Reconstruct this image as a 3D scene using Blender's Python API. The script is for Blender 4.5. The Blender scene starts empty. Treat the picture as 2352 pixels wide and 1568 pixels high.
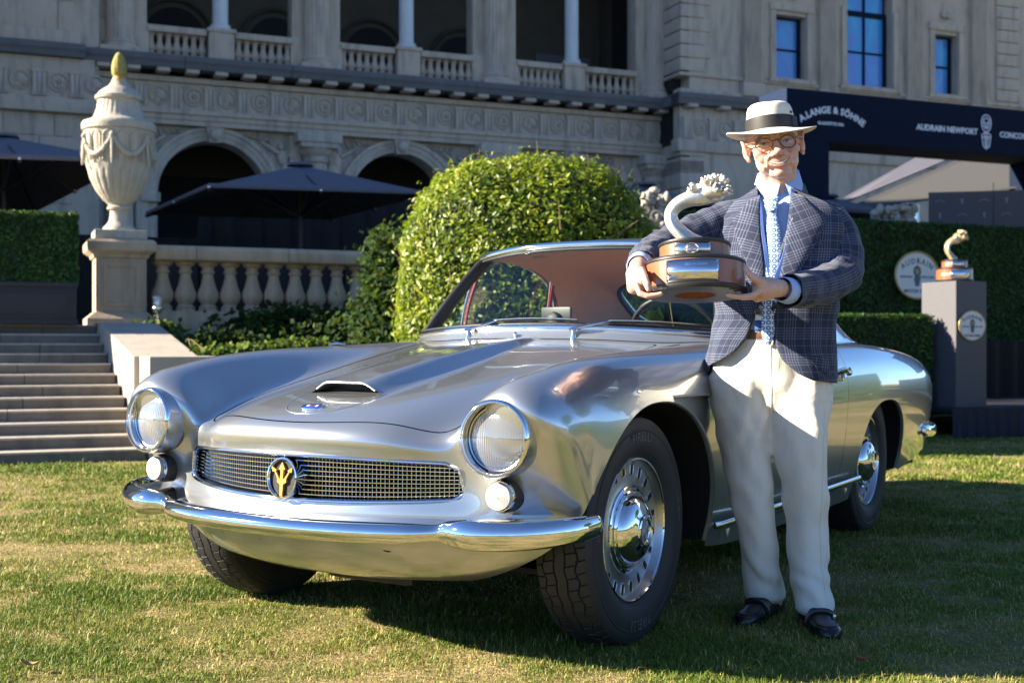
import bpy, bmesh, math, random
import numpy as np
from mathutils import Vector, Matrix, Euler
from mathutils import noise as mnoise
S = bpy.context.scene
COL = S.collection
R = math.radians
random.seed(7); RNG = np.random.default_rng(7)

# ---------------------------------------------------------------- camera
cam_d = bpy.data.cameras.new('camera'); cam = bpy.data.objects.new('camera', cam_d); COL.objects.link(cam)
S.camera = cam
cam.location = (0, 0, 0.875); cam.rotation_euler = (R(90), 0, 0)
cam_d.sensor_width = 36.0; cam_d.lens = 36.0 * 2820 / 2352
cam_d.shift_y = 14 / 2352
cam_d.clip_start = 0.05; cam_d.clip_end = 3000
cam_d.dof.use_dof = True; cam_d.dof.focus_distance = 3.65; cam_d.dof.aperture_fstop = 4.6

# ---------------------------------------------------------------- sky and sun
SUN_TO = Vector((-0.9, -0.07, 0.435)).normalized()
wd = bpy.data.worlds.new('World'); S.world = wd; wd.use_nodes = True
nt = wd.node_tree; nt.nodes.clear()
sky = nt.nodes.new('ShaderNodeTexSky'); sky.sky_type = 'NISHITA'; sky.sun_disc = False
sky.sun_elevation = math.asin(SUN_TO.z); sky.sun_rotation = math.atan2(SUN_TO.x, SUN_TO.y)
sky.altitude = 1500; sky.air_density = 0.8; sky.dust_density = 0.0; sky.ozone_density = 5.0
bg = nt.nodes.new('ShaderNodeBackground'); bg.inputs[1].default_value = 0.07
wo = nt.nodes.new('ShaderNodeOutputWorld')
nt.links.new(sky.outputs[0], bg.inputs[0]); nt.links.new(bg.outputs[0], wo.inputs[0])
sl = bpy.data.lights.new('sun', 'SUN'); sl.energy = 5.0; sl.angle = R(0.55); sl.color = (1.0, 0.87, 0.68)
so = bpy.data.objects.new('sun', sl); COL.objects.link(so); so.location = (-20, 2, 12)
so.rotation_euler = SUN_TO.to_track_quat('Z', 'Y').to_euler()
S.view_settings.view_transform = 'Standard'; S.view_settings.look = 'None'
S.view_settings.exposure = 2.0; S.view_settings.gamma = 1.0; S.view_settings.use_curve_mapping = False
S.cycles.use_denoising = True
S.cycles.max_bounces = 10; S.cycles.transparent_max_bounces = 12; S.cycles.caustics_reflective = False; S.cycles.caustics_refractive = False

# ---------------------------------------------------------------- picture geometry helpers (2352 px wide frame of the photo)
FPX, HC, YHZ = 2820.0, 0.875, 798.0
def at(u, v, d): return Vector(((u - 1176) / FPX * d, d, HC + (YHZ - v) / FPX * d))
FA = R(22.5); E1 = Vector((math.cos(FA), math.sin(FA), 0)); E2 = Vector((-math.sin(FA), math.cos(FA), 0))
def fa(u, v, c, ang=FA):
    """point under pixel (u,v) on the vertical plane at offset c, in that frame: (along, height)"""
    k = (u - 1176) / FPX; ca, sa = math.cos(ang), math.sin(ang)
    d = c / (ca - sa * k)
    return (ca * k * d + sa * d, HC + (YHZ - v) / FPX * d)
def fw(a, c, z=0.0, ang=FA):
    ca, sa = math.cos(ang), math.sin(ang)
    return Vector((ca * a - sa * c, sa * a + ca * c, z))

# ---------------------------------------------------------------- objects
def link(o, parent=None):
    COL.objects.link(o)
    if parent is not None: o.parent = parent
    return o
def tag(o, label=None, cat=None, group=None, kind=None):
    if label: o['label'] = label
    if cat: o['category'] = cat
    if group: o['group'] = group
    if kind: o['kind'] = kind
    return o
def thing(name, label, cat, loc=(0, 0, 0), rz=0.0, group=None):
    o = bpy.data.objects.new(name, None); o.empty_display_size = 0.1
    o.location = loc; o.rotation_euler = (0, 0, rz); link(o)
    return tag(o, label, cat, group)
def copy_tree(o, parent=None):
    c = o.copy(); link(c, parent)
    for ch in list(o.children): copy_tree(ch, c)
    return c
def mesh_np(name, V, F, smooth=None, normals=None, uv=None):
    me = bpy.data.meshes.new(name)
    V = np.asarray(V, dtype=float)
    me.from_pydata(V.tolist() if len(V) else [], [], [tuple(int(i) for i in f) for f in F])
    if uv is not None:
        l = me.uv_layers.new(name='uv')
        idx = np.zeros(len(me.loops), dtype=np.int32); me.loops.foreach_get('vertex_index', idx)
        l.data.foreach_set('uv', np.asarray(uv, dtype=np.float32)[idx].ravel())
    if smooth is not None:
        me.polygons.foreach_set('use_smooth', [True] * len(me.polygons))
        if smooth < 180: me.set_sharp_from_angle(angle=R(smooth))
    if normals is not None:
        me.normals_split_custom_set_from_vertices([tuple(n) for n in normals])
    me.update()
    return me
def obj(name, me, mat=None, parent=None, loc=None, rot=None, scale=None):
    o = bpy.data.objects.new(name, me)
    if mat is not None and len(me.materials) == 0: me.materials.append(mat)
    if loc is not None: o.location = loc
    if rot is not None: o.rotation_euler = rot
    if scale is not None: o.scale = scale
    return link(o, parent)
def evalmesh(o):
    dg = bpy.context.evaluated_depsgraph_get()
    return bpy.data.meshes.new_from_object(o.evaluated_get(dg), depsgraph=dg)

class MB:
    """collects simple shapes into one mesh"""
    def __init__(s): s.v = []; s.f = []
    def add(s, V, F, M=None):
        o = len(s.v)
        if M is not None: V = [M @ Vector(p) for p in V]
        s.v += [tuple(p) for p in V]; s.f += [tuple(i + o for i in f) for f in F]; return s
    def box(s, c, d, M=None, bev=0.0):
        x, y, z = d[0] / 2, d[1] / 2, d[2] / 2
        if bev <= 0:
            V = [(c[0] + a * x, c[1] + b * y, c[2] + e * z) for a in (-1, 1) for b in (-1, 1) for e in (-1, 1)]
            F = [(0, 1, 3, 2), (4, 6, 7, 5), (0, 4, 5, 1), (2, 3, 7, 6), (0, 2, 6, 4), (1, 5, 7, 3)]
            return s.add(V, F, M)
        b = min(bev, x * .98, y * .98, z * .98)
        bm = bmesh.new(); bmesh.ops.create_cube(bm, size=1, matrix=Matrix.Translation(c) @ Matrix.Diagonal((d[0], d[1], d[2], 1)))
        bmesh.ops.bevel(bm, geom=bm.edges[:], offset=b, segments=2, affect='EDGES', profile=0.6)
        bm.verts.index_update()
        s.add([v.co[:] for v in bm.verts], [[v.index for v in f.verts] for f in bm.faces], M); bm.free(); return s
    def bx(s, x0, x1, y0, y1, z0, z1, M=None, bev=0.0):
        return s.box(((x0 + x1) / 2, (y0 + y1) / 2, (z0 + z1) / 2), (abs(x1 - x0), abs(y1 - y0), abs(z1 - z0)), M, bev)
    def lathe(s, prof, n=24, M=None, a0=0.0, a1=2 * math.pi, cap=False, rf=None):
        full = abs(a1 - a0 - 2 * math.pi) < 1e-6
        m = n if full else n + 1; V = []; F = []
        for i in range(m):
            a = a0 + (a1 - a0) * i / n
            for j, (r, z) in enumerate(prof):
                rr = r if rf is None else rf(r, z, a)
                V.append((rr * math.cos(a), rr * math.sin(a), z))
        k = len(prof)
        for i in range(n):
            i2 = (i + 1) % m
            for j in range(k - 1):
                F.append((i * k + j, i2 * k + j, i2 * k + j + 1, i * k + j + 1))
        if cap:
            F.append(tuple(i * k + k - 1 for i in range(m))); F.append(tuple(i * k for i in reversed(range(m))))
        return s.add(V, F, M)
    def cyl(s, p0, p1, r0, r1=None, n=12, cap=True):
        return s.tube([p0, p1], [r0, r0 if r1 is None else r1], n, cap)
    def tube(s, path, rad, n=10, cap=True, closed=False, sq=None, up=None):
        P = [Vector(p) for p in path]
        if not hasattr(rad, '__len__'): rad = [rad] * len(P)
        V = []; F = []; N = len(P); ref = None
        for i, p in enumerate(P):
            if closed: t = P[(i + 1) % N] - P[i - 1]
            else: t = P[min(i + 1, N - 1)] - P[max(i - 1, 0)]
            t.normalize()
            if up is not None: ref = Vector(up)
            elif ref is None: ref = Vector((0, 0, 1)) if abs(t.z) < .9 else Vector((1, 0, 0))
            a = ref - t * ref.dot(t); a.normalize(); b = t.cross(a); 
            if up is None: ref = a
            r = rad[i]
            ra, rb = (r, r) if not hasattr(r, '__len__') else r
            for j in range(n):
                g = 2 * math.pi * j / n; V.append(p + a * (ra * math.cos(g)) + b * (rb * math.sin(g)))
        for i in range(N if closed else N - 1):
            i2 = (i + 1) % N
            for j in range(n):
                j2 = (j + 1) % n; F.append((i * n + j, i * n + j2, i2 * n + j2, i2 * n + j))
        if cap and not closed:
            F.append(tuple(reversed(range(n)))); F.append(tuple((N - 1) * n + j for j in range(n)))
        return s.add(V, F)
    def prism(s, poly, z0, z1, M=None):
        n = len(poly)
        V = [(p[0], p[1], z0) for p in poly] + [(p[0], p[1], z1) for p in poly]
        F = [tuple(reversed(range(n))), tuple(range(n, 2 * n))] + [(i, (i + 1) % n, n + (i + 1) % n, n + i) for i in range(n)]
        return s.add(V, F, M)
    def ball(s, c, r, nu=16, nv=10, M=None):
        r = r if hasattr(r, '__len__') else (r, r, r); V = [(c[0], c[1], c[2] - r[2])]; F = []
        for i in range(1, nv):
            t = -math.pi / 2 + math.pi * i / nv
            for j in range(nu):
                a = 2 * math.pi * j / nu
                V.append((c[0] + r[0] * math.cos(t) * math.cos(a), c[1] + r[1] * math.cos(t) * math.sin(a), c[2] + r[2] * math.sin(t)))
        V.append((c[0], c[1], c[2] + r[2])); L = len(V) - 1
        for j in range(nu):
            j2 = (j + 1) % nu
            F.append((0, 1 + j2, 1 + j)); F.append((L, 1 + (nv - 2) * nu + j, 1 + (nv - 2) * nu + j2))
            for i in range(nv - 2): F.append((1 + i * nu + j, 1 + i * nu + j2, 1 + (i + 1) * nu + j2, 1 + (i + 1) * nu + j))
        return s.add(V, F, M)
    def grid(s, P, closed_u=False, closed_v=False):
        """P[i][j] points"""
        n, m = len(P), len(P[0]); V = [tuple(q) for r in P for q in r]; F = []
        for i in range(n if closed_u else n - 1):
            for j in range(m if closed_v else m - 1):
                F.append((i * m + j, i * m + (j + 1) % m, ((i + 1) % n) * m + (j + 1) % m, ((i + 1) % n) * m + j))
        return s.add(V, F)
    def me(s, name, smooth=35): return mesh_np(name, s.v, s.f, smooth)
    def ob(s, name, mat, parent=None, smooth=35, loc=None, rot=None): return obj(name, s.me(name, smooth), mat, parent, loc, rot)

def tri_text(txt, size, mat, name, parent=None, M=None, ext=0.001, align='CENTER', serif=False, space=1.0, curve=None, bold=0.0):
    """flat lettering turned into a mesh; curve=(radius): bend along an arc"""
    cu = bpy.data.curves.new(name, 'FONT'); cu.body = txt; cu.size = size; cu.align_x = align; cu.align_y = 'CENTER'
    cu.extrude = ext; cu.space_character = space; cu.offset = bold; cu.resolution_u = 2
    o = bpy.data.objects.new(name, cu); COL.objects.link(o)
    me = evalmesh(o); bpy.data.objects.remove(o); bpy.data.curves.remove(cu)
    V = np.array([v.co[:] for v in me.vertices]) if len(me.vertices) else np.zeros((0, 3))
    if curve and len(V):
        a = V[:, 0] / curve; r = curve + V[:, 1]
        V = np.stack([r * np.sin(a), r * np.cos(a) - curve, V[:, 2]], 1)
    if M is not None and len(V):
        V = np.array([(M @ Vector(p))[:] for p in V])
    me.vertices.foreach_set('co', V.ravel()); me.update(); me.name = name
    me.materials.clear()
    return obj(name, me, mat, parent)

# ---------------------------------------------------------------- materials
class NT:
    def __init__(s, name):
        s.m = bpy.data.materials.new(name); s.m.use_nodes = True; s.t = s.m.node_tree; s.t.nodes.clear()
        s.out = s.t.nodes.new('ShaderNodeOutputMaterial'); s.b = s.t.nodes.new('ShaderNodeBsdfPrincipled')
        s.t.links.new(s.b.outputs[0], s.out.inputs[0]); s._tc = None
    def n(s, typ, **kw):
        nd = s.t.nodes.new('ShaderNode' + typ)
        for k, v in kw.items(): setattr(nd, k, v)
        return nd
    def l(s, a, b): s.t.links.new(a, b)
    def tc(s, which='Object'):
        if s._tc is None: s._tc = s.n('TexCoord')
        return s._tc.outputs[which]
    def noise(s, scale, detail=4, rough=.55, vec=None, sc3=None, dist=0.0):
        nd = s.n('TexNoise'); nd.inputs['Scale'].default_value = scale; nd.inputs['Detail'].default_value = detail
        nd.inputs['Roughness'].default_value = rough; nd.inputs['Distortion'].default_value = dist
        v = vec if vec is not None else s.tc()
        if sc3:
            mp = s.n('Mapping'); mp.inputs['Scale'].default_value = sc3; s.l(v, mp.inputs[0]); v = mp.outputs[0]
        s.l(v, nd.inputs['Vector']); return nd.outputs['Fac']
    def ramp(s, fac, stops, interp='LINEAR'):
        r = s.n('ValToRGB'); cr = r.color_ramp; cr.interpolation = interp
        while len(cr.elements) < len(stops): cr.elements.new(.5)
        for e, (p, c) in zip(cr.elements, stops):
            e.position = p; c = (c, c, c) if not hasattr(c, '__len__') else c; e.color = (*c[:3], 1)
        s.l(fac, r.inputs[0]); return r.outputs[0]
    def mix(s, fac, a, b, mode='MIX'):
        m = s.n('Mix', data_type='RGBA', blend_type=mode)
        for k, v in ((0, fac), (6, a), (7, b)):
            if hasattr(v, 'is_linked') or hasattr(v, 'links'): s.l(v, m.inputs[k])
            else: m.inputs[k].default_value = v if k == 0 else (*v[:3], 1)
        return m.outputs[2]
    def math(s, op, a, b=None, c=None):
        m = s.n('Math', operation=op)
        for i, v in enumerate((a, b, c)):
            if v is None: continue
            if hasattr(v, 'links'): s.l(v, m.inputs[i])
            else: m.inputs[i].default_value = v
        return m.outputs[0]
    def bump(s, h, strength=.3, dist=.01):
        b = s.n('Bump'); b.inputs['Strength'].default_value = strength; b.inputs['Distance'].default_value = dist
        s.l(h, b.inputs['Height']); s.l(b.outputs[0], s.b.inputs['Normal']); return b
    def set(s, **kw):
        for k, v in kw.items():
            i = s.b.inputs[k.replace('_', ' ')]
            if hasattr(v, 'links'): s.l(v, i)
            elif hasattr(v, '__len__') and len(v) == 3 and i.type == 'RGBA': i.default_value = (*v, 1)
            else: i.default_value = v
        return s
def simple(name, col, rough=.5, metal=0.0, var=0.0, vs=8.0, bump=0.0, bs=60.0, spec=.5, **kw):
    t = NT(name)
    if var > 0:
        f = t.noise(vs, 5); c = t.mix(f, tuple(max(0, x * (1 - var)) for x in col), tuple(min(1, x * (1 + var)) for x in col)); t.set(Base_Color=c)
    else: t.set(Base_Color=col)
    t.set(Roughness=rough, Metallic=metal, Specular_IOR_Level=spec)
    if bump > 0: t.bump(t.noise(bs, 4), bump, .004)
    if kw: t.set(**kw)
    return t.m
def sstep(a, b, x):
    t = np.clip((np.asarray(x, float) - a) / (b - a), 0, 1); return t * t * (3 - 2 * t)
# ---------------------------------------------------------------- shared materials
M_PAINT = NT('silver_paint').set(Base_Color=(.47, .495, .505), Metallic=.78, Roughness=.29, Coat_Weight=1.0, Coat_Roughness=.015, Coat_IOR=1.95)
M_PAINT = M_PAINT.m
M_CHROME = simple('chrome', (.78, .79, .81), .045, 1.0)
M_BRIGHT = simple('polished_alloy', (.62, .63, .65), .18, 1.0)
M_WHEELSILVER = simple('wheel_silver', (.52, .53, .54), .28, .9)
M_RUBBER = simple('tyre_rubber', (.018, .018, .019), .62, 0, .25, 14, .25, 160)
M_LETTER = simple('tyre_letter', (.10, .10, .10), .6)
M_BLACK = simple('black_void', (.006, .006, .006), .8)
M_DARK = simple('dark_trim', (.016, .016, .017), .45)
M_SEAL = simple('rubber_seal', (.02, .02, .02), .5)
M_HEADLINER = simple('headliner', (.66, .47, .35), .9, 0, .08, 20, .2, 300)
M_RED = simple('red_trim', (.20, .015, .022), .5)
M_GOLD = simple('gold_badge', (.80, .46, .10), .3, .45)
M_BLUE = simple('badge_blue', (.02, .05, .32), .25)
M_WHITE = simple('badge_white', (.8, .8, .8), .3)

def glass_mat(name, tint=(.9, .95, .93), rough=0.0, base=.005):
    t = NT(name); t.t.nodes.remove(t.b)
    tr = t.n('BsdfTransparent'); tr.inputs[0].default_value = (*tint, 1)
    gl = t.n('BsdfGlossy'); gl.inputs['Roughness'].default_value = rough; gl.inputs[0].default_value = (1, 1, 1, 1)
    fr = t.n('Fresnel'); fr.inputs[0].default_value = 1.5
    f2 = t.math('MAXIMUM', t.math('MULTIPLY', fr.outputs[0], .07), base)
    mx = t.n('MixShader'); t.l(f2, mx.inputs[0]); t.l(tr.outputs[0], mx.inputs[1]); t.l(gl.outputs[0], mx.inputs[2])
    t.l(mx.outputs[0], t.out.inputs[0]); return t.m
M_GLASS = glass_mat('car_glass', (.86, .92, .89))

M_FROST = simple('frosted_lens', (.60, .585, .54), .2, 0, spec=.6)
# ================================================================ ground, terrace, steps, palace
def stone(name, a, b, rough=.85, sc=3.0, bump=.35, streak=True, dark=(.10, .10, .095), dk=.35):
    t = NT(name); n = t.noise(sc, 7, .62); c = t.mix(n, a, b)
    if streak:
        s_ = t.ramp(t.noise(2.2, 6, .65, sc3=(2.2, 2.2, .35)), [(.48, 0), (.72, 1)]); c = t.mix(t.math('MULTIPLY', s_, dk), c, dark)
    f = t.noise(45, 4, .7); c = t.mix(t.math('MULTIPLY', f, .25), c, tuple(x * .6 for x in a))
    t.set(Base_Color=c, Roughness=rough, Specular_IOR_Level=.25); t.bump(t.noise(28, 6, .65), bump, .012); return t.m
M_LIME = stone('limestone', (.43, .36, .285), (.56, .48, .39), dark=(.11, .115, .12), dk=.55)
M_LIME2 = stone('limestone_carved', (.42, .36, .295), (.60, .53, .44), bump=.9, sc=9, dark=(.10, .105, .11), dk=.6)
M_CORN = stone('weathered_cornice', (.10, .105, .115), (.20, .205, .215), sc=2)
M_MARBLE = stone('pale_marble', (.52, .57, .60), (.66, .70, .72), .5, bump=.1, dk=.1)
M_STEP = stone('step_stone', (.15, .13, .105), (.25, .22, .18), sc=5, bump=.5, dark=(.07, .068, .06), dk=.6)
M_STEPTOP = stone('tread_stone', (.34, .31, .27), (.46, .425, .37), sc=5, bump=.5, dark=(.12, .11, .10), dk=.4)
M_CHEEK = stone('pale_kerb_stone', (.36, .325, .275), (.47, .43, .37), sc=5, bump=.5, dark=(.22, .20, .17), dk=.4)
M_PIER = stone('pier_stone', (.44, .34, .24), (.58, .465, .34), sc=8, bump=.4, dark=(.17, .155, .115), dk=.6)
def urn_mat():
    t = NT('urn_marble'); n = t.noise(7, 6); c = t.mix(n, (.36, .325, .26), (.50, .46, .385))
    st = t.ramp(t.noise(5, 6, .6, sc3=(3, 3, .5)), [(.5, 0), (.72, 1)]); c = t.mix(t.math('MULTIPLY', st, .55), c, (.26, .26, .25))
    sp = t.n('SeparateXYZ'); t.l(t.tc(), sp.inputs[0])
    up = t.math('MULTIPLY', t.ramp(sp.outputs[2], [(.0, 0), (1.0, 1)]), 1)
    lich = t.math('MULTIPLY', t.math('GREATER_THAN', t.math('ADD', t.noise(22, 4, .7), t.math('MULTIPLY', t.math('SUBTRACT', sp.outputs[2], 1.60), .9)), .60), t.math('GREATER_THAN', sp.outputs[2], 1.42))
    c = t.mix(t.math('MULTIPLY', lich, .9), c, (.50, .27, .02)); t.set(Base_Color=c, Roughness=.8, Specular_IOR_Level=.25); t.bump(t.noise(30, 5), .5, .01); return t.m
M_URN = urn_mat()
M_LICHEN = simple('lichen_stone', (.30, .25, .07), .9, 0, .5, 26, .6, 60)
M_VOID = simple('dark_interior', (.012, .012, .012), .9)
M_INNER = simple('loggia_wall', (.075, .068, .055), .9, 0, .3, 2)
M_NAVY = simple('navy_panel', (.0035, .010, .030), .75, 0, .08, 3, spec=.15)
M_PANEL = simple('charcoal_panel', (.012, .014, .021), .6, 0, .15, 4)
M_CANVAS = simple('umbrella_cloth', (.115, .115, .145), .8, 0, .08, 3)
M_CANVASSHADE = simple('umbrella_shade', (.010, .009, .009), .95)  # shade under the parasol cloth put into a near-black colour
M_TENT = simple('tent_cloth', (.055, .055, .056), .8, 0, .1, 3)
M_POLE = simple('dark_metal', (.03, .03, .032), .4, .5)
M_PRINT = simple('white_lettering', (.82, .86, .95), .6)
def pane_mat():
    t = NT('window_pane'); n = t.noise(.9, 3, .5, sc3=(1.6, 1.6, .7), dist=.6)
    c = t.ramp(n, [(.25, (.06, .36, .60)), (.42, (.03, .28, .62)), (.55, (.10, .20, .58)), (.7, (.04, .36, .66)), (.85, (.10, .50, .70))])  # blue sky reflection put into the pane colour
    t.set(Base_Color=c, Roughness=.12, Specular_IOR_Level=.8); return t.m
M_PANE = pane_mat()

def ground_mat():
    t = NT('lawn_soil'); n = t.noise(.55, 6, .62); n2 = t.noise(3.2, 6, .65); n3 = t.noise(60, 4, .7)
    m = t.math('ADD', t.math('MULTIPLY', n, .55), t.math('MULTIPLY', n2, .45))
    c = t.ramp(m, [(.34, (.11, .135, .03)), (.46, (.22, .20, .075)), (.54, (.40, .30, .15)), (.66, (.52, .385, .215))])
    c = t.mix(t.ramp(n3, [(.40, 0), (.62, .75)]), c, (.075, .085, .028)); t.set(Base_Color=c, Roughness=.95, Specular_IOR_Level=.1); t.bump(t.math('ADD', t.noise(120, 4), t.noise(14, 4)), .8, .02); return t.m
m = MB(); xs_ = [-600, -60, -12, -6, -3, 0, 3, 6, 12, 60, 600]; ys_ = [-900, -60, -10, 0, 3, 6, 9, 14, 60, 600]
m.grid([[(x, y, 0) for y in ys_] for x in xs_]); GR = m.ob('lawn_ground', ground_mat(), None, None); tag(GR, kind='structure')

# ---- terrace and flight of steps (frame: a along the palace, c into depth)
SITE = Matrix.Rotation(FA, 4, 'Z')
def site_thing(name, label, cat, a, c, z=0, group=None): return thing(name, label, cat, fw(a, c, z), FA, group)
def L_(o): return Matrix.Translation(tuple(-x for x in (SITE.inverted() @ Vector(o.location))))
NST, RISE, TREAD, C0 = 12, .0915, .262, 9.9
ST = site_thing('staircase', 'broad flight of low weathered stone steps leading up to the terrace', 'steps', -2, C0, 0); LL = L_(ST)
rr_ = random.Random(3)
for i in range(NST):
    cuts = [-4.2, -2.6 + rr_.uniform(-.4, .4), -.9 + rr_.uniform(-.5, .5), .1 + rr_.uniform(-.4, .3), 1.02 - .016 * i]
    for q in range(4):
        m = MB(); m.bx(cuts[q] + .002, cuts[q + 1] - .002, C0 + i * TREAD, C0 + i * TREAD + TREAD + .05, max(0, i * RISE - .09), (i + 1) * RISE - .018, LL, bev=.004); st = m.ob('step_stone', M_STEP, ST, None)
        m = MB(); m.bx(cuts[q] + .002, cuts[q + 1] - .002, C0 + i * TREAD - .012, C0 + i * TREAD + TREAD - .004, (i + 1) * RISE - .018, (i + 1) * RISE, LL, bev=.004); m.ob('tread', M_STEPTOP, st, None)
TZ = NST * RISE
m = MB(); m.bx(-9, 22, C0 + NST * TREAD - .02, 30.4, .2, TZ - .004, SITE); tag(m.ob('terrace_floor', M_STEPTOP, None, None), kind='structure')
# sloping cheek wall and low bed wall
CH = site_thing('cheek_wall', 'pale stone wall sloping down beside the steps below the urn pier', 'wall', 1.1, 10, 0); LL = L_(CH)
m = MB(); tp = [(.845, 12.9, 1.115), (1.40, 12.9, 1.115), (1.40, 12.55, 1.115), (1.52, 10.62, .80), (1.0, 10.62, .80), (.86, 12.55, 1.115)]
m.add([p for p in tp] + [(p[0], p[1], 0) for p in tp], [(0, 5, 2, 1), (5, 4, 3, 2), (4, 5, 11, 10), (5, 0, 6, 11), (0, 1, 7, 6), (1, 2, 8, 7), (2, 3, 9, 8), (3, 4, 10, 9)], LL); m.ob('sloping_block', M_CHEEK, CH, None)
m = MB(); m.bx(1.045, 1.60, 9.86, 10.62, 0, .805, LL, bev=.008); m.ob('end_block', M_CHEEK, CH, None)
BW = site_thing('bed_wall', 'low stone retaining wall of the ivy bed behind the car', 'wall', 3.5, 10, 0); LL = L_(BW)
x0 = 1.603
while x0 < 7.0:
    w = .95; m = MB(); m.bx(x0, x0 + w - .006, 9.87, 10.25, 0, .80, LL, bev=.006); m.ob('stone_block', M_STEP, BW, None); x0 += w
m = MB(); m.bx(1.5, 8.6, 10.24, 13.0, 0, .72, SITE); tag(m.ob('soil_bed', simple('bed_soil', (.05, .04, .025), .95, 0, .4, 20), None, None), kind='structure')

# ---- pier with panel, urn, balustrade
PR = site_thing('stone_pier', 'panelled stone pier carrying the large urn at the head of the steps', 'pier', 1.11, 13.45, TZ); LL = L_(PR)
def moulded(m, a0, a1, c0, c1, prof, LL):
    """a square plan swept by a profile of (outset, z)"""
    P = [[(a0 - o, c0 - o, z), (a1 + o, c0 - o, z), (a1 + o, c1 + o, z), (a0 - o, c1 + o, z)] for o, z in prof]
    M_ = MB(); M_.grid(P, closed_v=True); M_.f.append((3, 2, 1, 0)); n = 4 * (len(prof) - 1); M_.f.append((n, n + 1, n + 2, n + 3)); m.add(M_.v, M_.f, LL)
m = MB(); moulded(m, .87, 1.37, 13.2, 13.70, [(.09, 1.098), (.09, 1.17), (.07, 1.19), (.03, 1.22), (.02, 1.235), (0, 1.24), (0, 1.80)], LL); m.ob('shaft', M_PIER, PR, 20)
m = MB(); moulded(m, .87, 1.37, 13.2, 13.70, [(0, 1.79), (.02, 1.80), (.03, 1.83), (.06, 1.85), (.085, 1.87), (.09, 1.90), (.09, 1.955), (.06, 1.985), (.0, 1.99)], LL); m.ob('cap', M_PIER, PR, 20)
for y0, M2 in ((13.197, None),):
    m = MB()
    for o, h, d in ((.0, .030, .012), (.030, .014, .006)):
        a0, a1, z0, z1 = .94 + o, 1.30 - o, 1.30 + o, 1.74 - o
        for q in ((a0, a0 + h, z0, z1), (a1 - h, a1, z0, z1), (a0 + h, a1 - h, z0, z0 + h), (a0 + h, a1 - h, z1 - h, z1)): m.bx(q[0], q[1], y0 - d, y0 + .01, q[2], q[3], LL, bev=.003)
    m.ob('panel_frame', M_PIER, PR, 30)
UR = site_thing('stone_urn', 'tall pale carved stone urn with garlands and yellow lichen pinecone finial', 'urn', 1.12, 13.45, 1.99)
prof = [(.0, .0), (.155, .09), (.17, .10), (.165, .13), (.135, .16), (.105, .20), (.093, .26), (.093, .315), (.12, .325), (.125, .345), (.105, .36), (.11, .375), (.16, .42), (.235, .52), (.290, .64), (.325, .78), (.343, .92), (.350, 1.04), (.352, 1.10), (.355, 1.13), (.375, 1.14), (.378, 1.20), (.365, 1.225), (.300, 1.25), (.265, 1.275), (.245, 1.31), (.225, 1.37), (.215, 1.44), (.215, 1.455), (.240, 1.47), (.243, 1.50), (.225, 1.515), (.20, 1.55), (.155, 1.585), (.115, 1.61), (.085, 1.65), (.065, 1.70), (.055, 1.72)]
def gad(r, z, a):
    if .40 < z < .74: k = 1 if z < .70 else max(0, (.74 - z) / .04); return r * (1 + .035 * k * (abs(math.cos(11 * a)) ** .5 - .5))
    if 1.29 < z < 1.45: return r * (1 + .035 * (abs(math.cos(14 * a)) ** .5 - .5))
    if .74 <= z < 1.12: return r * (1 + .022 * (abs(math.cos(8 * a)) ** 4))
    return r
pf = []
for (r0, z0), (r1, z1) in zip(prof[2:-1], prof[3:]):
    k = max(1, int(abs(z1 - z0) / .018)); pf += [(r0 + (r1 - r0) * q / k, z0 + (z1 - z0) * q / k) for q in range(k)]
pf.append(prof[-1])
m = MB(); m.lathe(pf, 176, rf=gad); UV_ = m.ob('urn_body', M_URN, UR, 50)
m = MB(); m.bx(-.26, .26, -.26, .26, 0, .095, bev=.01); m.ob('urn_plinth', M_URN, UR)
m = MB(); m.lathe([(.055, 1.715), (.075, 1.74), (.078, 1.79), (.070, 1.86), (.050, 1.925), (.025, 1.965), (.001, 1.975)], 40, rf=lambda r, z, a: r * (1 + .07 * math.sin(10 * a + z * 160) * math.sin(z * 150)))
m.ob('pinecone_finial', M_LICHEN, UR, 60)
for k in range(6):      # garlands slung between rosettes
    a0 = 2 * math.pi * k / 6 + .25; a1 = a0 + 2 * math.pi / 6; m = MB(); L = []
    for q in range(17):
        w = q / 16; a = a0 + (a1 - a0) * w; z = 1.06 - .20 * math.sin(math.pi * w) ** .8; r = float(np.interp(z, [.78, .92, 1.04, 1.1], [.325, .343, .350, .352])) + .014
        L.append((r * math.cos(a), r * math.sin(a), z))
    m.tube(L, [.016 + .016 * math.sin(math.pi * q / 16) + .004 * math.sin(q * 2.9) for q in range(17)], 8)
    for q in range(1, 16):
        for _ in range(3): p = Vector(L[q]); m.ball(p + Vector([rr_.uniform(-.016, .016) for _ in range(3)]), rr_.uniform(.010, .018), 7, 5)
    p = Vector(L[0]); m.ball(p, .03, 9, 7); m.tube([p, p + Vector((0, 0, -.10)), p + Vector((p.x * .06, p.y * .06, -.30))], [.018, .022, .008], 7)
    m.ob('garland', M_URN, UV_, 60)
for k in range(16):
    a = 2 * math.pi * k / 16; m = MB(); L = []
    for q in range(13):
        t_ = math.pi * q / 12; aa = a + .155 * math.cos(t_); z = 1.04 + .065 * math.sin(t_); L.append((.355 * math.cos(aa), .355 * math.sin(aa), z))
    m.tube([(L[0][0], L[0][1], .80)] + L + [(L[-1][0], L[-1][1], .80)], .0085, 6); m.ob('arcade_moulding', M_URN, UV_, 60)

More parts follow.
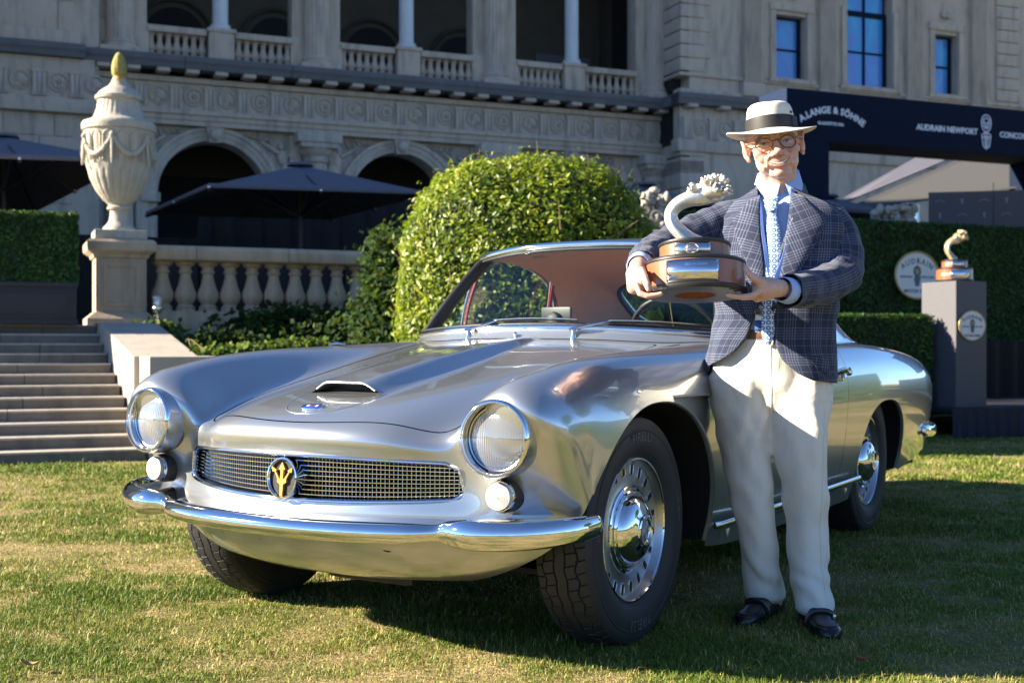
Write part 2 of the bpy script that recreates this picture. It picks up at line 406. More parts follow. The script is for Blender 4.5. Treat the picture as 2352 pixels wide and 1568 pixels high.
def baluster_prof(h, w, sq=True):
    P = [(.46, .0), (.46, .05), (.40, .07), (.44, .10), (.36, .13), (.30, .16), (.42, .22), (.50, .30), (.49, .38), (.36, .52), (.26, .68), (.24, .76), (.32, .79), (.32, .82), (.25, .84), (.28, .90), (.44, .94), (.46, 1.0)]
    return [(r * w, z * h) for r, z in P]
BA = site_thing('terrace_balustrade', 'stone balustrade with stout turned balusters running from the urn pier to the ivy', 'balustrade', 2.8, 13.45, TZ); LL = L_(BA)
m = MB(); m.bx(1.475, 5.6, 13.25, 13.65, TZ - .002, TZ + .16, LL, bev=.01); m.bx(1.476, 5.6, 13.22, 13.68, TZ - .003, TZ + .06, LL, bev=.006); m.ob('base_course', M_PIER, BA, 30)
x0 = 1.464
for w in (.42, .98, .98, .98, .98):
    m = MB(); M_ = MB(); M_.grid([[(a, c, z) for c, z in ((13.27, 1.785), (13.24, 1.80), (13.225, 1.83), (13.22, 1.90), (13.245, 1.94), (13.30, 1.95), (13.60, 1.95), (13.655, 1.94), (13.68, 1.90), (13.675, 1.83), (13.63, 1.785))] for a in (x0, x0 + w - .006)], closed_v=True); k = len(M_.v) // 2; M_.f += [tuple(range(k)), tuple(reversed(range(k, 2 * k)))]
    m.add(M_.v, M_.f, LL); m.ob('rail', M_PIER, BA, 30); x0 += w
bme = MB().lathe(baluster_prof(.535, .115 * 2), 20).me('baluster', 40); bme.materials.append(M_PIER)
k = 0; a = 1.56
while a < 5.5:
    o = obj('baluster', bme, None, BA); o.location = LL @ Vector((a, 13.45, TZ + .155)); a += .236

# ---- black planter with clipped hedge, on the top step
M_LEAFCORE = simple('hedge_core', (.012, .022, .006), .95)
def leaf_mat(name, cols, trans=.25, rough=.5, spec=.35):
    t = NT(name); t.t.nodes.remove(t.b); at = t.n('Attribute', attribute_name='tint'); sp = t.n('SeparateXYZ'); t.l(at.outputs['Color'], sp.inputs[0])
    c = t.ramp(sp.outputs[0], cols)
    p = t.n('BsdfPrincipled'); t.l(c, p.inputs['Base Color']); p.inputs['Roughness'].default_value = rough; p.inputs['Specular IOR Level'].default_value = spec
    tr = t.n('BsdfTranslucent'); t.l(t.mix(.5, c, (.25, .35, .03)), tr.inputs[0]); mx = t.n('MixShader'); mx.inputs[0].default_value = trans
    t.l(p.outputs[0], mx.inputs[1]); t.l(tr.outputs[0], mx.inputs[2]); t.l(mx.outputs[0], t.out.inputs[0]); return t.m
M_TURFLEAF = leaf_mat('boxwood_leaf', [(0, (.010, .034, .006)), (.5, (.022, .075, .010)), (1, (.055, .14, .018))], .2)
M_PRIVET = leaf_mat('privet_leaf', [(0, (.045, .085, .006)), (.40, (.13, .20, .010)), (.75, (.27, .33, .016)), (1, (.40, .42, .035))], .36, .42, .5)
M_TREELEAF = leaf_mat('tree_leaf', [(0, (.015, .035, .006)), (.5, (.04, .085, .010)), (1, (.09, .16, .018))], .25)
M_IVY = leaf_mat('ivy_leaf', [(0, (.008, .022, .006)), (.5, (.018, .045, .008)), (.85, (.035, .085, .012)), (1, (.13, .17, .02))], .2, .75, .15)
M_TWIG = simple('twig', (.16, .11, .06), .9)
def leaves(name, P, N, size, mat, parent=None, tint=None, jit=.6, aspect=.5, rng=RNG, fold=.15):
    """many small folded leaves (two triangles pairs) at points P pointing roughly along N"""
    n = len(P); N = N + rng.normal(0, jit, (n, 3)); N /= np.linalg.norm(N, axis=1, keepdims=True)
    A = np.cross(N, rng.normal(0, 1, (n, 3))); A /= np.linalg.norm(A, axis=1, keepdims=True) + 1e-9; B = np.cross(N, A)
    s = (size * rng.uniform(.6, 1.25, n))[:, None]
    V = np.stack([P - A * s, P + B * s * aspect + N * s * fold, P + A * s, P - B * s * aspect + N * s * fold], 1).reshape(-1, 3)
    me = bpy.data.meshes.new(name); me.vertices.add(4 * n); me.vertices.foreach_set('co', V.ravel())
    me.loops.add(6 * n); me.polygons.add(2 * n)
    base = (np.arange(n) * 4)[:, None]; idx = (base + np.array([0, 1, 2, 0, 2, 3])).ravel()
    me.loops.foreach_set('vertex_index', idx.astype(np.int32)); me.polygons.foreach_set('loop_start', (np.arange(2 * n) * 3).astype(np.int32)); me.polygons.foreach_set('loop_total', np.full(2 * n, 3, dtype=np.int32))
    tint = rng.uniform(0, 1, n) if tint is None else np.clip(tint, 0, 1)
    ca = me.color_attributes.new('tint', 'FLOAT_COLOR', 'POINT'); T = np.repeat(tint, 4); ca.data.foreach_set('color', np.stack([T, T, T, np.ones_like(T)], 1).astype(np.float32).ravel())
    me.update(); me.validate(); o = obj(name, me, mat, parent); o['kind'] = 'stuff'; return o
def nz(P, sc, seed=0.0): return np.array([mnoise.noise(Vector((p[0] * sc + seed, p[1] * sc, p[2] * sc))) for p in P])
def box_hedge(root, a0, a1, c0, c1, z0, z1, dens, size, LL, back=False):
    """clipped artificial hedge: a dark box with a deep pile of little leaves on its faces"""
    m = MB(); m.bx(a0 + .02, a1 - .02, c0 + .02, c1 - .02, z0, z1 - .02, LL); m.ob('hedge_body', M_LEAFCORE, root, None)
    P = []; N = []
    faces = [((a0, a1), (z0, z1), 'f'), ((a0, a1), (c0, c1), 't'), ((c0, c1), (z0, z1), 'l'), ((c0, c1), (z0, z1), 'r')]
    for (p0, p1), (q0, q1), k in faces:
        n = int((p1 - p0) * (q1 - q0) * dens); u = RNG.uniform(p0, p1, n); v = RNG.uniform(q0, q1, n); d = RNG.uniform(-.02, .03, n) - .015
        if k == 'f': P.append(np.stack([u, c0 - d, v], 1)); N.append(np.tile((0, -1, .5), (n, 1)))
        if k == 't': P.append(np.stack([u, v, z1 + d], 1)); N.append(np.tile((0, -.2, 1), (n, 1)))
        if k == 'l': P.append(np.stack([a0 - d, u, v], 1)); N.append(np.tile((-1, 0, .5), (n, 1)))
        if k == 'r': P.append(np.stack([a1 + d, u, v], 1)); N.append(np.tile((1, 0, .5), (n, 1)))
    P = np.vstack(P); N = np.vstack(N); tint = .45 + .45 * nz(P, 3.0) + RNG.uniform(-.35, .35, len(P))
    P = P + np.array(LL.translation); leaves('foliage', P, N.astype(float), size, M_TURFLEAF, root, tint, .55, .5)
PL = site_thing('hedge_planter', 'black panelled planter box with clipped green hedge at the top of the steps', 'planter', 0, 12.8, TZ); LL = L_(PL)
m = MB(); m.bx(-2.2, .655, 12.62, 13.1, TZ, 1.50, LL, bev=.008); m.ob('planter_box', M_PANEL, PL, 30)
m = MB(); m.bx(-2.22, .668, 12.60, 13.12, 1.46, 1.505, LL, bev=.006); m.bx(-2.22, .668, 12.60, 13.12, TZ, TZ + .05, LL, bev=.006); m.ob('planter_moulding', M_PANEL, PL, 30)
m = MB()
for q in ((-2.1, -2.085, 1.19, 1.42), (.575, .59, 1.19, 1.42), (-2.085, .575, 1.405, 1.42), (-2.085, .575, 1.19, 1.205)): m.bx(q[0], q[1], 12.608, 12.63, q[2], q[3], LL)
m.ob('panel_frame', M_PANEL, PL, 30)
box_hedge(PL, -2.2, .66, 12.60, 13.1, 1.505, 2.17, 5200, .022, LL)

# ---- small garden lamp, ivy, shrubs
LP_ = thing('garden_lamp', 'small metal garden lamp with clear glass on the cheek wall', 'lamp', at(362, 742, 12.6)); m = MB()
m.cyl((0, 0, -.12), (0, 0, .10), .014, .014, 10); m.lathe([(.02, .09), (.045, .12), (.055, .15), (.05, .165)], 18); m.ob('lamp_base', M_BRIGHT, LP_, 40)
m = MB(); m.lathe([(.045, .165), (.048, .24), (.040, .28), (.02, .30), (.001, .305)], 18); m.ob('lamp_glass', glass_mat('lamp_glass', (.85, .87, .88), .05, .25), LP_, 40)
m = MB(); m.lathe([(.02, .17), (.028, .20), (.02, .24), (.001, .25)], 14); m.ob('bulb', M_FROST, LP_, 40)
for zz in (.19, .225, .26): m = MB(); m.tube([(.051 * math.cos(a), .051 * math.sin(a), zz) for a in np.linspace(0, 2 * math.pi, 20, endpoint=False)], .004, 6, closed=True); m.ob('lamp_guard', M_BRIGHT, LP_, 40)

def vine(name, label, pts, n, size, spread, bright=.25, cat='ivy', stems=10, seed=1, hang=.3):
    """a drift of ivy: leaves gathered round a set of points"""
    rng = np.random.default_rng(seed); P0 = np.array([tuple(p) for p in pts]); o = thing(name, label, cat, P0.mean(0))
    i = rng.integers(0, len(P0), n); w = rng.uniform(0, 1, (n, 1)); j = np.clip(i + 1, 0, len(P0) - 1); P = P0[i] * (1 - w) + P0[j] * w + rng.normal(0, 1, (n, 3)) * np.array(spread)
    P = P - P0.mean(0); tint = .35 + .4 * nz(P, 5.0) + rng.uniform(-.3, .3, n); tint = np.where(rng.uniform(0, 1, n) < bright, rng.uniform(.8, 1, n), tint)
    leaves('foliage', P, np.tile((-.3, -.7, .6), (n, 1)).astype(float), size, M_IVY, o, tint, .6, .75, rng)
    m = MB()
    for k in range(stems):
        a = P[rng.integers(0, n)]; b = P[rng.integers(0, n)]; 
        if np.linalg.norm(a - b) > .8: b = a + (b - a) * .8 / np.linalg.norm(a - b)
        m.tube([a, (a + b) / 2 + np.array((0, 0, .03)), b], [.005, .004, .003], 5)
    m.ob('stems', M_TWIG, o, 60)['kind'] = 'stuff'
vine('ivy', 'dark ivy climbing the end of the balustrade beside the round bush', [at(905, 565, 12.4), at(895, 620, 12.3), at(895, 680, 12.2), at(900, 740, 12.1), at(890, 790, 12.0), at(885, 700, 12.4), at(870, 760, 12.3)], 13000, .034, (.12, .14, .12), .07, seed=2)
vine('ivy', 'dark green ivy heaped along the foot of the balustrade', [at(500, 760, 13.0), at(590, 745, 13.0), at(640, 730, 13.1), at(720, 735, 13.1), at(800, 735, 13.1), at(780, 770, 12.8), at(690, 770, 12.8), at(600, 780, 12.7), at(500, 790, 12.6)], 3600, .038, (.16, .12, .07), .05, seed=3)
vine('ivy', 'sunlit yellow green ivy spilling along the top of the low bed wall', [at(485, 806, 10.5), at(560, 802, 10.7), at(640, 795, 11.0), at(700, 790, 11.4)], 900, .034, (.10, .10, .025), .75, seed=4)
vine('ivy', 'sunlit ivy trailing over the right edge of the cheek wall by the garden lamp', [at(345, 742, 12.7), at(385, 748, 12.5), at(415, 775, 12.0), at(440, 800, 11.4), at(450, 815, 11.0)], 520, .030, (.06, .08, .03), .6, seed=5)
vine('ivy', 'small ivy sprig growing up the right corner of the urn pier', [at(300, 720, 13.1), at(318, 742, 13.0), at(372, 700, 13.4), at(366, 740, 13.3)], 260, .030, (.05, .05, .07), .2, seed=6)

# big round clipped bush
def bush(name, label, c, rx, ry, zt, n, size, mat, seed, core=(.012, .024, .004), p=2.6, twigs=260):
    rng = np.random.default_rng(seed); o = thing(name, label, 'bush', (c[0], c[1], 0))
    def rad(d):   # superellipsoid standing on the lawn
        ex = np.abs(d[:, 0] / rx) ** p + np.abs(d[:, 1] / ry) ** p; zz = np.where(d[:, 2] > 0, d[:, 2] / (zt * .45), d[:, 2] / (zt * .62))
        return (ex + np.abs(zz) ** p) ** (-1 / p)
    d = rng.normal(0, 1, (n, 3)); d /= np.linalg.norm(d, axis=1, keepdims=True); d = d[d[:, 1] < .55]; n = len(d)
    r = rad(d); P = d * r[:, None]; lump = nz(P, 2.6, seed) * .05 + nz(P, 7, seed) * .03
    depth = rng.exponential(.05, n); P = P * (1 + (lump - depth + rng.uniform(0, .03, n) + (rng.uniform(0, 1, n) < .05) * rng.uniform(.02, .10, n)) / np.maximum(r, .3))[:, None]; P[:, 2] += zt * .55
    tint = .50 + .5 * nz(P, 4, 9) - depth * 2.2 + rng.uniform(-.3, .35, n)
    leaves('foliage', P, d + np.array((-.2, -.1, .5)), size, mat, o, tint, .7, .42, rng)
    u = np.linspace(0, 2 * math.pi, 40, endpoint=False); m = MB(); G = []
    for v in np.linspace(-1.45, 1.5, 22):
        row = []
        for a in u:
            dd = np.array([[math.cos(v) * math.cos(a), math.cos(v) * math.sin(a), math.sin(v)]]); q = dd[0] * rad(dd)[0] * .90; row.append((q[0], q[1], q[2] + zt * .55))
        G.append(row)
    m.grid(G, closed_v=True); m.ob('inner_mass', simple('bush_core_' + str(seed), core, .95), o, 180)
    m = MB(); k = rng.integers(0, n, twigs)
    for i in k:
        b = P[i] * (1, 1, 1); dirn = np.array((d[i][0] * .5, d[i][1] * .5, .8)) + rng.normal(0, .25, 3); m.tube([b - dirn * .10, b, b + dirn * rng.uniform(.05, .16)], [.005, .004, .002], 4)
    m.ob('twigs', M_TWIG, o, 60)['kind'] = 'stuff'
    return o
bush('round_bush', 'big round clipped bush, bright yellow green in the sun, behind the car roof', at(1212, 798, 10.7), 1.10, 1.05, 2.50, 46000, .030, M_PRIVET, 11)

# ---- palace
PAL = site_thing('palace_building', 'large shaded limestone palace with a columned loggia above carved arches', 'building', 9, 30, 0); LP2 = L_(PAL)
def part(name, fn, mat, parent=None, smooth=30):
    m = MB(); fn(m); return m.ob(name, mat, parent or PAL, smooth)
def pbox(name, a0, a1, c0, c1, z0, z1, mat=None, parent=None, bev=0): return part(name, lambda m: m.bx(a0, a1, c0, c1, z0, z1, LP2, bev=bev), mat or M_LIME, parent)
ARC = [4.66, 9.32, 14.05]; RI, ZS = 1.30, 4.52
def arcade(m):   # wall with three round openings, 0.5 thick
    a0, a1, zt = 2.0, 16.7, 6.12
    pts = 28
    edges = []
    xs = [a0]
    for ac in ARC:
        L = [(ac - RI, TZ - .1)] + [(ac + RI * math.cos(math.pi - math.pi * k / pts), ZS + RI * math.sin(math.pi * k / pts)) for k in range(pts + 1)] + [(ac + RI, TZ - .1)]; edges.append(L)
    def quadstrip(y):
        pr = a0
        for ac, L in zip(ARC, edges):
            m.add([(pr, y, TZ - .1), (ac - RI, y, TZ - .1), (ac - RI, y, zt), (pr, y, zt)], [(0, 1, 2, 3)], LP2)
            for (p, q) in zip(L[1:-2], L[2:-1]): m.add([(p[0], y, p[1]), (q[0], y, q[1]), (q[0], y, zt), (p[0], y, zt)], [(0, 1, 2, 3)], LP2)
            pr = ac + RI
        m.add([(pr, y, TZ - .1), (a1, y, TZ - .1), (a1, y, zt), (pr, y, zt)], [(0, 1, 2, 3)], LP2)
    quadstrip(30.0)
    for L in edges:
        for p, q in zip(L[:-1], L[1:]): m.add([(p[0], 30.0, p[1]), (q[0], 30.0, q[1]), (q[0], 30.6, q[1]), (p[0], 30.6, p[1])], [(0, 1, 2, 3)], LP2)
part('arcade_wall', arcade, M_LIME2, None, None)
for ac in ARC:
    def arch(m, ac=ac):
        P = []
        for k in range(41):
            t_ = math.pi * k / 40; c_, s_ = math.cos(t_), math.sin(t_)
            P.append([LP2 @ Vector((ac + r * c_, y, ZS + r * s_)) for r, y in ((RI - .002, 30.0), (RI, 29.93), (RI + .10, 29.91), (RI + .11, 29.89), (RI + .22, 29.87), (RI + .23, 29.84), (RI + .32, 29.83), (RI + .34, 30.0))])
        m.grid(P)
    ar = part('archivolt', arch, M_LIME2, None, 40)
    part('keystone', lambda m: (m.add([(ac - .14, 29.74, ZS + RI - .06), (ac + .14, 29.74, ZS + RI - .06), (ac + .21, 29.74, 6.14), (ac - .21, 29.74, 6.14), (ac - .14, 30, ZS + RI - .06), (ac + .14, 30, ZS + RI - .06), (ac + .21, 30, 6.14), (ac - .21, 30, 6.14)], [(3, 2, 1, 0), (0, 1, 5, 4), (1, 2, 6, 5), (3, 0, 4, 7)], LP2), m.ball((ac, 29.72, 5.95), (.14, .10, .16), 12, 9, LP2), m.ball((ac, 29.66, 5.90), (.05, .05, .06), 8, 6, LP2)), M_LIME2)
    for s in (-1, 1):
        pbox('impost', ac + s * (RI + .17) - .22, ac + s * (RI + .17) + .22, 29.80, 30.1, ZS - .22, ZS, M_LIME2, None, .02)
        def fig(m, s=s, ac=ac):   # reclining relief figure with wing and drapery in the spandrel
            B = lambda x, z, rx, rz, y=29.93, ry=.09: m.ball((ac + s * x, y, z), (rx, ry, rz), 12, 8, LP2)
            B(1.62, 5.78, .085, .10); B(1.66, 5.52, .14, .20); B(1.78, 5.22, .17, .20); B(1.72, 4.96, .15, .22); B(1.60, 4.76, .10, .2)
            m.tube([LP2 @ Vector((ac + s * 1.56, 29.9, 5.62)), LP2 @ Vector((ac + s * 1.34, 29.9, 5.74)), LP2 @ Vector((ac + s * 1.12, 29.9, 5.88))], [.055, .045, .03], 8)
            m.tube([LP2 @ Vector((ac + s * 1.76, 29.9, 5.60)), LP2 @ Vector((ac + s * 1.95, 29.9, 5.48)), LP2 @ Vector((ac + s * 2.0, 29.9, 5.75))], [.055, .045, .03], 8)
            for k in range(5): m.tube([LP2 @ Vector((ac + s * (1.70 + .05 * k), 29.9, 5.2 - .05 * k)), LP2 @ Vector((ac + s * (1.66 + .06 * k), 29.88, 4.85)), LP2 @ Vector((ac + s * (1.72 + .05 * k), 29.9, 4.45))], [.03, .04, .02], 6)
            for k in range(5): m.tube([LP2 @ Vector((ac + s * (.70 + .14 * k), 29.95, 6.02 - .03 * k)), LP2 @ Vector((ac + s * (.80 + .14 * k), 29.9, 5.98 - .03 * k)), LP2 @ Vector((ac + s * (.86 + .14 * k), 29.95, 6.05))], .025, 6)
        part('spandrel_relief', fig, M_LIME2, None, 60)
COLS = [2.5, 7.12, 11.85, 16.62]
def fluted(m, a, c, r, z0, z1, n=20, taper=.9, half=False):
    V = 20 * 6
    P = []
    for z, k in ((z0, 1.0), (z0 + (z1 - z0) * .35, .995), (z1, taper)):
        P.append([LP2 @ Vector((a + r * k * (1 - .05 * abs(math.cos(n * t / 2)) ** 3) * math.cos(t), c + r * k * (1 - .05 * abs(math.cos(n * t / 2)) ** 3) * math.sin(t), z)) for t in np.linspace(0, 2 * math.pi, V, endpoint=False)])
    m.grid(P, closed_v=True)
for a in COLS:    # lower storey half columns with capitals
    part('column', lambda m: fluted(m, a, 29.86, .31, TZ, 5.42), M_LIME, None, 60)
    part('capital', lambda m: (m.lathe([(.30, 5.40), (.33, 5.43), (.30, 5.47), (.31, 5.56), (.36, 5.60), (.42, 5.68), (.44, 5.74)], 28, LP2 @ Matrix.Translation((a, 29.86, 0))), m.bx(a - .47, a + .47, 29.38, 30.1, 5.74, 5.86, LP2, bev=.02), m.bx(a - .55, a + .55, 29.34, 30.1, 5.86, 6.12, LP2, bev=.02)), M_LIME2, None, 40)
    for s in (-1, 1): pbox('pilaster', a + s * .50 - .14, a + s * .50 + .14, 29.88, 30.1, TZ, 6.11, M_LIME, None, .02)
# entablature: architrave, frieze with blocks, cornice
for z0, z1, y in ((6.12, 6.24, 29.70), (6.24, 6.36, 29.66), (6.36, 6.46, 29.60)): pbox('architrave', 1.9, 16.75, y, 30.2, z0, z1, M_LIME, None)
pbox('frieze_wall', 1.9, 16.75, 29.72, 30.2, 6.46, 7.10)
a = 2.0; k = 0; gme = None
while a < 16.7:
    def trig(m):
        for q in (-.145, -.05, .045): m.bx(q, q + .085, -.05, .05, 0, .46, bev=.012)
        m.bx(-.17, .16, -.055, .05, .46, .52); m.bx(-.17, .16, -.07, .05, -.05, -.01)
        for q in range(5): m.cyl((-.14 + .065 * q, -.05, -.05), (-.14 + .065 * q, -.05, -.085), .015, .02, 6)
    def medal(m, kind):
        m.tube([(.20 * math.cos(t), 0, .23 + .20 * math.sin(t)) for t in np.linspace(0, 2 * math.pi, 20, endpoint=False)], .025, 6, closed=True)
        if kind == 0:
            for q in range(8): t = q * math.pi / 4; m.ball((.10 * math.cos(t), 0, .23 + .10 * math.sin(t)), (.055, .035, .055), 7, 5)
            m.ball((0, -.02, .23), (.045, .04, .045), 8, 6)
        else:
            m.ball((0, 0, .24), (.10, .06, .13), 9, 7); m.ball((-.05, 0, .12), (.08, .05, .06), 8, 6); m.ball((.09, 0, .20), (.05, .05, .10), 8, 6)
    if gme is None:
        g = MB(); trig(g); gme = g.me('triglyph', 30); gme.materials.append(M_LIME2); mm = []
        for kd in (0, 1): g = MB(); medal(g, kd); x = g.me('medallion', 60); x.materials.append(M_LIME2); mm.append(x)
    o = obj('triglyph', gme, None, PAL); o.location = LP2 @ Vector((a + .18, 29.70, 6.52))
    o = obj('medallion', mm[k % 2], None, PAL); o.location = LP2 @ Vector((a + .18 + .395, 29.71, 6.55)); a += .79; k += 1
pbox('bed_moulding', 1.9, 16.75, 29.62, 30.2, 7.10, 7.22, M_LIME)
mod = MB(); mod.bx(-.15, .15, -.30, .1, 0, .09, bev=.02); mme = mod.me('modillion', 30); mme.materials.append(M_LIME)
a = 2.1
while a < 16.9: o = obj('modillion', mme, None, PAL); o.location = LP2 @ Vector((a, 29.55, 7.255)); a += .66
def corn(a0, a1, c, par=None):
    def f(m):
        pr = [(c + .45, 7.345), (c + .02, 7.345), (c, 7.40), (c - .02, 7.46), (c - .06, 7.50), (c - .08, 7.60), (c - .05, 7.635), (c + .45, 7.64)]
        M_ = MB(); M_.grid([[(a, y, z) for y, z in pr] for a in (a0, a1)], closed_v=True); q = len(pr); M_.f += [tuple(range(q)), tuple(reversed(range(q, 2 * q)))]; m.add(M_.v, M_.f, LP2)
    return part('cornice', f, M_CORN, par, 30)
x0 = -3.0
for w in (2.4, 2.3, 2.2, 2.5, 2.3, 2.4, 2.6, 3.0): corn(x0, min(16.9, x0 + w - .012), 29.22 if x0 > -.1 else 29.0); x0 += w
# loggia balustrades and columns
ub = MB().lathe(baluster_prof(.50, .105 * 2), 14).me('baluster', 40); ub.materials.append(M_LIME)
SMALL = [4.80, 9.46, 14.10]
segs = []
for i in range(3): segs += [(COLS[i] + .60, SMALL[i] - .33), (SMALL[i] + .33, COLS[i + 1] - .60)]
for a0, a1 in segs:
    pbox('balustrade_base', a0, a1, 29.72, 30.0, 7.64, 7.74, M_LIME, None, .01); pbox('balustrade_rail', a0, a1, 29.68, 30.04, 8.26, 8.42, M_LIME, None, .03)
    n = 7
    for q in range(n): o = obj('baluster', ub, None, PAL); o.location = LP2 @ Vector((a0 + (a1 - a0) * (q + .5) / n, 29.86, 7.745))
for a in SMALL:
    pbox('column_pedestal', a - .30, a + .30, 29.62, 30.1, 7.64, 8.44, M_LIME, None, .02); pbox('pedestal_cap', a - .34, a + .34, 29.58, 30.14, 8.36, 8.46, M_LIME, None, .02)
    part('column_base', lambda m: m.lathe([(.27, 8.46), (.27, 8.50), (.23, 8.53), (.24, 8.57), (.19, 8.60)], 24, LP2 @ Matrix.Translation((a, 29.86, 0))), M_MARBLE, None, 50)
    part('marble_column', lambda m: m.lathe([(.185, 8.59), (.183, 10.0), (.165, 12.6)], 24, LP2 @ Matrix.Translation((a, 29.86, 0))), M_MARBLE, None, 60)
for a in COLS:
    part('loggia_column', lambda m: fluted(m, a, 29.78, .33, 7.98, 12.6), M_LIME, None, 60)
    part('column_base', lambda m: (m.lathe([(.46, 7.74), (.47, 7.80), (.44, 7.84), (.38, 7.86), (.40, 7.92), (.35, 7.97), (.33, 8.0)], 28, LP2 @ Matrix.Translation((a, 29.78, 0))), m.bx(a - .48, a + .48, 29.28, 30.1, 7.64, 7.75, LP2, bev=.01)), M_LIME, None, 50)
    for s in (-1, 1):
        pbox('pilaster', a + s * .45 - .15, a + s * .45 + .15, 29.80, 30.3, 7.64, 12.6, M_LIME, None, .01); pbox('pilaster_base', a + s * .47 - .17, a + s * .47 + .17, 29.74, 30.3, 7.64, 8.44, M_LIME, None, .01)
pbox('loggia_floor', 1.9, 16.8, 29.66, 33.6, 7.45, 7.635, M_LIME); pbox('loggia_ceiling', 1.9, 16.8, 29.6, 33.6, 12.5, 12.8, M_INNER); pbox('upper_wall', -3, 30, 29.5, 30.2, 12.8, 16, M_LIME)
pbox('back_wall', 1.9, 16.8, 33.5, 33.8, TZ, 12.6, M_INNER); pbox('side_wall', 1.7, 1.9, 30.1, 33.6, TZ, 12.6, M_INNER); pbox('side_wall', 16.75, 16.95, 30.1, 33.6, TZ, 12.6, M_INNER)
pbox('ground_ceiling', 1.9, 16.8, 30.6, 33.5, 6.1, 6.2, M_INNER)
for a in (4.2, 6.9, 9.6, 12.3):    # dark arched doorways at the back of the loggia
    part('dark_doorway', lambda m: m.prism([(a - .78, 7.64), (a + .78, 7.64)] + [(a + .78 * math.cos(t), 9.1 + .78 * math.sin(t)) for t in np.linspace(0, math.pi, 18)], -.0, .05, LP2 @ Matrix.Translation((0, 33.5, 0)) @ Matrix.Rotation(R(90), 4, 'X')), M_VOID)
    part('doorway_arch', lambda m: m.tube([LP2 @ Vector((a + .98 * math.cos(t), 33.44, 9.1 + .98 * math.sin(t))) for t in np.linspace(0, math.pi, 24)], [(.10, .06)] * 24, 6, up=(0, 1, 0)), M_INNER, None, 50)
pbox('wall_panel', 14.6, 16.4, 33.40, 33.5, 7.9, 9.6, simple('grey_panel', (.10, .115, .13), .7), None)
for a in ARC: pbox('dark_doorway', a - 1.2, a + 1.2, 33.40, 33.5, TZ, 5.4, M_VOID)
# flanking walls of big ashlar blocks
pbox('wing_wall', -9, 2.0, 29.35, 33, TZ, 16, M_LIME); pbox('wing_wall', -12, -7.2, 18, 30, .2, 14.5, M_LIME)  # second box: unseen wing added so its shadow covers the parasols
def ashlar(a0, a1, c, z0, z1, rows, lens, seed, proud=.035):
    rg = random.Random(seed); h = (z1 - z0) / rows
    for r in range(rows):
        a = a0 - (lens * .5 if r % 2 else 0)
        while a < a1 - .05:
            w = lens * rg.uniform(.85, 1.15); b = min(a + w, a1); s_ = max(a, a0)
            if b - s_ > .12: m = MB(); m.bx(s_ + .010, b - .010, c - proud * rg.uniform(.8, 1.15), c + .1, z0 + r * h + .010, z0 + (r + 1) * h - .010, LP2, bev=.014); m.ob('stone_block', M_LIME, PAL, 30)
            a += w
ashlar(-2.6, 1.45, 29.35, 4.1, 6.1, 4, 1.15, 1); ashlar(-2.6, 1.45, 29.35, 7.95, 11.5, 5, 1.2, 2)
pbox('base_moulding', -3, 1.6, 29.05, 29.4, 7.64, 7.93, M_LIME, None, .04); pbox('frieze_wall', -3, 1.9, 29.18, 29.4, 6.46, 7.34, M_LIME); pbox('architrave', -3, 1.9, 29.12, 29.4, 6.12, 6.46, M_LIME, None, .03)
a = -2.6; k = 0
while a < 1.6:
    o = obj('triglyph', gme, None, PAL); o.location = LP2 @ Vector((a + .18, 29.16, 6.52)); o = obj('medallion', mm[k % 2], None, PAL); o.location = LP2 @ Vector((a + .57, 29.17, 6.55)); a += .79; k += 1
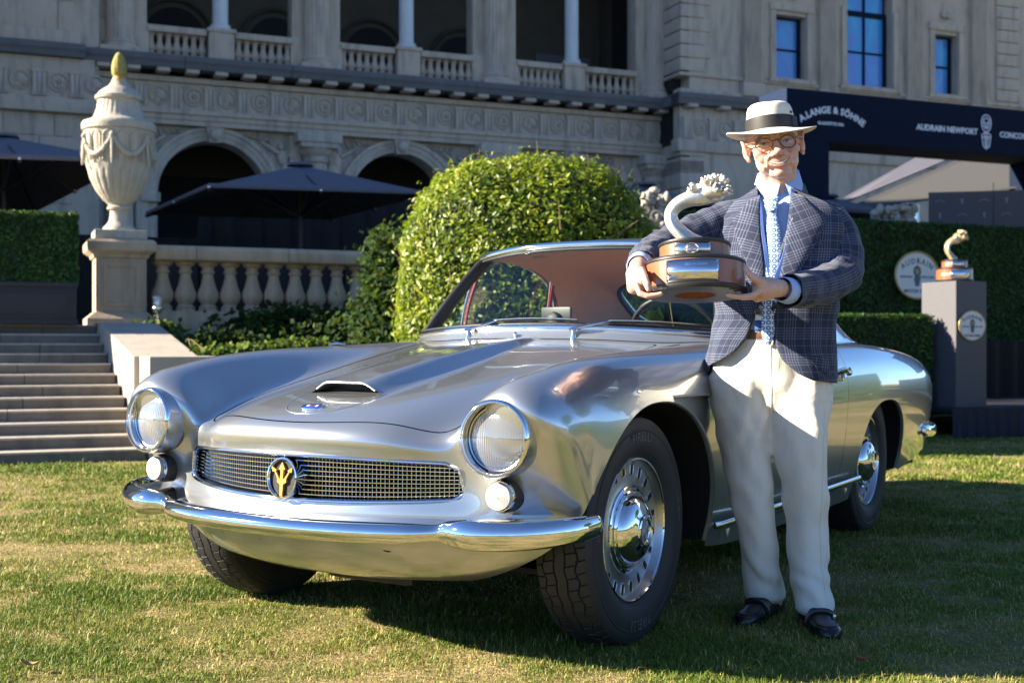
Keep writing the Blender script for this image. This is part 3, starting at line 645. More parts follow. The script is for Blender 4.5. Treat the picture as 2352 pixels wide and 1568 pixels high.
# right wing, slightly forward, with quoins and tall windows
CW_ = 28.6
WINS = [(19.75, 20.75, 8.36, 10.10, 0), (22.15, 23.75, 8.36, 10.45, 1), (25.3, 26.15, 8.36, 10.10, 0)]
xs = [17.0, 19.75, 20.75, 22.15, 23.75, 25.3, 26.15, 34.0]
pbox('wing_wall', 16.72, 34, CW_ + .45, CW_ + 4, TZ, 16, M_VOID)
for i in range(0, 7, 2): pbox('wall_pier', xs[i], xs[i + 1], CW_, CW_ + .46, TZ, 14, M_LIME)
for a0, a1, z0, z1, arcd in WINS:
    pbox('wall_below', a0, a1, CW_, CW_ + .46, TZ, z0, M_LIME); pbox('wall_above', a0, a1, CW_, CW_ + .46, z1 + (.8 if arcd else 0), 14, M_LIME)
    fr = pbox('window', a0, a1, CW_ + .34, CW_ + .36, z0, z1 + (.8 if arcd else 0), M_VOID)
    zm = z0 + (z1 - z0) * .48; am = (a0 + a1) / 2
    m = MB(); f_ = .055
    m.bx(a0, a0 + f_, CW_ + .25, CW_ + .34, z0, z1, LP2); m.bx(a1 - f_ * 2.2, a1, CW_ + .25, CW_ + .34, z0, z1, LP2); m.bx(a0, a1, CW_ + .252, CW_ + .338, z1 - f_, z1 + (.10 if arcd else 0), LP2); m.bx(a0, a1, CW_ + .254, CW_ + .336, z0, z0 + f_, LP2); m.bx(a0, a1, CW_ + .245, CW_ + .33, zm - .025, zm + .025, LP2)
    if arcd: m.bx(am - .03, am + .03, CW_ + .243, CW_ + .33, z0, z1 + .8, LP2)
    m.ob('sash_frame', M_NAVY, fr, None)
    cols_ = [(a0 + f_, am - .03), (am + .03, a1 - f_ * 2.2)] if arcd else [(a0 + f_, a1 - f_ * 2.2)]
    for p0, p1 in cols_:
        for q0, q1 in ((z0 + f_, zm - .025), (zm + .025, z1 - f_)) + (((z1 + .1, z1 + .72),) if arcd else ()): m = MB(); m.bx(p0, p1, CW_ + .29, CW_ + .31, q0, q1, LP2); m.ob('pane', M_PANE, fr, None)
    for q in ((a0 - .20, a0 - .02), (a1 + .02, a1 + .20)): pbox('window_surround', q[0], q[1], CW_ - .06, CW_ + .05, z0 - .05, z1 + .1, M_LIME, None, .02)
    pbox('window_sill', a0 - .28, a1 + .28, CW_ - .12, CW_ + .05, z0 - .16, z0 - .05, M_LIME, None, .02); pbox('window_head', a0 - .24, a1 + .24, CW_ - .08, CW_ + .05, z1 + .1, z1 + .32, M_LIME, None, .03) if not arcd else None
    part('head_ornament', lambda m: (m.ball((am, CW_ - .06, z1 + .55), (.22, .06, .10), 12, 8, LP2), m.ball((am, CW_ - .09, z1 + .55), (.09, .07, .12), 10, 8, LP2)), M_LIME2) if not arcd else None
for a in (18.95, 21.45, 24.5, 26.9):
    part('pilaster', lambda m: [m.bx(a - .28 + .08 * q, a - .28 + .08 * q + .055, CW_ - .15, CW_ + .05, 8.1, 14, LP2, bev=.01) for q in range(7)] and m.bx(a - .30, a + .30, CW_ - .11, CW_ + .05, 8.0, 14, LP2), M_LIME, None, 30); pbox('pilaster_base', a - .36, a + .36, CW_ - .18, CW_ + .05, 7.72, 8.1, M_LIME, None, .03)
for r in range(14):
    w = .92 if r % 2 else .74
    for z0 in ((8.28 + r * .36,) if r < 12 else (6.0 - (r - 12) * .45,)): m = MB(); m.bx(16.70, 16.70 + w, CW_ - .035, CW_ + 1.3, z0 + .012, z0 + .348, LP2, bev=.02); m.ob('quoin_block', M_LIME, PAL, 30); m = MB(); m.bx(27.6, 28.5, CW_ - .06, CW_ + .2, z0 + .012, z0 + .348, LP2, bev=.02); m.ob('quoin_block', M_LIME, PAL, 30)
for r in range(9): m = MB(); m.bx(16.70, 16.70 + (.95 if r % 2 else .75), CW_ - .035, CW_ + 1.3, 2.2 + r * .42 + .012, 2.2 + (r + 1) * .42 - .012, LP2, bev=.02); m.ob('quoin_block', M_LIME, PAL, 30)
pbox('wall_band', 16.66, 34, CW_ - .10, CW_ + .3, 7.66, 7.80, M_LIME, None, .04); pbox('wall_band', 16.66, 34, CW_ - .07, CW_ + 1.2, 8.14, 8.24, M_LIME, None, .03)
for w0 in np.arange(16.5, 33, 2.4): corn(w0, w0 + 2.39, CW_ - .30)
pbox('cornice_return', 16.5, 16.9, CW_ - .28, 30.1, 7.35, 7.63, M_CORN)
pbox('frieze_wall', 16.68, 34, CW_ - .03, CW_ + .3, 6.46, 7.34, M_LIME2); pbox('architrave', 16.6, 34, CW_ - .1, CW_ + .3, 6.12, 6.46, M_LIME, None, .03)
a = 16.75; k = 0
while a < 22:
    o = obj('triglyph', gme, None, PAL); o.location = LP2 @ Vector((a + .18, CW_ - .05, 6.52)); o = obj('medallion', mm[k % 2], None, PAL); o.location = LP2 @ Vector((a + .57, CW_ - .04, 6.55)); a += .79; k += 1
for a in (16.9, 17.9, 18.9): o = obj('modillion', mme, None, PAL); o.location = LP2 @ Vector((a, CW_ - .1, 7.25))
m = MB(); m.bx(-9, 34, 33.8, 52, TZ, 14.5, SITE); o = m.ob('rear_block', M_LIME, PAL, None); o.matrix_local = ST.matrix_world.inverted() if False else (Matrix.Rotation(-FA, 4, 'Z') @ Matrix.Translation(-Vector(PAL.location)))
# ================================================================ the silver coupe
CAR = thing('vintage_coupe', 'silver two door vintage coupe with chrome bumpers and round headlights parked on the lawn', 'car', (-.299, 4.045, 0), -R(31.1))
CAR.rotation_euler = Euler((0, R(.45), -R(31.1)), 'XYZ')

# ---- the skin: a spline surface through sections (rows run nose > tail, columns run centre line > sill)
ROWS = [
 # N0 lower edge of the valance
 [(0,-.50,.215),(.16,-.49,.215),(.32,-.46,.218),(.43,-.42,.222),(.50,-.38,.226),(.56,-.33,.23),(.62,-.29,.235),(.67,-.265,.24),(.70,-.25,.245),(.71,-.24,.25),(.715,-.235,.255)],
 [(0,-.60,.262),(.16,-.592,.262),(.32,-.56,.264),(.44,-.51,.267),(.53,-.455,.27),(.61,-.40,.275),(.68,-.35,.28),(.725,-.31,.285),(.745,-.29,.29),(.752,-.28,.295),(.755,-.275,.30)],
 [(0,-.650,.345),(.16,-.641,.345),(.32,-.607,.346),(.45,-.555,.348),(.54,-.51,.35),(.635,-.46,.352),(.715,-.41,.355),(.765,-.36,.358),(.782,-.33,.36),(.785,-.315,.362),(.786,-.31,.364)],
 [(0,-.668,.412),(.16,-.659,.412),(.32,-.624,.413),(.455,-.565,.414),(.545,-.522,.415),(.645,-.482,.416),(.73,-.435,.418),(.780,-.385,.42),(.798,-.35,.421),(.800,-.335,.421),(.800,-.33,.42)],
 [(0,-.660,.452),(.16,-.651,.452),(.32,-.616,.455),(.465,-.552,.46),(.55,-.515,.465),(.648,-.50,.475),(.738,-.455,.478),(.788,-.398,.475),(.803,-.36,.465),(.806,-.34,.445),(.806,-.33,.43)],
 [(0,-.655,.515),(.16,-.646,.515),(.32,-.610,.515),(.47,-.545,.518),(.555,-.512,.525),(.648,-.525,.55),(.742,-.492,.55),(.794,-.432,.545),(.807,-.37,.52),(.810,-.345,.475),(.810,-.335,.44)],
 [(0,-.664,.575),(.16,-.655,.575),(.32,-.618,.574),(.468,-.545,.572),(.530,-.530,.600),(.648,-.552,.62),(.748,-.530,.62),(.800,-.460,.605),(.809,-.375,.56),(.812,-.35,.495),(.812,-.337,.445)],
 [(0,-.684,.612),(.16,-.674,.612),(.32,-.634,.610),(.462,-.545,.605),(.526,-.542,.655),(.648,-.568,.70),(.754,-.556,.672),(.805,-.478,.645),(.810,-.377,.58),(.813,-.352,.505),(.813,-.338,.448)],
 [(0,-.672,.652),(.16,-.661,.651),(.32,-.618,.646),(.456,-.527,.628),(.529,-.532,.712),(.648,-.572,.752),(.752,-.556,.722),(.806,-.474,.672),(.811,-.374,.595),(.814,-.350,.51),(.813,-.338,.45)],
 # A .. along the bonnet
 [(0,-.605,.684),(.16,-.594,.683),(.32,-.556,.676),(.455,-.476,.650),(.534,-.462,.724),(.651,-.520,.794),(.758,-.492,.754),(.808,-.425,.695),(.813,-.360,.605),(.816,-.342,.52),(.812,-.333,.45)],
 [(0,-.47,.722),(.16,-.461,.720),(.32,-.435,.712),(.458,-.385,.682),(.546,-.355,.732),(.655,-.415,.818),(.762,-.388,.773),(.808,-.345,.705),(.820,-.325,.61),(.820,-.315,.52),(.810,-.305,.44)],
 [(0,-.26,.762),(.16,-.255,.760),(.32,-.245,.751),(.462,-.225,.722),(.552,-.22,.766),(.660,-.255,.843),(.765,-.245,.800),(.818,-.230,.715),(.831,-.225,.61),(.829,-.22,.50),(.808,-.215,.40)],
 [(0,0,.803),(.16,0,.801),(.32,0,.791),(.468,0,.764),(.560,0,.804),(.664,-.01,.864),(.768,-.01,.822),(.822,0,.722),(.836,0,.61),(.832,0,.47),(.806,0,.33)],
 [(0,.3,.850),(.16,.3,.848),(.32,.3,.838),(.478,.3,.820),(.570,.3,.848),(.668,.3,.875),(.768,.3,.840),(.822,.3,.733),(.834,.3,.61),(.826,.3,.43),(.792,.3,.26)],
 [(0,.6,.895),(.16,.6,.893),(.32,.6,.885),(.490,.6,.868),(.580,.6,.878),(.672,.6,.886),(.766,.6,.850),(.816,.6,.740),(.826,.6,.61),(.812,.6,.40),(.768,.6,.21)],
 [(0,.9,.930),(.16,.9,.928),(.32,.9,.922),(.500,.9,.907),(.590,.9,.902),(.676,.9,.895),(.766,.9,.857),(.814,.9,.745),(.822,.9,.61),(.806,.9,.39),(.758,.9,.19)],
 [(0,1.3,.935),(.16,1.3,.934),(.32,1.3,.928),(.500,1.3,.913),(.590,1.3,.906),(.680,1.3,.898),(.766,1.3,.862),(.813,1.3,.748),(.821,1.3,.61),(.804,1.3,.385),(.756,1.3,.185)],
 [(0,1.75,.930),(.16,1.75,.930),(.32,1.75,.925),(.500,1.75,.915),(.590,1.75,.909),(.682,1.75,.900),(.768,1.75,.866),(.814,1.75,.752),(.821,1.75,.61),(.804,1.75,.385),(.757,1.75,.185)],
 [(0,2.2,.925),(.16,2.2,.925),(.32,2.2,.922),(.500,2.2,.914),(.592,2.2,.910),(.688,2.2,.903),(.776,2.2,.872),(.822,2.2,.757),(.828,2.2,.61),(.810,2.2,.39),(.764,2.2,.19)],
 [(0,2.6,.920),(.16,2.6,.920),(.32,2.6,.918),(.500,2.6,.912),(.596,2.6,.910),(.694,2.6,.903),(.784,2.6,.872),(.830,2.6,.757),(.836,2.6,.61),(.818,2.6,.40),(.772,2.6,.21)],
 [(0,3.0,.905),(.16,3.0,.904),(.32,3.0,.900),(.500,3.0,.893),(.592,3.0,.893),(.690,3.0,.888),(.780,3.0,.857),(.828,3.0,.748),(.834,3.0,.61),(.814,3.0,.42),(.772,3.0,.24)],
 [(0,3.4,.868),(.16,3.4,.867),(.32,3.4,.862),(.490,3.4,.855),(.580,3.4,.860),(.676,3.4,.863),(.764,3.4,.835),(.812,3.4,.735),(.818,3.4,.61),(.800,3.4,.44),(.765,3.4,.27)],
 [(0,3.75,.815),(.16,3.75,.814),(.32,3.75,.808),(.475,3.74,.800),(.565,3.74,.812),(.655,3.74,.826),(.738,3.72,.802),(.785,3.70,.715),(.792,3.70,.60),(.778,3.68,.45),(.745,3.66,.29)],
 [(0,4.02,.762),(.16,4.02,.761),(.32,4.01,.757),(.465,4.00,.750),(.552,3.99,.765),(.636,3.98,.788),(.708,3.95,.764),(.748,3.92,.690),(.760,3.90,.59),(.748,3.88,.45),(.718,3.86,.30)],
 [(0,4.10,.730),(.16,4.10,.729),(.32,4.09,.726),(.460,4.08,.720),(.545,4.07,.735),(.625,4.07,.752),(.692,4.05,.732),(.728,4.02,.672),(.738,4.00,.58),(.728,3.98,.45),(.700,3.95,.30)],
 [(0,4.12,.66),(.16,4.12,.66),(.32,4.11,.66),(.458,4.10,.655),(.540,4.10,.66),(.615,4.11,.665),(.680,4.09,.65),(.713,4.06,.615),(.720,4.04,.55),(.712,4.02,.44),(.686,3.99,.30)],
 [(0,4.08,.50),(.16,4.08,.50),(.32,4.075,.50),(.455,4.065,.50),(.535,4.06,.50),(.605,4.05,.50),(.664,4.04,.49),(.692,4.02,.47),(.698,4.01,.44),(.692,3.99,.38),(.672,3.97,.29)],
 [(0,4.02,.36),(.16,4.02,.36),(.32,4.01,.36),(.450,4.00,.36),(.528,4.00,.355),(.592,3.99,.35),(.645,3.98,.345),(.668,3.97,.335),(.674,3.965,.32),(.670,3.955,.30),(.655,3.94,.27)],
 [(0,3.85,.24),(.16,3.85,.24),(.32,3.85,.24),(.445,3.84,.24),(.52,3.84,.24),(.58,3.83,.24),(.628,3.83,.24),(.648,3.82,.24),(.652,3.82,.24),(.65,3.815,.24),(.64,3.81,.235)],
]
CAGE0 = np.array(ROWS, float)
CAGE0[..., 1] = np.where(CAGE0[..., 1] > 3.3, 3.3 + (CAGE0[..., 1] - 3.3) * 1.14, CAGE0[..., 1])
def ext(C):
    """add phantom rows and columns: mirror at the centre line, reflect at the other edges"""
    T, Sn, _ = C.shape
    E = np.zeros((T + 2, Sn + 2, 3)); E[1:-1, 1:-1] = C
    E[1:-1, 0] = C[:, 1] * (-1, 1, 1); E[1:-1, -1] = 2 * C[:, -1] - C[:, -2]
    E[0] = 2 * E[1] - E[2]; E[-1] = 2 * E[-2] - E[-3]
    return E
def bs(u): return np.stack([(1 - u) ** 3, 3 * u ** 3 - 6 * u ** 2 + 4, -3 * u ** 3 + 3 * u ** 2 + 3 * u + 1, u ** 3], -1) / 6
def bsd(u): return np.stack([-3 * (1 - u) ** 2, 9 * u ** 2 - 12 * u, -9 * u ** 2 + 6 * u + 3, 3 * u ** 2], -1) / 6
def seval(E, t, s, dt=False, ds=False):
    T, Sn = E.shape[0] - 2, E.shape[1] - 2
    it = np.clip(np.floor(t).astype(int), 0, T - 2); js = np.clip(np.floor(s).astype(int), 0, Sn - 2)
    bt = (bsd if dt else bs)(t - it); bsn = (bsd if ds else bs)(s - js)
    out = np.zeros(t.shape + (3,))
    for a in range(4):
        for b in range(4):
            out += (bt[..., a] * bsn[..., b])[..., None] * E[it + a, js + b]
    return out
def fit_cage(T0, it=3, k=.9):
    C = T0.copy(); tt, ss = np.meshgrid(np.arange(T0.shape[0], dtype=float), np.arange(T0.shape[1], dtype=float), indexing='ij')
    for _ in range(it): C += k * (T0 - seval(ext(C), tt, ss))
    C[:, 0, 0] = 0
    return ext(C)
CE = fit_cage(CAGE0, 2, .85)
NT_, NS_ = CAGE0.shape[0] - 1, CAGE0.shape[1] - 1
def surf(t, s):
    P = seval(CE, t, s); N = np.cross(seval(CE, t, s, dt=True), seval(CE, t, s, ds=True))
    N /= np.linalg.norm(N, axis=-1, keepdims=True) + 1e-12
    return P, N
def invert(X, Y, t0, s0):
    """surface parameters above (X, Y) on the top of the car"""
    X = np.asarray(X, float); Y = np.asarray(Y, float); t = np.full(X.shape, float(t0)) if np.isscalar(t0) else t0.copy(); s = np.full(X.shape, float(s0)) if np.isscalar(s0) else s0.copy()
    for _ in range(40):
        P = seval(CE, t, s); A = seval(CE, t, s, dt=True); B = seval(CE, t, s, ds=True)
        rx, ry = X - P[..., 0], Y - P[..., 1]; det = A[..., 0] * B[..., 1] - A[..., 1] * B[..., 0]
        det = np.where(np.abs(det) < 1e-9, 1e-9, det)
        dt_ = (rx * B[..., 1] - ry * B[..., 0]) / det; ds_ = (A[..., 0] * ry - A[..., 1] * rx) / det
        t = np.clip(t + np.clip(dt_, -.7, .7), 0, NT_); s = np.clip(s + np.clip(ds_, -.7, .7), 0, NS_)
    return t, s
def topz(X, Y):
    X = np.abs(np.asarray(X, float)); Y = np.asarray(Y, float)
    t0 = np.interp(Y, [-.67, -.6, -.47, -.26, 0, .3, .6, .9, 1.3, 2.2, 3.0, 3.75, 4.1], [8, 9, 10, 11, 12, 13, 14, 15, 16, 18, 20, 22, 24])
    s0 = np.interp(X, [0, .16, .32, .46, .55, .65, .76], [0, 1, 2, 3, 4, 5, 6])
    t, s = invert(X, Y, t0, s0); return seval(CE, t, s)[..., 2]

def clip(V, N, F, val):
    """keep the part of a mesh where val > 0"""
    val = np.asarray(val); keep = val > 0
    V = list(map(tuple, V)); N = list(map(tuple, N)); cut = {}; out = []
    def mid(a, b):
        k = (a, b) if a < b else (b, a)
        if k not in cut:
            w = val[a] / (val[a] - val[b])
            V.append(tuple(V[a][i] + (V[b][i] - V[a][i]) * w for i in range(3))); N.append(tuple(N[a][i] + (N[b][i] - N[a][i]) * w for i in range(3)))
            cut[k] = len(V) - 1
        return cut[k]
    for f in F:
        ks = [keep[i] for i in f]
        if all(ks): out.append(tuple(f)); continue
        if not any(ks): continue
        g = []
        for q in range(len(f)):
            a, b = f[q], f[(q + 1) % len(f)]
            if keep[a]: g.append(a)
            if keep[a] != keep[b]: g.append(mid(a, b))
        if len(g) >= 3: out.append(tuple(g))
    used = sorted({i for f in out for i in f}); mp = {o: i for i, o in enumerate(used)}
    return np.array([V[i] for i in used]), np.array([N[i] for i in used]), [tuple(mp[i] for i in f) for f in out]
def mirror(V, N, F):
    V2 = V * (-1, 1, 1); N2 = N * (-1, 1, 1); n = len(V)
    return np.vstack([V, V2]), np.vstack([N, N2]), list(F) + [tuple(i + n for i in reversed(f)) for f in F]
def skin(name, V, N, F, mat, parent=None, both=True, smooth_normals=True):
    if both: V, N, F = mirror(V, N, F)
    N = N / (np.linalg.norm(N, axis=1, keepdims=True) + 1e-12)
    me = mesh_np(name, V, F, 180, normals=N if smooth_normals else None)
    return obj(name, me, mat, parent)

KT, KS = 9, 8
tg, sg = np.meshgrid(np.linspace(0, NT_, NT_ * KT + 1), np.linspace(0, NS_, NS_ * KS + 1), indexing='ij')
PV, PN = surf(tg, sg)
SH = tg.shape
PV = PV.reshape(-1, 3); PN = PN.reshape(-1, 3)
if PN[(12 * KT) * SH[1] + KS][2] < 0: PN = -PN; FLIP = True
else: FLIP = False
PF = []
for i in range(SH[0] - 1):
    for j in range(SH[1] - 1):
        q = (i * SH[1] + j, i * SH[1] + j + 1, (i + 1) * SH[1] + j + 1, (i + 1) * SH[1] + j)
        PF.append(q)
a, b, c_ = PV[PF[5000][0]], PV[PF[5000][1]], PV[PF[5000][2]]
if np.dot(np.cross(b - a, c_ - a), PN[PF[5000][0]]) < 0: PF = [tuple(reversed(q)) for q in PF]

def smin(a, b, k=.03):
    h = np.clip(.5 + .5 * (b - a) / k, 0, 1); return b + (a - b) * h - k * h * (1 - h)
def f_arch(V):
    x, y, z = V[:, 0], V[:, 1], V[:, 2]
    f1 = (np.abs((y - .075) / .475) ** 2.2 + np.abs((z - .235) / .485) ** 2.2) ** (1 / 2.2) - 1
    f1 = np.where((z < .235), np.abs((y - .075) / .475) - 1 , f1)
    f2 = (np.abs((y - 2.70) / .43) ** 2.4 + np.abs((z - .26) / .372) ** 2.4) ** (1 / 2.4) - 1
    f2 = np.where((z < .26), np.abs((y - 2.70) / .43) - 1, f2)
    return np.where(x > .45, np.minimum(f1, f2) * .4, 1)
def f_hood(V):
    x, y, z = np.abs(V[:, 0]), V[:, 1], V[:, 2]
    yf = -.652 + .150 * (x / .45) ** 2; xs = .452 + .055 * (y + .5) / 1.1; yr = .655 + .13 * (x / .6) ** 2
    return smin(smin(y - yf, xs - x, .035), yr - y, .05)
def f_cabin(V):
    x, y, z = np.abs(V[:, 0]), V[:, 1], V[:, 2]
    f = np.minimum(np.minimum(.630 - x, y - (.80 + .14 * (x / .66) ** 2.2)), 2.72 - y)
    return np.where(z > .8, -f, 1)
def f_grille(V):
    x, y, z = np.abs(V[:, 0]), V[:, 1], V[:, 2]
    top = .574 - .012 * (x / .5) ** 2; bot = .449 + .016 * (x / .5) ** 2
    xe = .517 - .020 * np.clip((z - .455) / .12, 0, 1)
    f = smin(smin(top - z, z - bot, .02), xe - x, .03)
    return np.where(y < -.42, -f, 1)
def f_door(V):
    y, z = V[:, 1], V[:, 2]
    yf = .92 + .0 * z; yb = 2.055 - .10 * np.clip((.75 - z), 0, 1) ** 1.2
    return smin(smin(y - yf, yb - y, .05), z - .245, .05)
x_, y_, z_ = PV.T
hoodf = np.where((z_ > .6) & (tg.ravel() > 7.6), f_hood(PV), -1)
doorf = np.where((x_ > .70) & (z_ < .90), f_door(PV), -1)
def side_x_early(y, z):
    m_ = (np.abs(PV[:, 1] - y) < .08) & (np.abs(PV[:, 2] - z) < .06) & (PV[:, 0] > .5); d = (PV[m_, 1] - y) ** 2 + (PV[m_, 2] - z) ** 2; k = np.argsort(d)[:4]; w = 1 / (d[k] + 1e-6)
    return float((PV[m_, 0][k] * w).sum() / w.sum())
V0, N0, F0 = clip(PV, PN, PF, f_arch(PV))
V0, N0, F0 = clip(V0, N0, F0, f_grille(V0))
V0, N0, F0 = clip(V0, N0, F0, f_cabin(V0))
hf = np.where((V0[:, 2] > .6) & (V0[:, 0] < .55) & (V0[:, 1] < 1) & (V0[:, 1] > -.67) & ~((V0[:, 1] < -.64) & (V0[:, 2] < .63)), f_hood(V0), -1)
VB, NB, FB = clip(V0, N0, F0, -hf - .0026)
df = np.where((VB[:, 0] > .70) & (VB[:, 2] < .893), f_door(VB), -1)
df = np.where((VB[:, 2] >= .86), np.minimum(df, .893 - VB[:, 2]), df)
VBB, NBB, FBB = clip(VB, NB, FB, -df - .0016)
def f_vent(V):
    x, y, z = V[:, 0], V[:, 1], V[:, 2]
    return np.where(x > .6, np.minimum(np.minimum(.730 - .010 * (y - .2) - z, y - .16), .916 - y), -1)
VV_, NV_, FV_ = clip(VBB, NBB, FBB, f_vent(VBB)); VBB, NBB, FBB = clip(VBB, NBB, FBB, -f_vent(VBB))
BODY = skin('body', VBB, NBB, FBB, M_PAINT, CAR)
kv = .030 * sstep(.916, .52, VV_[:, 1]) * sstep(.16, .50, VV_[:, 2])
for sgn in (1, -1):
    skin('vent_panel', (VV_ - np.array((1, 0, 0)) * kv[:, None]) * (sgn, 1, 1), NV_ * (sgn, 1, 1), FV_ if sgn > 0 else [tuple(reversed(f)) for f in FV_], M_PAINT, CAR, both=False)
    A = []
    for yy in np.linspace(.165, .914, 40):
        zz = .730 - .010 * (yy - .2); X = side_x_early(yy, zz); k_ = .030 * float(sstep(.916, .52, yy)); A.append([(sgn * (X + .0012), yy, zz + .006), (sgn * (X + .0016), yy, zz - .001), (sgn * (X - .004), yy, zz - .004), (sgn * (X - k_ - .003), yy, zz - .001)])
    m = MB(); m.grid(A); m.ob('wing_crease', M_PAINT, CAR, 50)
VD, ND, FD = clip(VB, NB, FB, df - .0016)
for sgn in (1, -1):
    W_, Nn = VD * (sgn, 1, 1), ND * (sgn, 1, 1)
    dr = skin('door', W_, Nn, FD if sgn > 0 else [tuple(reversed(f)) for f in FD], M_PAINT, CAR, both=False)
    # handle: a slim bar on two feet with a push button
    h = MB(); hx = .826
    h.tube([(sgn * (hx + .030), 1.80, .786), (sgn * (hx + .034), 1.86, .790), (sgn * (hx + .032), 1.94, .789), (sgn * (hx + .024), 1.975, .786)], [.007, .009, .010, .008], 10)
    h.tube([(sgn * (hx - .02), 1.945, .775), (sgn * (hx + .028), 1.945, .787)], [.014, .010], 10)
    h.ball((sgn * (hx + .02), 1.985, .775), (.016, .016, .016), 12, 8)
    h.box((sgn * (hx - .002), 1.955, .762), (.02, .03, .05), bev=.006)
    h.ob('door_handle', M_CHROME, dr)
VH, NH, FH = clip(V0, N0, F0, hf - .0026)
HOOD = skin('hood', VH, NH, FH, M_PAINT, CAR)
# black sheets added below the panel gaps to keep light out
inn = (np.minimum(hf + .06, 1))
VI, NI, FI = clip(V0, N0, F0, np.where((V0[:, 2] > .64) & (V0[:, 1] < .9) & (V0[:, 0] < .62), hf + .05, -1))
skin('gap_blackout', VI - NI * .02, NI, FI, M_BLACK, CAR)
VI, NI, FI = clip(VB, NB, FB, np.where((VB[:, 0] > .70) & (VB[:, 2] < .88), f_door(VB) + .03, -1))
skin('gap_blackout', VI - NI * .015, NI, FI, M_BLACK, CAR)

# ---- wheel arch lips and liners
def arch_curve(cy, cz, hw, hh, p, n=46):
    """front and rear opening in the side view"""
    pts = [(cy - hw, .235 if cy < 1 else .26)]
    for i in range(n + 1):
        a = math.pi - math.pi * i / n
        cx, sx = math.cos(a), math.sin(a)
        pts.append((cy + hw * np.sign(cx) * abs(cx) ** (2 / p), cz + hh * abs(sx) ** (2 / p)))
    return pts
def side_x(y, z):
    m = (np.abs(PV[:, 1] - y) < .08) & (np.abs(PV[:, 2] - z) < .06) & (PV[:, 0] > .5)
    if not m.any(): return .78
    d = (PV[m, 1] - y) ** 2 + (PV[m, 2] - z) ** 2; k = np.argsort(d)[:4]; w = 1 / (d[k] + 1e-6)
    return float((PV[m, 0][k] * w).sum() / w.sum())
for cy, cz, hw, hh, p in ((.075, .235, .475, .485, 2.2), (2.70, .26, .43, .372, 2.4)):
    crv = [q for q in arch_curve(cy, cz, hw, hh, p) if q[1] > .2]
    for sgn in (1, -1):
        m = MB(); A = []
        for (y, z) in crv:
            X = side_x(y, z)
            ey, ez = cy + (y - cy) * .988, cz + (z - cz) * .988
            A.append([(sgn * X, y, z), (sgn * (X - .004), ey, ez), (sgn * (X - .016), ey, ez)])
        m.grid(A); m.ob('arch_lip', M_PAINT, CAR, 60)
        m = MB(); A = []
        for (y, z) in crv:
            X = side_x(y, z) - .010
            A.append([(sgn * X, cy + (y - cy) * .99, cz + (z - cz) * .99), (sgn * (X - .05), cy + (y - cy) * 1.0, cz + (z - cz) * 1.0), (sgn * .45, cy + (y - cy) * .98, cz + (z - cz) * .98)])
        m.grid(A)
        m.f.append(tuple(i * 3 + 2 for i in range(len(A))))
        m.ob('wheel_well', M_BLACK, CAR, 60)

# ---- bonnet scoop
def scoop_h(X, Y):
    w = np.interp(Y, [-.42, -.2, .2, .8], [.118, .110, .08, .03]); Hh = np.interp(Y, [-.42, -.3, 0, .3, .6, .8], [.036, .040, .038, .030, .014, .0])
    q = np.clip(1 - (np.abs(X) / (w * 1.28)) ** 2, 0, 1)
    return Hh * np.clip(q * 1.45, 0, 1) ** 1.1 * (1 - .25 * (np.abs(X) / w) ** 2 * (np.abs(X) < w))
ys = np.concatenate([np.linspace(-.405, -.3, 14), np.linspace(-.28, .8, 50)]); us = np.linspace(-1, 1, 49)
YY, UU = np.meshgrid(ys, us, indexing='ij'); XX = UU * np.interp(YY, [-.42, -.2, .2, .8], [.150, .142, .106, .042])
q = np.abs(XX / np.interp(YY, [-.42, -.2, .2, .8], [.150, .142, .106, .042]))
HH = np.interp(YY, [-.42, -.3, 0, .3, .6, .8], [.034, .040, .040, .031, .014, .0])
bul = HH * (1 - sstep(.42, 1.0, q)); ZZ = topz(XX, YY) + bul + .0012 - .002 * (q > .995)
YS = YY + .010 * (q ** 2) - .0
m = MB(); m.grid(np.stack([XX, YS, ZZ], -1)); SC = m.ob('hood_scoop', M_PAINT, CAR, 180)
# mouth: rolled lip, dark throat and the curved floor that leads into it
i0 = 0; lip = [(XX[0, j], YS[0, j] - .001, ZZ[0, j] - .001) for j in range(6, 43)]
m = MB(); m.tube(lip, .0035, 8); m.ob('scoop_lip', M_PAINT, SC, 60)
m = MB(); A = []
for j in range(6, 43):
    x0 = XX[0, j]; zt = ZZ[0, j] - .002; zb = float(topz(x0 * .98, -.405)) + .001
    A.append([(x0, -.402, zt), (x0 * .97, -.385, zt - .003), (x0 * .95, -.36, max(zb, zt - .012)), (x0 * .95, -.36, zb - .012 if abs(x0) < .1 else zb), (x0 * .97, -.40, zb + .0015)])
m.grid(A); m.ob('scoop_mouth', M_BLACK, SC, 60)
m = MB(); A = []
for k in range(9):
    th = -math.pi + math.pi * k / 8; row = []
    for r in np.linspace(0, 1, 6):
        x0 = .098 * math.cos(th) * (1 if True else r); yy = -.408 + .03 * math.sin(th)
        x1 = x0 * r; y1 = -.405 + (yy + .405) * r
        row.append((x1, y1, float(topz(x1, y1)) + .0012))
    A.append(row)
m.grid(A); m.ob('scoop_floor', M_PAINT, SC, 60)
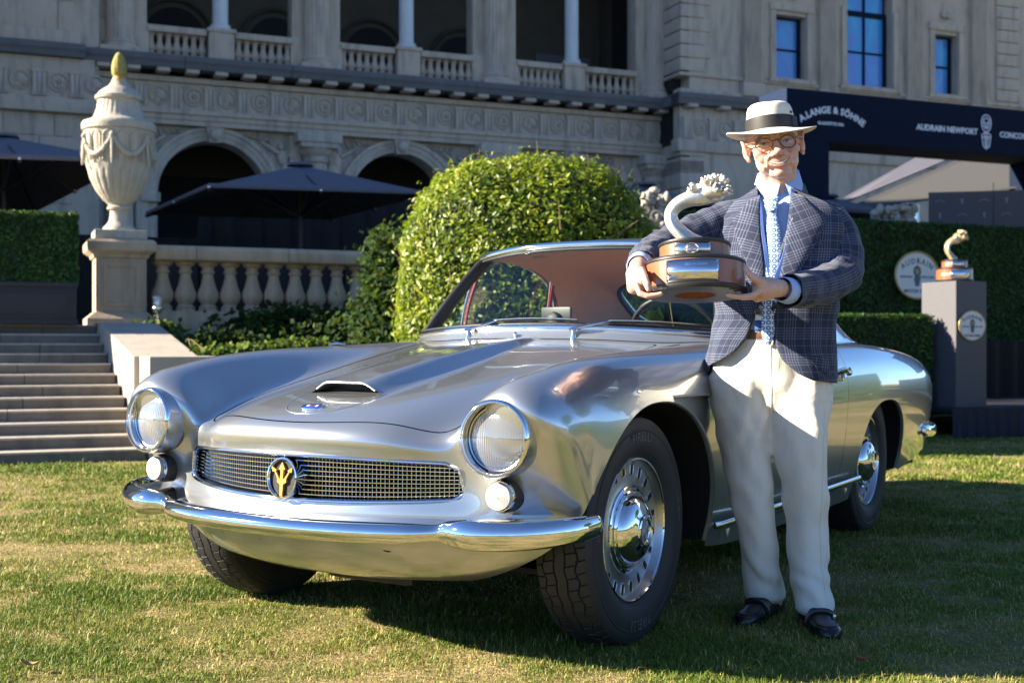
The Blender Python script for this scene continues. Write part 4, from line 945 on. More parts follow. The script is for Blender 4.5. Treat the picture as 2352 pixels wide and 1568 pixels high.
# raised outline round the badge, running back into the scoop flanks
rid = [(.142 * np.sign(math.cos(t)) * abs(math.cos(t)) ** .9, -.375 - .225 * abs(math.sin(t)) ** .8) for t in np.linspace(math.pi, 0, 28)]
rp = []
for k in range(len(rid) - 1):
    for w in np.linspace(0, 1, 5)[:-1]:
        rp.append((rid[k][0] + (rid[k + 1][0] - rid[k][0]) * w, rid[k][1] + (rid[k + 1][1] - rid[k][1]) * w))
m = MB(); m.tube([(x, y, float(topz(x, y)) - .0022) for x, y in rp], .0036, 8); m.ob('hood_ridge', M_PAINT, SC, 60)
# round blue badge
zb = float(topz(0., -.555)); slope = math.atan2(float(topz(0., -.53)) - float(topz(0., -.58)), .05)
MX = Matrix.Translation((0.0, -.555, zb + .001)) @ Matrix.Rotation(slope, 4, 'X') @ Matrix.Diagonal((1.12, .8, 1, 1))
m = MB(); m.lathe([(0, .004), (.026, .0035), (.030, .001), (.031, -.002)], 28, MX); bdg = m.ob('hood_badge', M_BLUE, CAR)
m = MB(); m.lathe([(.027, .004), (.030, .006), (.033, .002), (.033, -.002)], 28, MX); m.ob('badge_ring', M_CHROME, bdg)
m = MB(); m.box((0, .006, .004), (.036, .012, .002), MX); m.ob('badge_band', M_WHITE, bdg)
m = MB(); m.prism([(-.010, -.001), (-.004, .014), (0, .004), (0, .018), (.003, .004), (.009, .013), (.008, -.002)], .0052, .0064, MX); m.ob('badge_trident', M_RED, bdg)

# ---- grille
def gy(x): return -.664 + .132 * (abs(x) / .48) ** 2.1 + .016
def g_edge(n=200):
    P = []
    top = lambda x: .574 - .012 * (abs(x) / .5) ** 2; bot = lambda x: .449 + .016 * (abs(x) / .5) ** 2
    r = .022
    xt, xb = .492, .512
    C = [(-xt, top(xt)), (xt, top(xt)), (xb, bot(xb)), (-xb, bot(xb))]
    for k in range(4):
        p0, p1 = C[k], C[(k + 1) % 4]
        for w in np.linspace(.03 if k % 2 == 0 else .16, .97 if k % 2 == 0 else .84, 28 if k % 2 == 0 else 6):
            x = p0[0] + (p1[0] - p0[0]) * w
            z = top(x) if k == 0 else bot(x) if k == 2 else p0[1] + (p1[1] - p0[1]) * w
            P.append((x, z))
    return P
GE = g_edge()
m = MB(); m.tube([(x, gy(x) - .018, z) for x, z in GE], [(.0065, .010)] * len(GE), 10, closed=True); m.ob('grille_surround', M_CHROME, CAR, 80)
m = MB(); A = [[(x, gy(x) - .020, z), (x * .985, gy(x) + .012, z + (.5125 - z) * .10), (x * .98, gy(x) + .05, z + (.5125 - z) * .13)] for x, z in GE]
m.grid(A, closed_u=True); m.ob('grille_reveal', M_CHROME, CAR, 60)
m = MB(); A = [[(x * .99, gy(x) + .05, z), (x * .99, gy(x) + .09, .5125)] for x, z in GE]; m.grid(A, closed_u=True)
m.grid([[(x, gy(x) + .075, .43), (x, gy(x) + .075, .60)] for x in np.linspace(-.52, .52, 24)]); m.ob('grille_backing', M_BLACK, CAR, 60)  # black backing added so the opening behind the bars stays dark
zt = lambda x: .566 - .012 * (abs(x) / .5) ** 2; zbm = lambda x: .455 + .016 * (abs(x) / .5) ** 2
for k in range(8):
    w = (k + .6) / 8.2; m = MB(); xe = .486 + .020 * (1 - w)
    xs_ = np.linspace(-xe, xe, 40)
    m.tube([(x, gy(x) + .004, zbm(x) + (zt(x) - zbm(x)) * w) for x in xs_], [(.0025, .010)] * 40, 6, up=(0, 0, 1)); m.ob('grille_bar', M_CHROME, CAR, 50)
m = MB()
for x in np.arange(-.500, .501, .0118):
    if abs(x) < .052: continue
    wt = 1.0 if abs(x) < .478 else .80 - (abs(x) - .478) * 9
    m.bx(x - .0007, x + .0007, gy(x) + .014, gy(x) + .034, zbm(x), zbm(x) + (zt(x) - zbm(x)) * wt)
o = m.ob('grille_fins', M_CHROME, CAR, 30); o['kind'] = 'stuff'
# oval emblem with the three pronged spear
ME = Matrix.Translation((0, gy(0) - .030, .508)) @ Matrix.Rotation(R(90 - 4), 4, 'X')
MT_ = ME @ Matrix.Diagonal((1.28, .90, 1, 1))
def oval(r1, r2, n=40): return [(r1 * math.cos(2 * math.pi * i / n), r2 * math.sin(2 * math.pi * i / n)) for i in range(n)]
m = MB(); A = []
for i in range(48):
    a = 2 * math.pi * i / 48
    A.append([ME @ Vector((r * math.cos(a) * .055, r * math.sin(a) * .0575, h)) for r, h in ((1.0, -.03), (1.03, 0), (1.0, .007), (.93, .008), (.86, .002))])
m.grid(A, closed_u=True); EMB = m.ob('grille_emblem', M_CHROME, CAR, 60)
m = MB(); m.prism(oval(.0485, .0505), -.008, -.002, ME); m.ob('emblem_dish', M_DARK, EMB)
TR = [(-.005, -.054), (.005, -.054), (.004, -.020), (.009, -.012), (.014, -.005), (.012, .002), (.010, .003)]
m = MB()
m.prism([(-.0035, -.056), (.0035, -.056), (.0045, -.020), (.013, -.013), (.013, -.002), (-.013, -.002), (-.013, -.013), (-.0045, -.020)], -.002, .006, MT_)
for sx, tip, w0 in ((-1, (-.029, .034), .010), (1, (.029, .034), .010)):
    m.prism([(sx * .007, -.003), (sx * .0125, -.003), (sx * .022, .020), (sx * .0275, .018), (tip[0], tip[1]), (sx * .0155, .024), (sx * .019, .021)][::sx], -.002, .006, MT_)
m.prism([(-.0032, -.003), (.0032, -.003), (.004, .028), (.009, .026), (0, .050), (-.009, .026), (-.004, .028)], -.002, .0065, MT_)
m.ob('trident', M_GOLD, EMB, 20)
m = MB()
m.prism([(-.0105, .0), (-.004, .0), (-.004, .012)], -.002, .003, MT_); m.prism([(.0105, .0), (.004, .012), (.004, .0)], -.002, .003, MT_); m.ob('trident_enamel', M_RED, EMB, 20)

# ---- head lamps
def lens_mat():
    t = NT('lamp_lens'); t.t.nodes.remove(t.b)
    tc = t.tc('Object'); sp = t.n('SeparateXYZ'); t.l(tc, sp.inputs[0])
    fl = t.math('SINE', t.math('MULTIPLY', sp.outputs[0], 900)); r2 = t.math('SINE', t.math('MULTIPLY', sp.outputs[2], 260))
    hgt = t.math('ADD', fl, t.math('MULTIPLY', r2, .6))
    b = t.n('Bump'); b.inputs['Strength'].default_value = .30; b.inputs['Distance'].default_value = .001; t.l(hgt, b.inputs['Height'])
    g = t.n('BsdfGlass'); g.inputs['Roughness'].default_value = .06; g.inputs['IOR'].default_value = 1.25; t.l(b.outputs[0], g.inputs['Normal'])
    gl = t.n('BsdfGlossy'); gl.inputs['Roughness'].default_value = .05; t.l(b.outputs[0], gl.inputs['Normal'])
    tl = t.n('BsdfTranslucent'); tl.inputs[0].default_value = (.9, .9, .88, 1)
    df = t.n('BsdfDiffuse'); df.inputs[0].default_value = (.85, .86, .85, 1); t.l(b.outputs[0], df.inputs['Normal'])
    m1 = t.n('MixShader'); m1.inputs[0].default_value = .15; t.l(g.outputs[0], m1.inputs[1]); t.l(df.outputs[0], m1.inputs[2])
    m2 = t.n('MixShader'); m2.inputs[0].default_value = .14; t.l(m1.outputs[0], m2.inputs[1]); t.l(gl.outputs[0], m2.inputs[2])
    t.l(m2.outputs[0], t.out.inputs[0]); return t.m
M_LENS = lens_mat()
def ring_me(name, prof, n, MX, mat, parent, smooth=50, rf=None):
    m = MB(); m.lathe(prof, n, MX, rf=rf); return m.ob(name, mat, parent, smooth)
for sgn in (1, -1):
    # lathe z axis points forward (-Y) and a little outward
    MX = Matrix.Translation((sgn * .643, -.585, .642)) @ Matrix.Rotation(sgn * R(4), 4, 'Z') @ Matrix.Rotation(R(90 - 3), 4, 'X')
    hl = ring_me('headlight', [(.0985, -.055), (.1005, -.03), (.1035, -.004), (.1035, .004), (.100, .010), (.0955, .011), (.0925, .007), (.0915, -.004), (.0895, -.020), (.086, -.026)], 64, MX, M_CHROME, CAR, 50)
    ring_me('lamp_shell', [(.104, -.06), (.1045, -.006), (.1035, .001)], 64, MX, M_PAINT, hl)
    ring_me('lamp_gasket', [(.0905, -.018), (.087, -.0215), (.080, -.021)], 48, MX, M_SEAL, hl)
    ring_me('reflector', [(.083, -.026), (.074, -.045), (.055, -.066), (.03, -.082), (.012, -.088), (.0, -.089)], 48, MX, M_BRIGHT, hl)
    R0 = .20; lp = [(r, math.sqrt(R0 ** 2 - r ** 2) - math.sqrt(R0 ** 2 - .086 ** 2) - .022) for r in np.linspace(0.0, .086, 12)]
    m = MB(); m.lathe([(max(r, .0001), z) for r, z in lp], 56)
    lo = m.ob('lamp_lens', M_LENS, hl, 60); lo.matrix_local = MX
    ring_me('lens_rim', [(.088, -.024), (.086, -.017), (.0825, -.0185)], 48, MX, M_BRIGHT, hl)
    m = MB(); m.cyl(MX @ Vector((0, 0, -.085)), MX @ Vector((0, 0, -.045)), .010, .008, 12); m.ob('bulb', M_BRIGHT, hl)
    # round side lamp below: chrome cup and domed white lens
    MT = Matrix.Translation((sgn * .640, -.548, .487)) @ Matrix.Rotation(sgn * R(5), 4, 'Z') @ Matrix.Rotation(R(88), 4, 'X')
    tl = ring_me('turn_signal', [(.043, -.06), (.0425, .0), (.0405, .006), (.0375, .006)], 40, MT, M_CHROME, CAR)
    ring_me('cup_seal', [(.0445, -.058), (.0455, -.012), (.043, -.004)], 40, MT, M_SEAL, tl)
    prof = [(.0385, .002), (.0375, .012)]
    for k in range(9):
        r = .036 - .0042 * k; prof += [(r, .0155 + .0012 * k), (r - .0012, .0165 + .0012 * k)]
    prof.append((.0005, .028)); ring_me('signal_lens', prof, 40, MT, M_FROST, tl, 25)

# ---- bumpers
def sweep(name, pts, rv, rh, mat, parent, n=18, sub=5, smooth=80, pw=2.0):
    P = np.array(pts, float); E = np.vstack([2 * P[0] - P[1], P, 2 * P[-1] - P[-2]]); A = np.column_stack([rv, rh]).astype(float); EA = np.vstack([2 * A[0] - A[1], A, 2 * A[-1] - A[-2]])
    out, rad = [], []
    for i in range(len(P) - 1):
        for u in np.linspace(0, 1, sub, endpoint=(i == len(P) - 2)):
            w = np.array([-.5 * u + u * u - .5 * u ** 3, 1 - 2.5 * u * u + 1.5 * u ** 3, .5 * u + 2 * u * u - 1.5 * u ** 3, -.5 * u * u + .5 * u ** 3])
            out.append(w @ E[i:i + 4]); rad.append(tuple(np.maximum(w @ EA[i:i + 4], .001)))
    m = MB(); m.tube(out, rad, n, up=(0, 0, 1)); return m.ob(name, mat, parent, smooth)
hb = [(0, -.742, .384), (.14, -.737, .384), (.28, -.720, .386), (.42, -.678, .388), (.495, -.640, .390), (.530, -.632, .392), (.59, -.632, .393), (.665, -.604, .394), (.745, -.555, .397), (.812, -.475, .401), (.838, -.40, .405), (.842, -.372, .407), (.8425, -.364, .407)]
rv = [.029, .029, .029, .028, .023, .032, .040, .042, .040, .036, .031, .026, .006]; rh = [.034, .034, .034, .032, .020, .024, .036, .038, .034, .028, .018, .012, .003]
pts = [(-x, y, z) for x, y, z in hb[:0:-1]] + hb
BMP = sweep('front_bumper', pts, rv[:0:-1] + rv, rh[:0:-1] + rh, M_CHROME, CAR, 28, 7)
m = MB(); A = []
for x in np.linspace(-.74, .74, 60):
    ax = abs(x); yb = np.interp(ax, [q[0] for q in hb], [q[1] for q in hb]); zb = np.interp(ax, [q[0] for q in hb], [q[2] + r * .72 for q, r in zip(hb, rv)])
    yi = np.interp(ax, [0, .16, .32, .455, .545, .645, .73, .78], [-.645, -.636, -.60, -.54, -.50, -.46, -.41, -.36])
    A.append([(x, yb + .02, zb), (x, (yb + yi) / 2, zb + .004), (x, yi, zb + .010)])
m.grid(A); m.ob('bumper_shelf', M_CHROME, CAR, 60)
rb = [(0, 4.17, .40), (.3, 4.16, .40), (.5, 4.12, .40), (.62, 4.07, .405), (.70, 3.99, .41), (.745, 3.86, .415), (.765, 3.70, .42), (.768, 3.60, .42), (.768, 3.59, .42)]
rr = [.034, .034, .036, .042, .044, .040, .034, .026, .006]; r2 = [.04, .04, .04, .04, .036, .03, .022, .014, .005]
rb = [(x * 1.03, 3.3 + (y - 3.3) * 1.14 + .01, z) for x, y, z in rb]; pts = [(-x, y, z) for x, y, z in rb[:0:-1]] + rb
sweep('rear_bumper', pts, rr[:0:-1] + rr, r2[:0:-1] + r2, M_CHROME, CAR, 22, 6)
for sx in (-.22, .22):   # slots in the valance below the bumper
    m = MB(); A = []
    for k in range(16):
        x = sx - .10 + .20 * k / 15; e = math.sin(math.pi * k / 15) ** .35 * .0055
        y = -.650 + .043 * (abs(x) / .32) ** 2 + .028 - .0095
        A.append([(x, y - .006, .318 - e), (x, y - .010, .318 + e), (x, y + .03, .318 + e), (x, y + .03, .318 - e)])
    m.grid(A, closed_v=True); m.ob('valance_slot', M_BLACK, CAR, 60)
# under the nose: sump, cross member, exhaust pipes, floor
m = MB(); m.bx(-.70, .70, -.28, 3.8, .235, .25); m.ob('floor_pan', M_BLACK, CAR)
m = MB(); m.bx(-.16, .18, -.30, .45, .15, .27, bev=.03); m.bx(-.40, .40, -.02, .07, .19, .27, bev=.02)
m.tube([(.42, .6, .17), (.42, 1.6, .165), (.45, 2.3, .17)], .045, 14); m.tube([(.33, .5, .19), (.33, 2.3, .18)], .03, 12); m.ob('underbody', M_DARK, CAR)

# ---- wheels
def tread_r(x, a):
    """grooves of the tyre tread: two ribs and zig-zag blocks"""
    d = 0.0
    zz = .0055 * (abs(((a * 29 / math.pi) % 2) - 1) * 2 - 1)
    for c0 in (-.052, -.017, .017, .052):
        w = .0017
        if abs(x - c0 - zz * (.5 if abs(c0) < .03 else 1)) < w: d = .006
    for lo, hi, sh in ((-.095, -.052, 0), (-.052, -.017, .5), (.017, .052, .25), (.052, .095, .75)):
        if lo < x < hi:
            ph = ((a * 29 / math.pi * 1 + sh + (x - lo) * 6) % 1)
            if ph < .055: d = .006
    return d
def make_wheel_meshes():
    Rt, W = .342, .088
    xs_ = np.concatenate([np.linspace(-.078, .078, 79)]); na = 960
    m = MB(); P = []
    for i in range(na):
        a = 2 * math.pi * i / na; row = []
        for x in xs_:
            r = Rt - .010 * (abs(x) / .078) ** 3 - tread_r(x, a); row.append((x, r * math.cos(a), r * math.sin(a)))
        P.append(row)
    m.grid(P, closed_u=True)
    MX = Matrix.Rotation(R(90), 4, 'Y')
    for sg in (1, -1):
        pr = [(.332, .078), (.3245, .0835), (.313, .0865), (.300, .0875), (.299, .0895), (.296, .0900), (.293, .0885), (.275, .0915), (.255, .0905), (.238, .0855), (.226, .0790), (.219, .0735), (.213, .070), (.205, .06)]
        m.lathe([(r, sg * z) for r, z in pr], 96, MX)
    tyre = m.me('tyre', 30)
    m = MB()
    m.lathe([(.205, -.06), (.205, .035), (.212, .060), (.2155, .0705), (.2135, .0735), (.2085, .0735), (.2035, .0655), (.200, .052), (.197, .046), (.190, .044), (.170, .043), (.150, .043), (.135, .046), (.126, .050), (.118, .051), (.1, .045), (.02, .045)], 96, MX)
    rim = m.me('rim', 30)
    m = MB()
    m.lathe([(.2036, .0654), (.2085, .0738), (.2135, .0738), (.2160, .0705), (.2125, .0600)], 96, MX); trim = m.me('rim_trim', 50)
    slots = MB(); rings = MB()
    for k in range(20):
        a = 2 * math.pi * (k + .5) / 20; RM = MX @ Matrix.Rotation(a, 4, 'Z')
        st = [(.178 + (.0135 if abs(i) <= 6 else 0) * 0 + .012 * math.cos(t) * 0 + (.0085 if -math.pi / 2 < t < math.pi / 2 else -.0085) + .0088 * math.cos(t), .0088 * math.sin(t)) for i, t in enumerate(np.linspace(-math.pi / 2 + .01, 3 * math.pi / 2 - .01, 16))]
        slots.prism(st, .040, .0452, RM)
        rings.tube([RM @ Vector((.178 + (x - .178) * 1.10, y * 1.22, .0442)) for x, y in st], .0022, 6, closed=True)
    sl_ = slots.me('wheel_slots', 30); rg = rings.me('slot_rims', 60)
    m = MB(); m.lathe([(.132, .045), (.131, .052), (.126, .055), (.1225, .053), (.1195, .0535), (.1185, .060), (.114, .064), (.1085, .064), (.1055, .0605), (.1035, .0605), (.0995, .072), (.092, .083), (.080, .0925), (.064, .0995), (.050, .1025), (.048, .1035), (.047, .1075), (.042, .110), (.034, .109), (.031, .105), (.016, .1055), (.001, .107)], 80, MX)
    cap = m.me('hubcap', 25)
    tx = []
    for txt, base, rev in (('PIRELLI', 90, 1), ('PIRELLI', 270, 1), ('CORSA', 172, 1), ('185 R 16', 8, 1)):
        size = .040 if txt == 'PIRELLI' else .022
        MT = Matrix.Translation((.0905, 0, 0)) @ Matrix.Rotation(R(base - 90), 4, 'X') @ Matrix(((0, 0, 1, 0), (1, 0, 0, 0), (0, 1, 0, 0), (0, 0, 0, 1))) @ Matrix.Translation((0, .276, 0))
        o = tri_text(txt, size, M_LETTER, 'tyre_lettering', None, MT, .0022, curve=.276, space=1.08); tx.append(o.data); bpy.data.objects.remove(o)
    return tyre, rim, trim, sl_, rg, cap, tx
WM = make_wheel_meshes()
for me_, ma in zip(WM[:6], (M_RUBBER, M_WHEELSILVER, M_CHROME, M_BLACK, M_WHEELSILVER, M_CHROME)): me_.materials.append(ma)
for (wx, wy, spin) in ((.702, 0, 0), (-.660, 0, 70), (.690, 2.6, 25), (-.690, 2.6, 10)):
    w = bpy.data.objects.new('wheel', None); w.empty_display_size = .1; link(w, CAR); w.location = (wx, wy, .341)
    w.rotation_euler = Euler((R(spin), 0, 0)) if wx > 0 else Euler((R(spin), 0, R(180)))
    for nm, me_ in zip(('tyre', 'rim', 'rim_trim', 'wheel_slots', 'slot_rims', 'hubcap'), WM[:6]):
        o = obj(nm, me_, None, w)
        if nm in ('wheel_slots', 'slot_rims'): o['kind'] = 'stuff'
    if wx > 0:
        for me_ in WM[6]: obj('tyre_lettering', me_, None, w)
# ---- cabin: glass, roof, pillars, interior
def wb(x): ax = abs(x) / .66; return Vector((x, .745 + .195 * ax ** 2.3, .952 - .026 * ax ** 2))          # foot of the windscreen
def wh(x): ax = abs(x) / .545; return Vector((x, 1.115 + .105 * ax ** 2.6, 1.288 - .034 * ax ** 2.4))      # its head
def patch(fn, nu, nv, name, mat, parent, smooth=180, thick=0.0):
    P = [[fn(i / (nu - 1), j / (nv - 1)) for j in range(nv)] for i in range(nu)]
    m = MB(); m.grid(P); return m.ob(name, mat, parent, smooth)
def ws(u, v):
    a = wb(-.655 + 1.31 * u); b = wh(-.54 + 1.08 * u); p = a.lerp(b, v); bl = math.sin(math.pi * v) * .018
    return p + Vector((0, -bl, bl * .4))
patch(ws, 33, 9, 'windshield', M_GLASS, CAR)
def rail(name, fn, xs, r, mat, off=(0, 0, 0), n=10, up=(0, 0, 1)):
    m = MB(); m.tube([fn(x) + Vector(off) for x in xs], [r] * len(xs), n, up=up); return m.ob(name, mat, CAR, 70)
xs_b = np.linspace(-.66, .66, 45); xs_h = np.linspace(-.545, .545, 45)
rail('cowl_trim', wb, xs_b, (.013, .016), M_CHROME, (0, -.012, .0))
rail('screen_seal', wb, xs_b, (.008, .010), M_SEAL, (0, .006, .012))
rail('header_trim', wh, xs_h, (.015, .012), M_CHROME, (0, -.004, .006))
rail('header_seal', wh, xs_h, (.006, .010), M_SEAL, (0, -.002, -.012))
m = MB(); A = []
for x in xs_b:
    p = wb(x); zf = float(topz(min(abs(x), .74), p.y - .05)); A.append([(x, p.y - .055, zf + .0015), (x, p.y - .028, p.z - .014), (x, p.y - .004, p.z + .002), (x, p.y + .02, p.z - .03)])
m.grid(A); m.ob('cowl', M_PAINT, CAR, 60)
for sgn in (1, -1):
    f = []; A = []
    for k in range(12):
        v = k / 11; a = wb(sgn * .66).lerp(wh(sgn * .545), v); bl = math.sin(math.pi * v) * .012
        A.append(a + Vector((0, -bl + .014, bl * .4 - .004)))
    m = MB(); m.tube(A, [(.019, .024)] * 12, 14, up=(sgn, .25, 0)); m.ob('windscreen_pillar', M_DARK, CAR, 70)
    m = MB(); m.tube([p + Vector((-sgn * .004, -.016, 0)) for p in A], [.006] * 12, 8); m.ob('pillar_trim', M_SEAL, CAR, 70)
    m = MB(); m.tube([p + Vector((-sgn * .016, .022, 0)) for p in A], [.013] * 12, 8); m.ob('pillar_lining', M_DARK, CAR, 70)
# roof shell, columns centre > drip rail > belt
YR = [1.118, 1.22, 1.40, 1.62, 1.85, 2.08, 2.28, 2.46, 2.62, 2.76, 2.88, 2.96]
ZC = [1.294, 1.316, 1.338, 1.348, 1.342, 1.318, 1.274, 1.212, 1.136, 1.052, .968, .912]
ZE = [1.258, 1.274, 1.290, 1.297, 1.290, 1.266, 1.224, 1.168, 1.098, 1.022, .950, .904]
XE = [.545, .552, .560, .564, .562, .556, .546, .534, .524, .524, .545, .57]
XB = [.655, .658, .662, .665, .667, .668, .668, .668, .666, .662, .655, .640]
RR = []
for k, y in enumerate(YR):
    ye = y + (.10 if k == 0 else .035 if k == 1 else 0); zc, ze, xe, xb = ZC[k], ZE[k], XE[k], XB[k]
    zb_ = .898
    row = [(0, y, zc), (xe * .3, y, zc - (zc - ze) * .07), (xe * .58, y + (ye - y) * .25, zc - (zc - ze) * .28), (xe * .82, y + (ye - y) * .6, zc - (zc - ze) * .60), (xe * .955, ye, ze + .004), (xe + .012, ye, ze - .026)]
    for w in (.30, .55, .8, 1.0):
        zz = ze - .026 + (zb_ - ze + .026) * w; bow = .022 * math.sin(math.pi * min(w, 1)) * min(1, (ze - zb_) / .3)
        row.append((xe + .012 + (xb - xe - .012) * w + bow, ye, zz))
    RR.append(row)
RC = np.array(RR); RE = fit_cage(RC, 2, .8)
nr, nc = RC.shape[0] - 1, RC.shape[1] - 1
tr, sr = np.meshgrid(np.linspace(0, nr, nr * 10 + 1), np.linspace(0, nc, nc * 9 + 1), indexing='ij')
P = seval(RE, tr, sr); N = np.cross(seval(RE, tr, sr, dt=True), seval(RE, tr, sr, ds=True)); N /= np.linalg.norm(N, axis=-1, keepdims=True) + 1e-12
sh = P.shape; P = P.reshape(-1, 3); N = N.reshape(-1, 3)
if N[5 * sh[1]][2] < 0: N = -N
FR = [(i * sh[1] + j, i * sh[1] + j + 1, (i + 1) * sh[1] + j + 1, (i + 1) * sh[1] + j) for i in range(sh[0] - 1) for j in range(sh[1] - 1)]
a, b, c_ = P[FR[300][0]], P[FR[300][1]], P[FR[300][2]]
if np.dot(np.cross(b - a, c_ - a), N[FR[300][0]]) < 0: FR = [tuple(reversed(q)) for q in FR]
def f_side(V):      # side window opening
    x, y, z = np.abs(V[:, 0]), V[:, 1], V[:, 2]
    yfr = .985 + (z - .93) * .83; top = 1.262 - .0 * y
    el = 1 - (np.clip((y - 1.42) / .66, 0, 9) ** 2.3 + np.clip((z - .90) / (top - .90), 0, 9) ** 2.6)
    return np.where(x > .5, smin(smin(y - yfr, el * .3, .02), z - .915, .02), -1)
def f_back(V):      # rear window opening
    x, y, z = np.abs(V[:, 0]), V[:, 1], V[:, 2]
    el = 1 - (np.abs(x / .515) ** 3.4 + np.abs((z - 1.095) / .142) ** 3.2)
    return np.where(y > 2.1, el * .14, -1)
fw_ = f_side(P); fb_ = f_back(P)
V1, N1, F1 = clip(P, N, FR, -np.maximum(fw_, fb_))
# front edge: nothing ahead of the A pillar line on the flanks
fa_ = np.where(V1[:, 2] < 1.24, V1[:, 1] - (.965 + (V1[:, 2] - .93) * .83 ), 1)
V1, N1, F1 = clip(V1, N1, F1, fa_)
ROOF = skin('roof', V1, N1, F1, M_PAINT, CAR)
V2 = V1 - N1 * .022
skin('headliner', V2, -N1, [tuple(reversed(f)) for f in F1], M_HEADLINER, CAR)
for nm, fld, mat in (('rear_window', fb_, M_GLASS), ('side_window', fw_, M_GLASS)):
    Vg, Ng, Fg = clip(P, N, FR, fld + .006)
    if nm == 'rear_window': skin(nm, Vg - Ng * .008, Ng, Fg, mat, CAR)
    else:
        for sgn in (1, -1):
            W_, Nn = (Vg - Ng * .010) * (sgn, 1, 1), Ng * (sgn, 1, 1); skin(nm, W_, Nn, Fg if sgn > 0 else [tuple(reversed(f)) for f in Fg], mat, CAR, both=False)
def edge_loop(V, F, sel):
    """longest chain of border edges that pass sel"""
    from collections import defaultdict
    ec = defaultdict(int)
    for f in F:
        for q in range(len(f)):
            a, b = f[q], f[(q + 1) % len(f)]; ec[(min(a, b), max(a, b))] += 1
    adj = defaultdict(list)
    for (a, b), n in ec.items():
        if n == 1 and sel(V[a]) and sel(V[b]): adj[a].append(b); adj[b].append(a)
    best = []; seen = set()
    starts = [k for k in adj if len(adj[k]) == 1] + list(adj)
    for s0 in starts:
        if s0 in seen: continue
        ch = [s0]; seen.add(s0)
        while True:
            nx = [q for q in adj[ch[-1]] if q not in seen]
            if not nx: break
            ch.append(nx[0]); seen.add(nx[0])
        if len(ch) > len(best): best = ch
    return [Vector(V[i]) for i in best]
def thin(L, d=.018):
    out = [L[0]]
    for p in L[1:]:
        if (p - out[-1]).length > d: out.append(p)
    return out
Lw = thin(edge_loop(*[q for q in clip(P, N, FR, fw_)][::2], lambda p: True))
Lb = thin([p for p in edge_loop(*[q for q in clip(P, N, FR, fb_)][::2], lambda p: p[0] > .002)])
for sgn in (1, -1):
    m = MB(); m.tube([(sgn * (p.x + .003), p.y, p.z) for p in Lw], .008, 8, closed=True); m.ob('window_frame', M_CHROME, CAR, 70)
    m = MB(); m.tube([(sgn * (p.x - .016), p.y, p.z) for p in Lw], .006, 8, closed=True); m.ob('window_lining', M_RED, CAR, 70)
    m = MB(); m.tube([(sgn * .625, 1.895, .91), (sgn * .575, 1.875, 1.19)], [(.013, .009)] * 2, 8, up=(0, 1, 0)); m.ob('window_bar', M_CHROME, CAR, 60)
    m = MB(); m.tube([(sgn * .612, 1.897, .91), (sgn * .560, 1.877, 1.17)], [(.010, .007)] * 2, 8, up=(0, 1, 0)); m.ob('window_lining', M_RED, CAR, 60)
if Lb[0].z < Lb[-1].z: pass
full = Lb + [Vector((-p.x, p.y, p.z)) for p in reversed(Lb)]
m = MB(); m.tube([p + Vector((0, .004, .003)) for p in full], .010, 8, closed=True); m.ob('rear_window_trim', M_CHROME, CAR, 70)
m = MB(); m.tube([p + Vector((0, -.014, -.014)) for p in full], .013, 8, closed=True); m.ob('rear_window_seal', M_SEAL, CAR, 70)
# drip rail in bright metal
for sgn in (1, -1):
    L = [(sgn * (XE[k] + .013), YR[k] + (.10 if k == 0 else .035 if k == 1 else 0), ZE[k] - .012) for k in range(0, 9)]
    m = MB(); m.tube(L, [(.007, .005)] * len(L), 8); m.ob('drip_rail', M_CHROME, CAR, 70)
    # sill moulding, with its small feet
    m = MB(); m.tube([(sgn * .802, .56, .285), (sgn * .812, .60, .285), (sgn * .816, 1.2, .285), (sgn * .822, 2.26, .292)], [(.012, .006)] * 4, 10, up=(0, 0, 1)); sm = m.ob('sill_moulding', M_CHROME, CAR, 60)
    for yy in (.68, 2.10):
        m = MB(); m.box((sgn * .800, yy, .245), (.012, .022, .034), bev=.004); m.ob('jack_cover', M_PAINT, sm)
# interior
m = MB(); A = []
for x in np.linspace(-.60, .60, 25):
    p = wb(x * 1.02); hump = .020 * math.exp(-((x - .33) / .20) ** 2)
    A.append([(x, p.y + .02, p.z - .02), (x, p.y + .12, p.z + .002 + hump * .6), (x, p.y + .24, p.z + .004 + hump), (x, p.y + .30, p.z - .03), (x, p.y + .28, p.z - .18), (x, p.y + .2, p.z - .4)])
m.grid(A); m.ob('dashboard', M_DARK, CAR, 60)
CW = Vector((.33, 1.32, .905)); RW = Matrix.Translation(CW) @ Matrix.Rotation(R(-62), 4, 'X')
m = MB(); m.tube([RW @ Vector((.195 * math.cos(a), .195 * math.sin(a), 0)) for a in np.linspace(0, 2 * math.pi, 48, endpoint=False)], [.0115 + .0014 * math.sin(a * 30) for a in np.linspace(0, 2 * math.pi, 48, endpoint=False)], 10, closed=True)
sw = m.ob('steering_wheel', M_DARK, CAR, 70)
m = MB()
for a in (R(0), R(180), R(270)): m.cyl(RW @ Vector((0, 0, -.03)), RW @ Vector((.19 * math.cos(a), .19 * math.sin(a), 0)), .008, .006, 8)
m.cyl(RW @ Vector((0, 0, -.30)), RW @ Vector((0, 0, -.01)), .02, .03, 12); m.ob('wheel_spokes', M_BRIGHT, sw)
for sgn in (1, -1):
    m = MB(); m.bx(sgn * .33 - .24, sgn * .33 + .24, 1.45, 1.95, .35, .52, bev=.05); st = m.ob('seat', M_RED, CAR)
    m = MB(); m.box((0, 0, 0), (.46, .13, .44), Matrix.Translation((sgn * .33, 2.02, .58)) @ Matrix.Rotation(R(14), 4, 'X'), bev=.05); m.ob('backrest', M_RED, st)
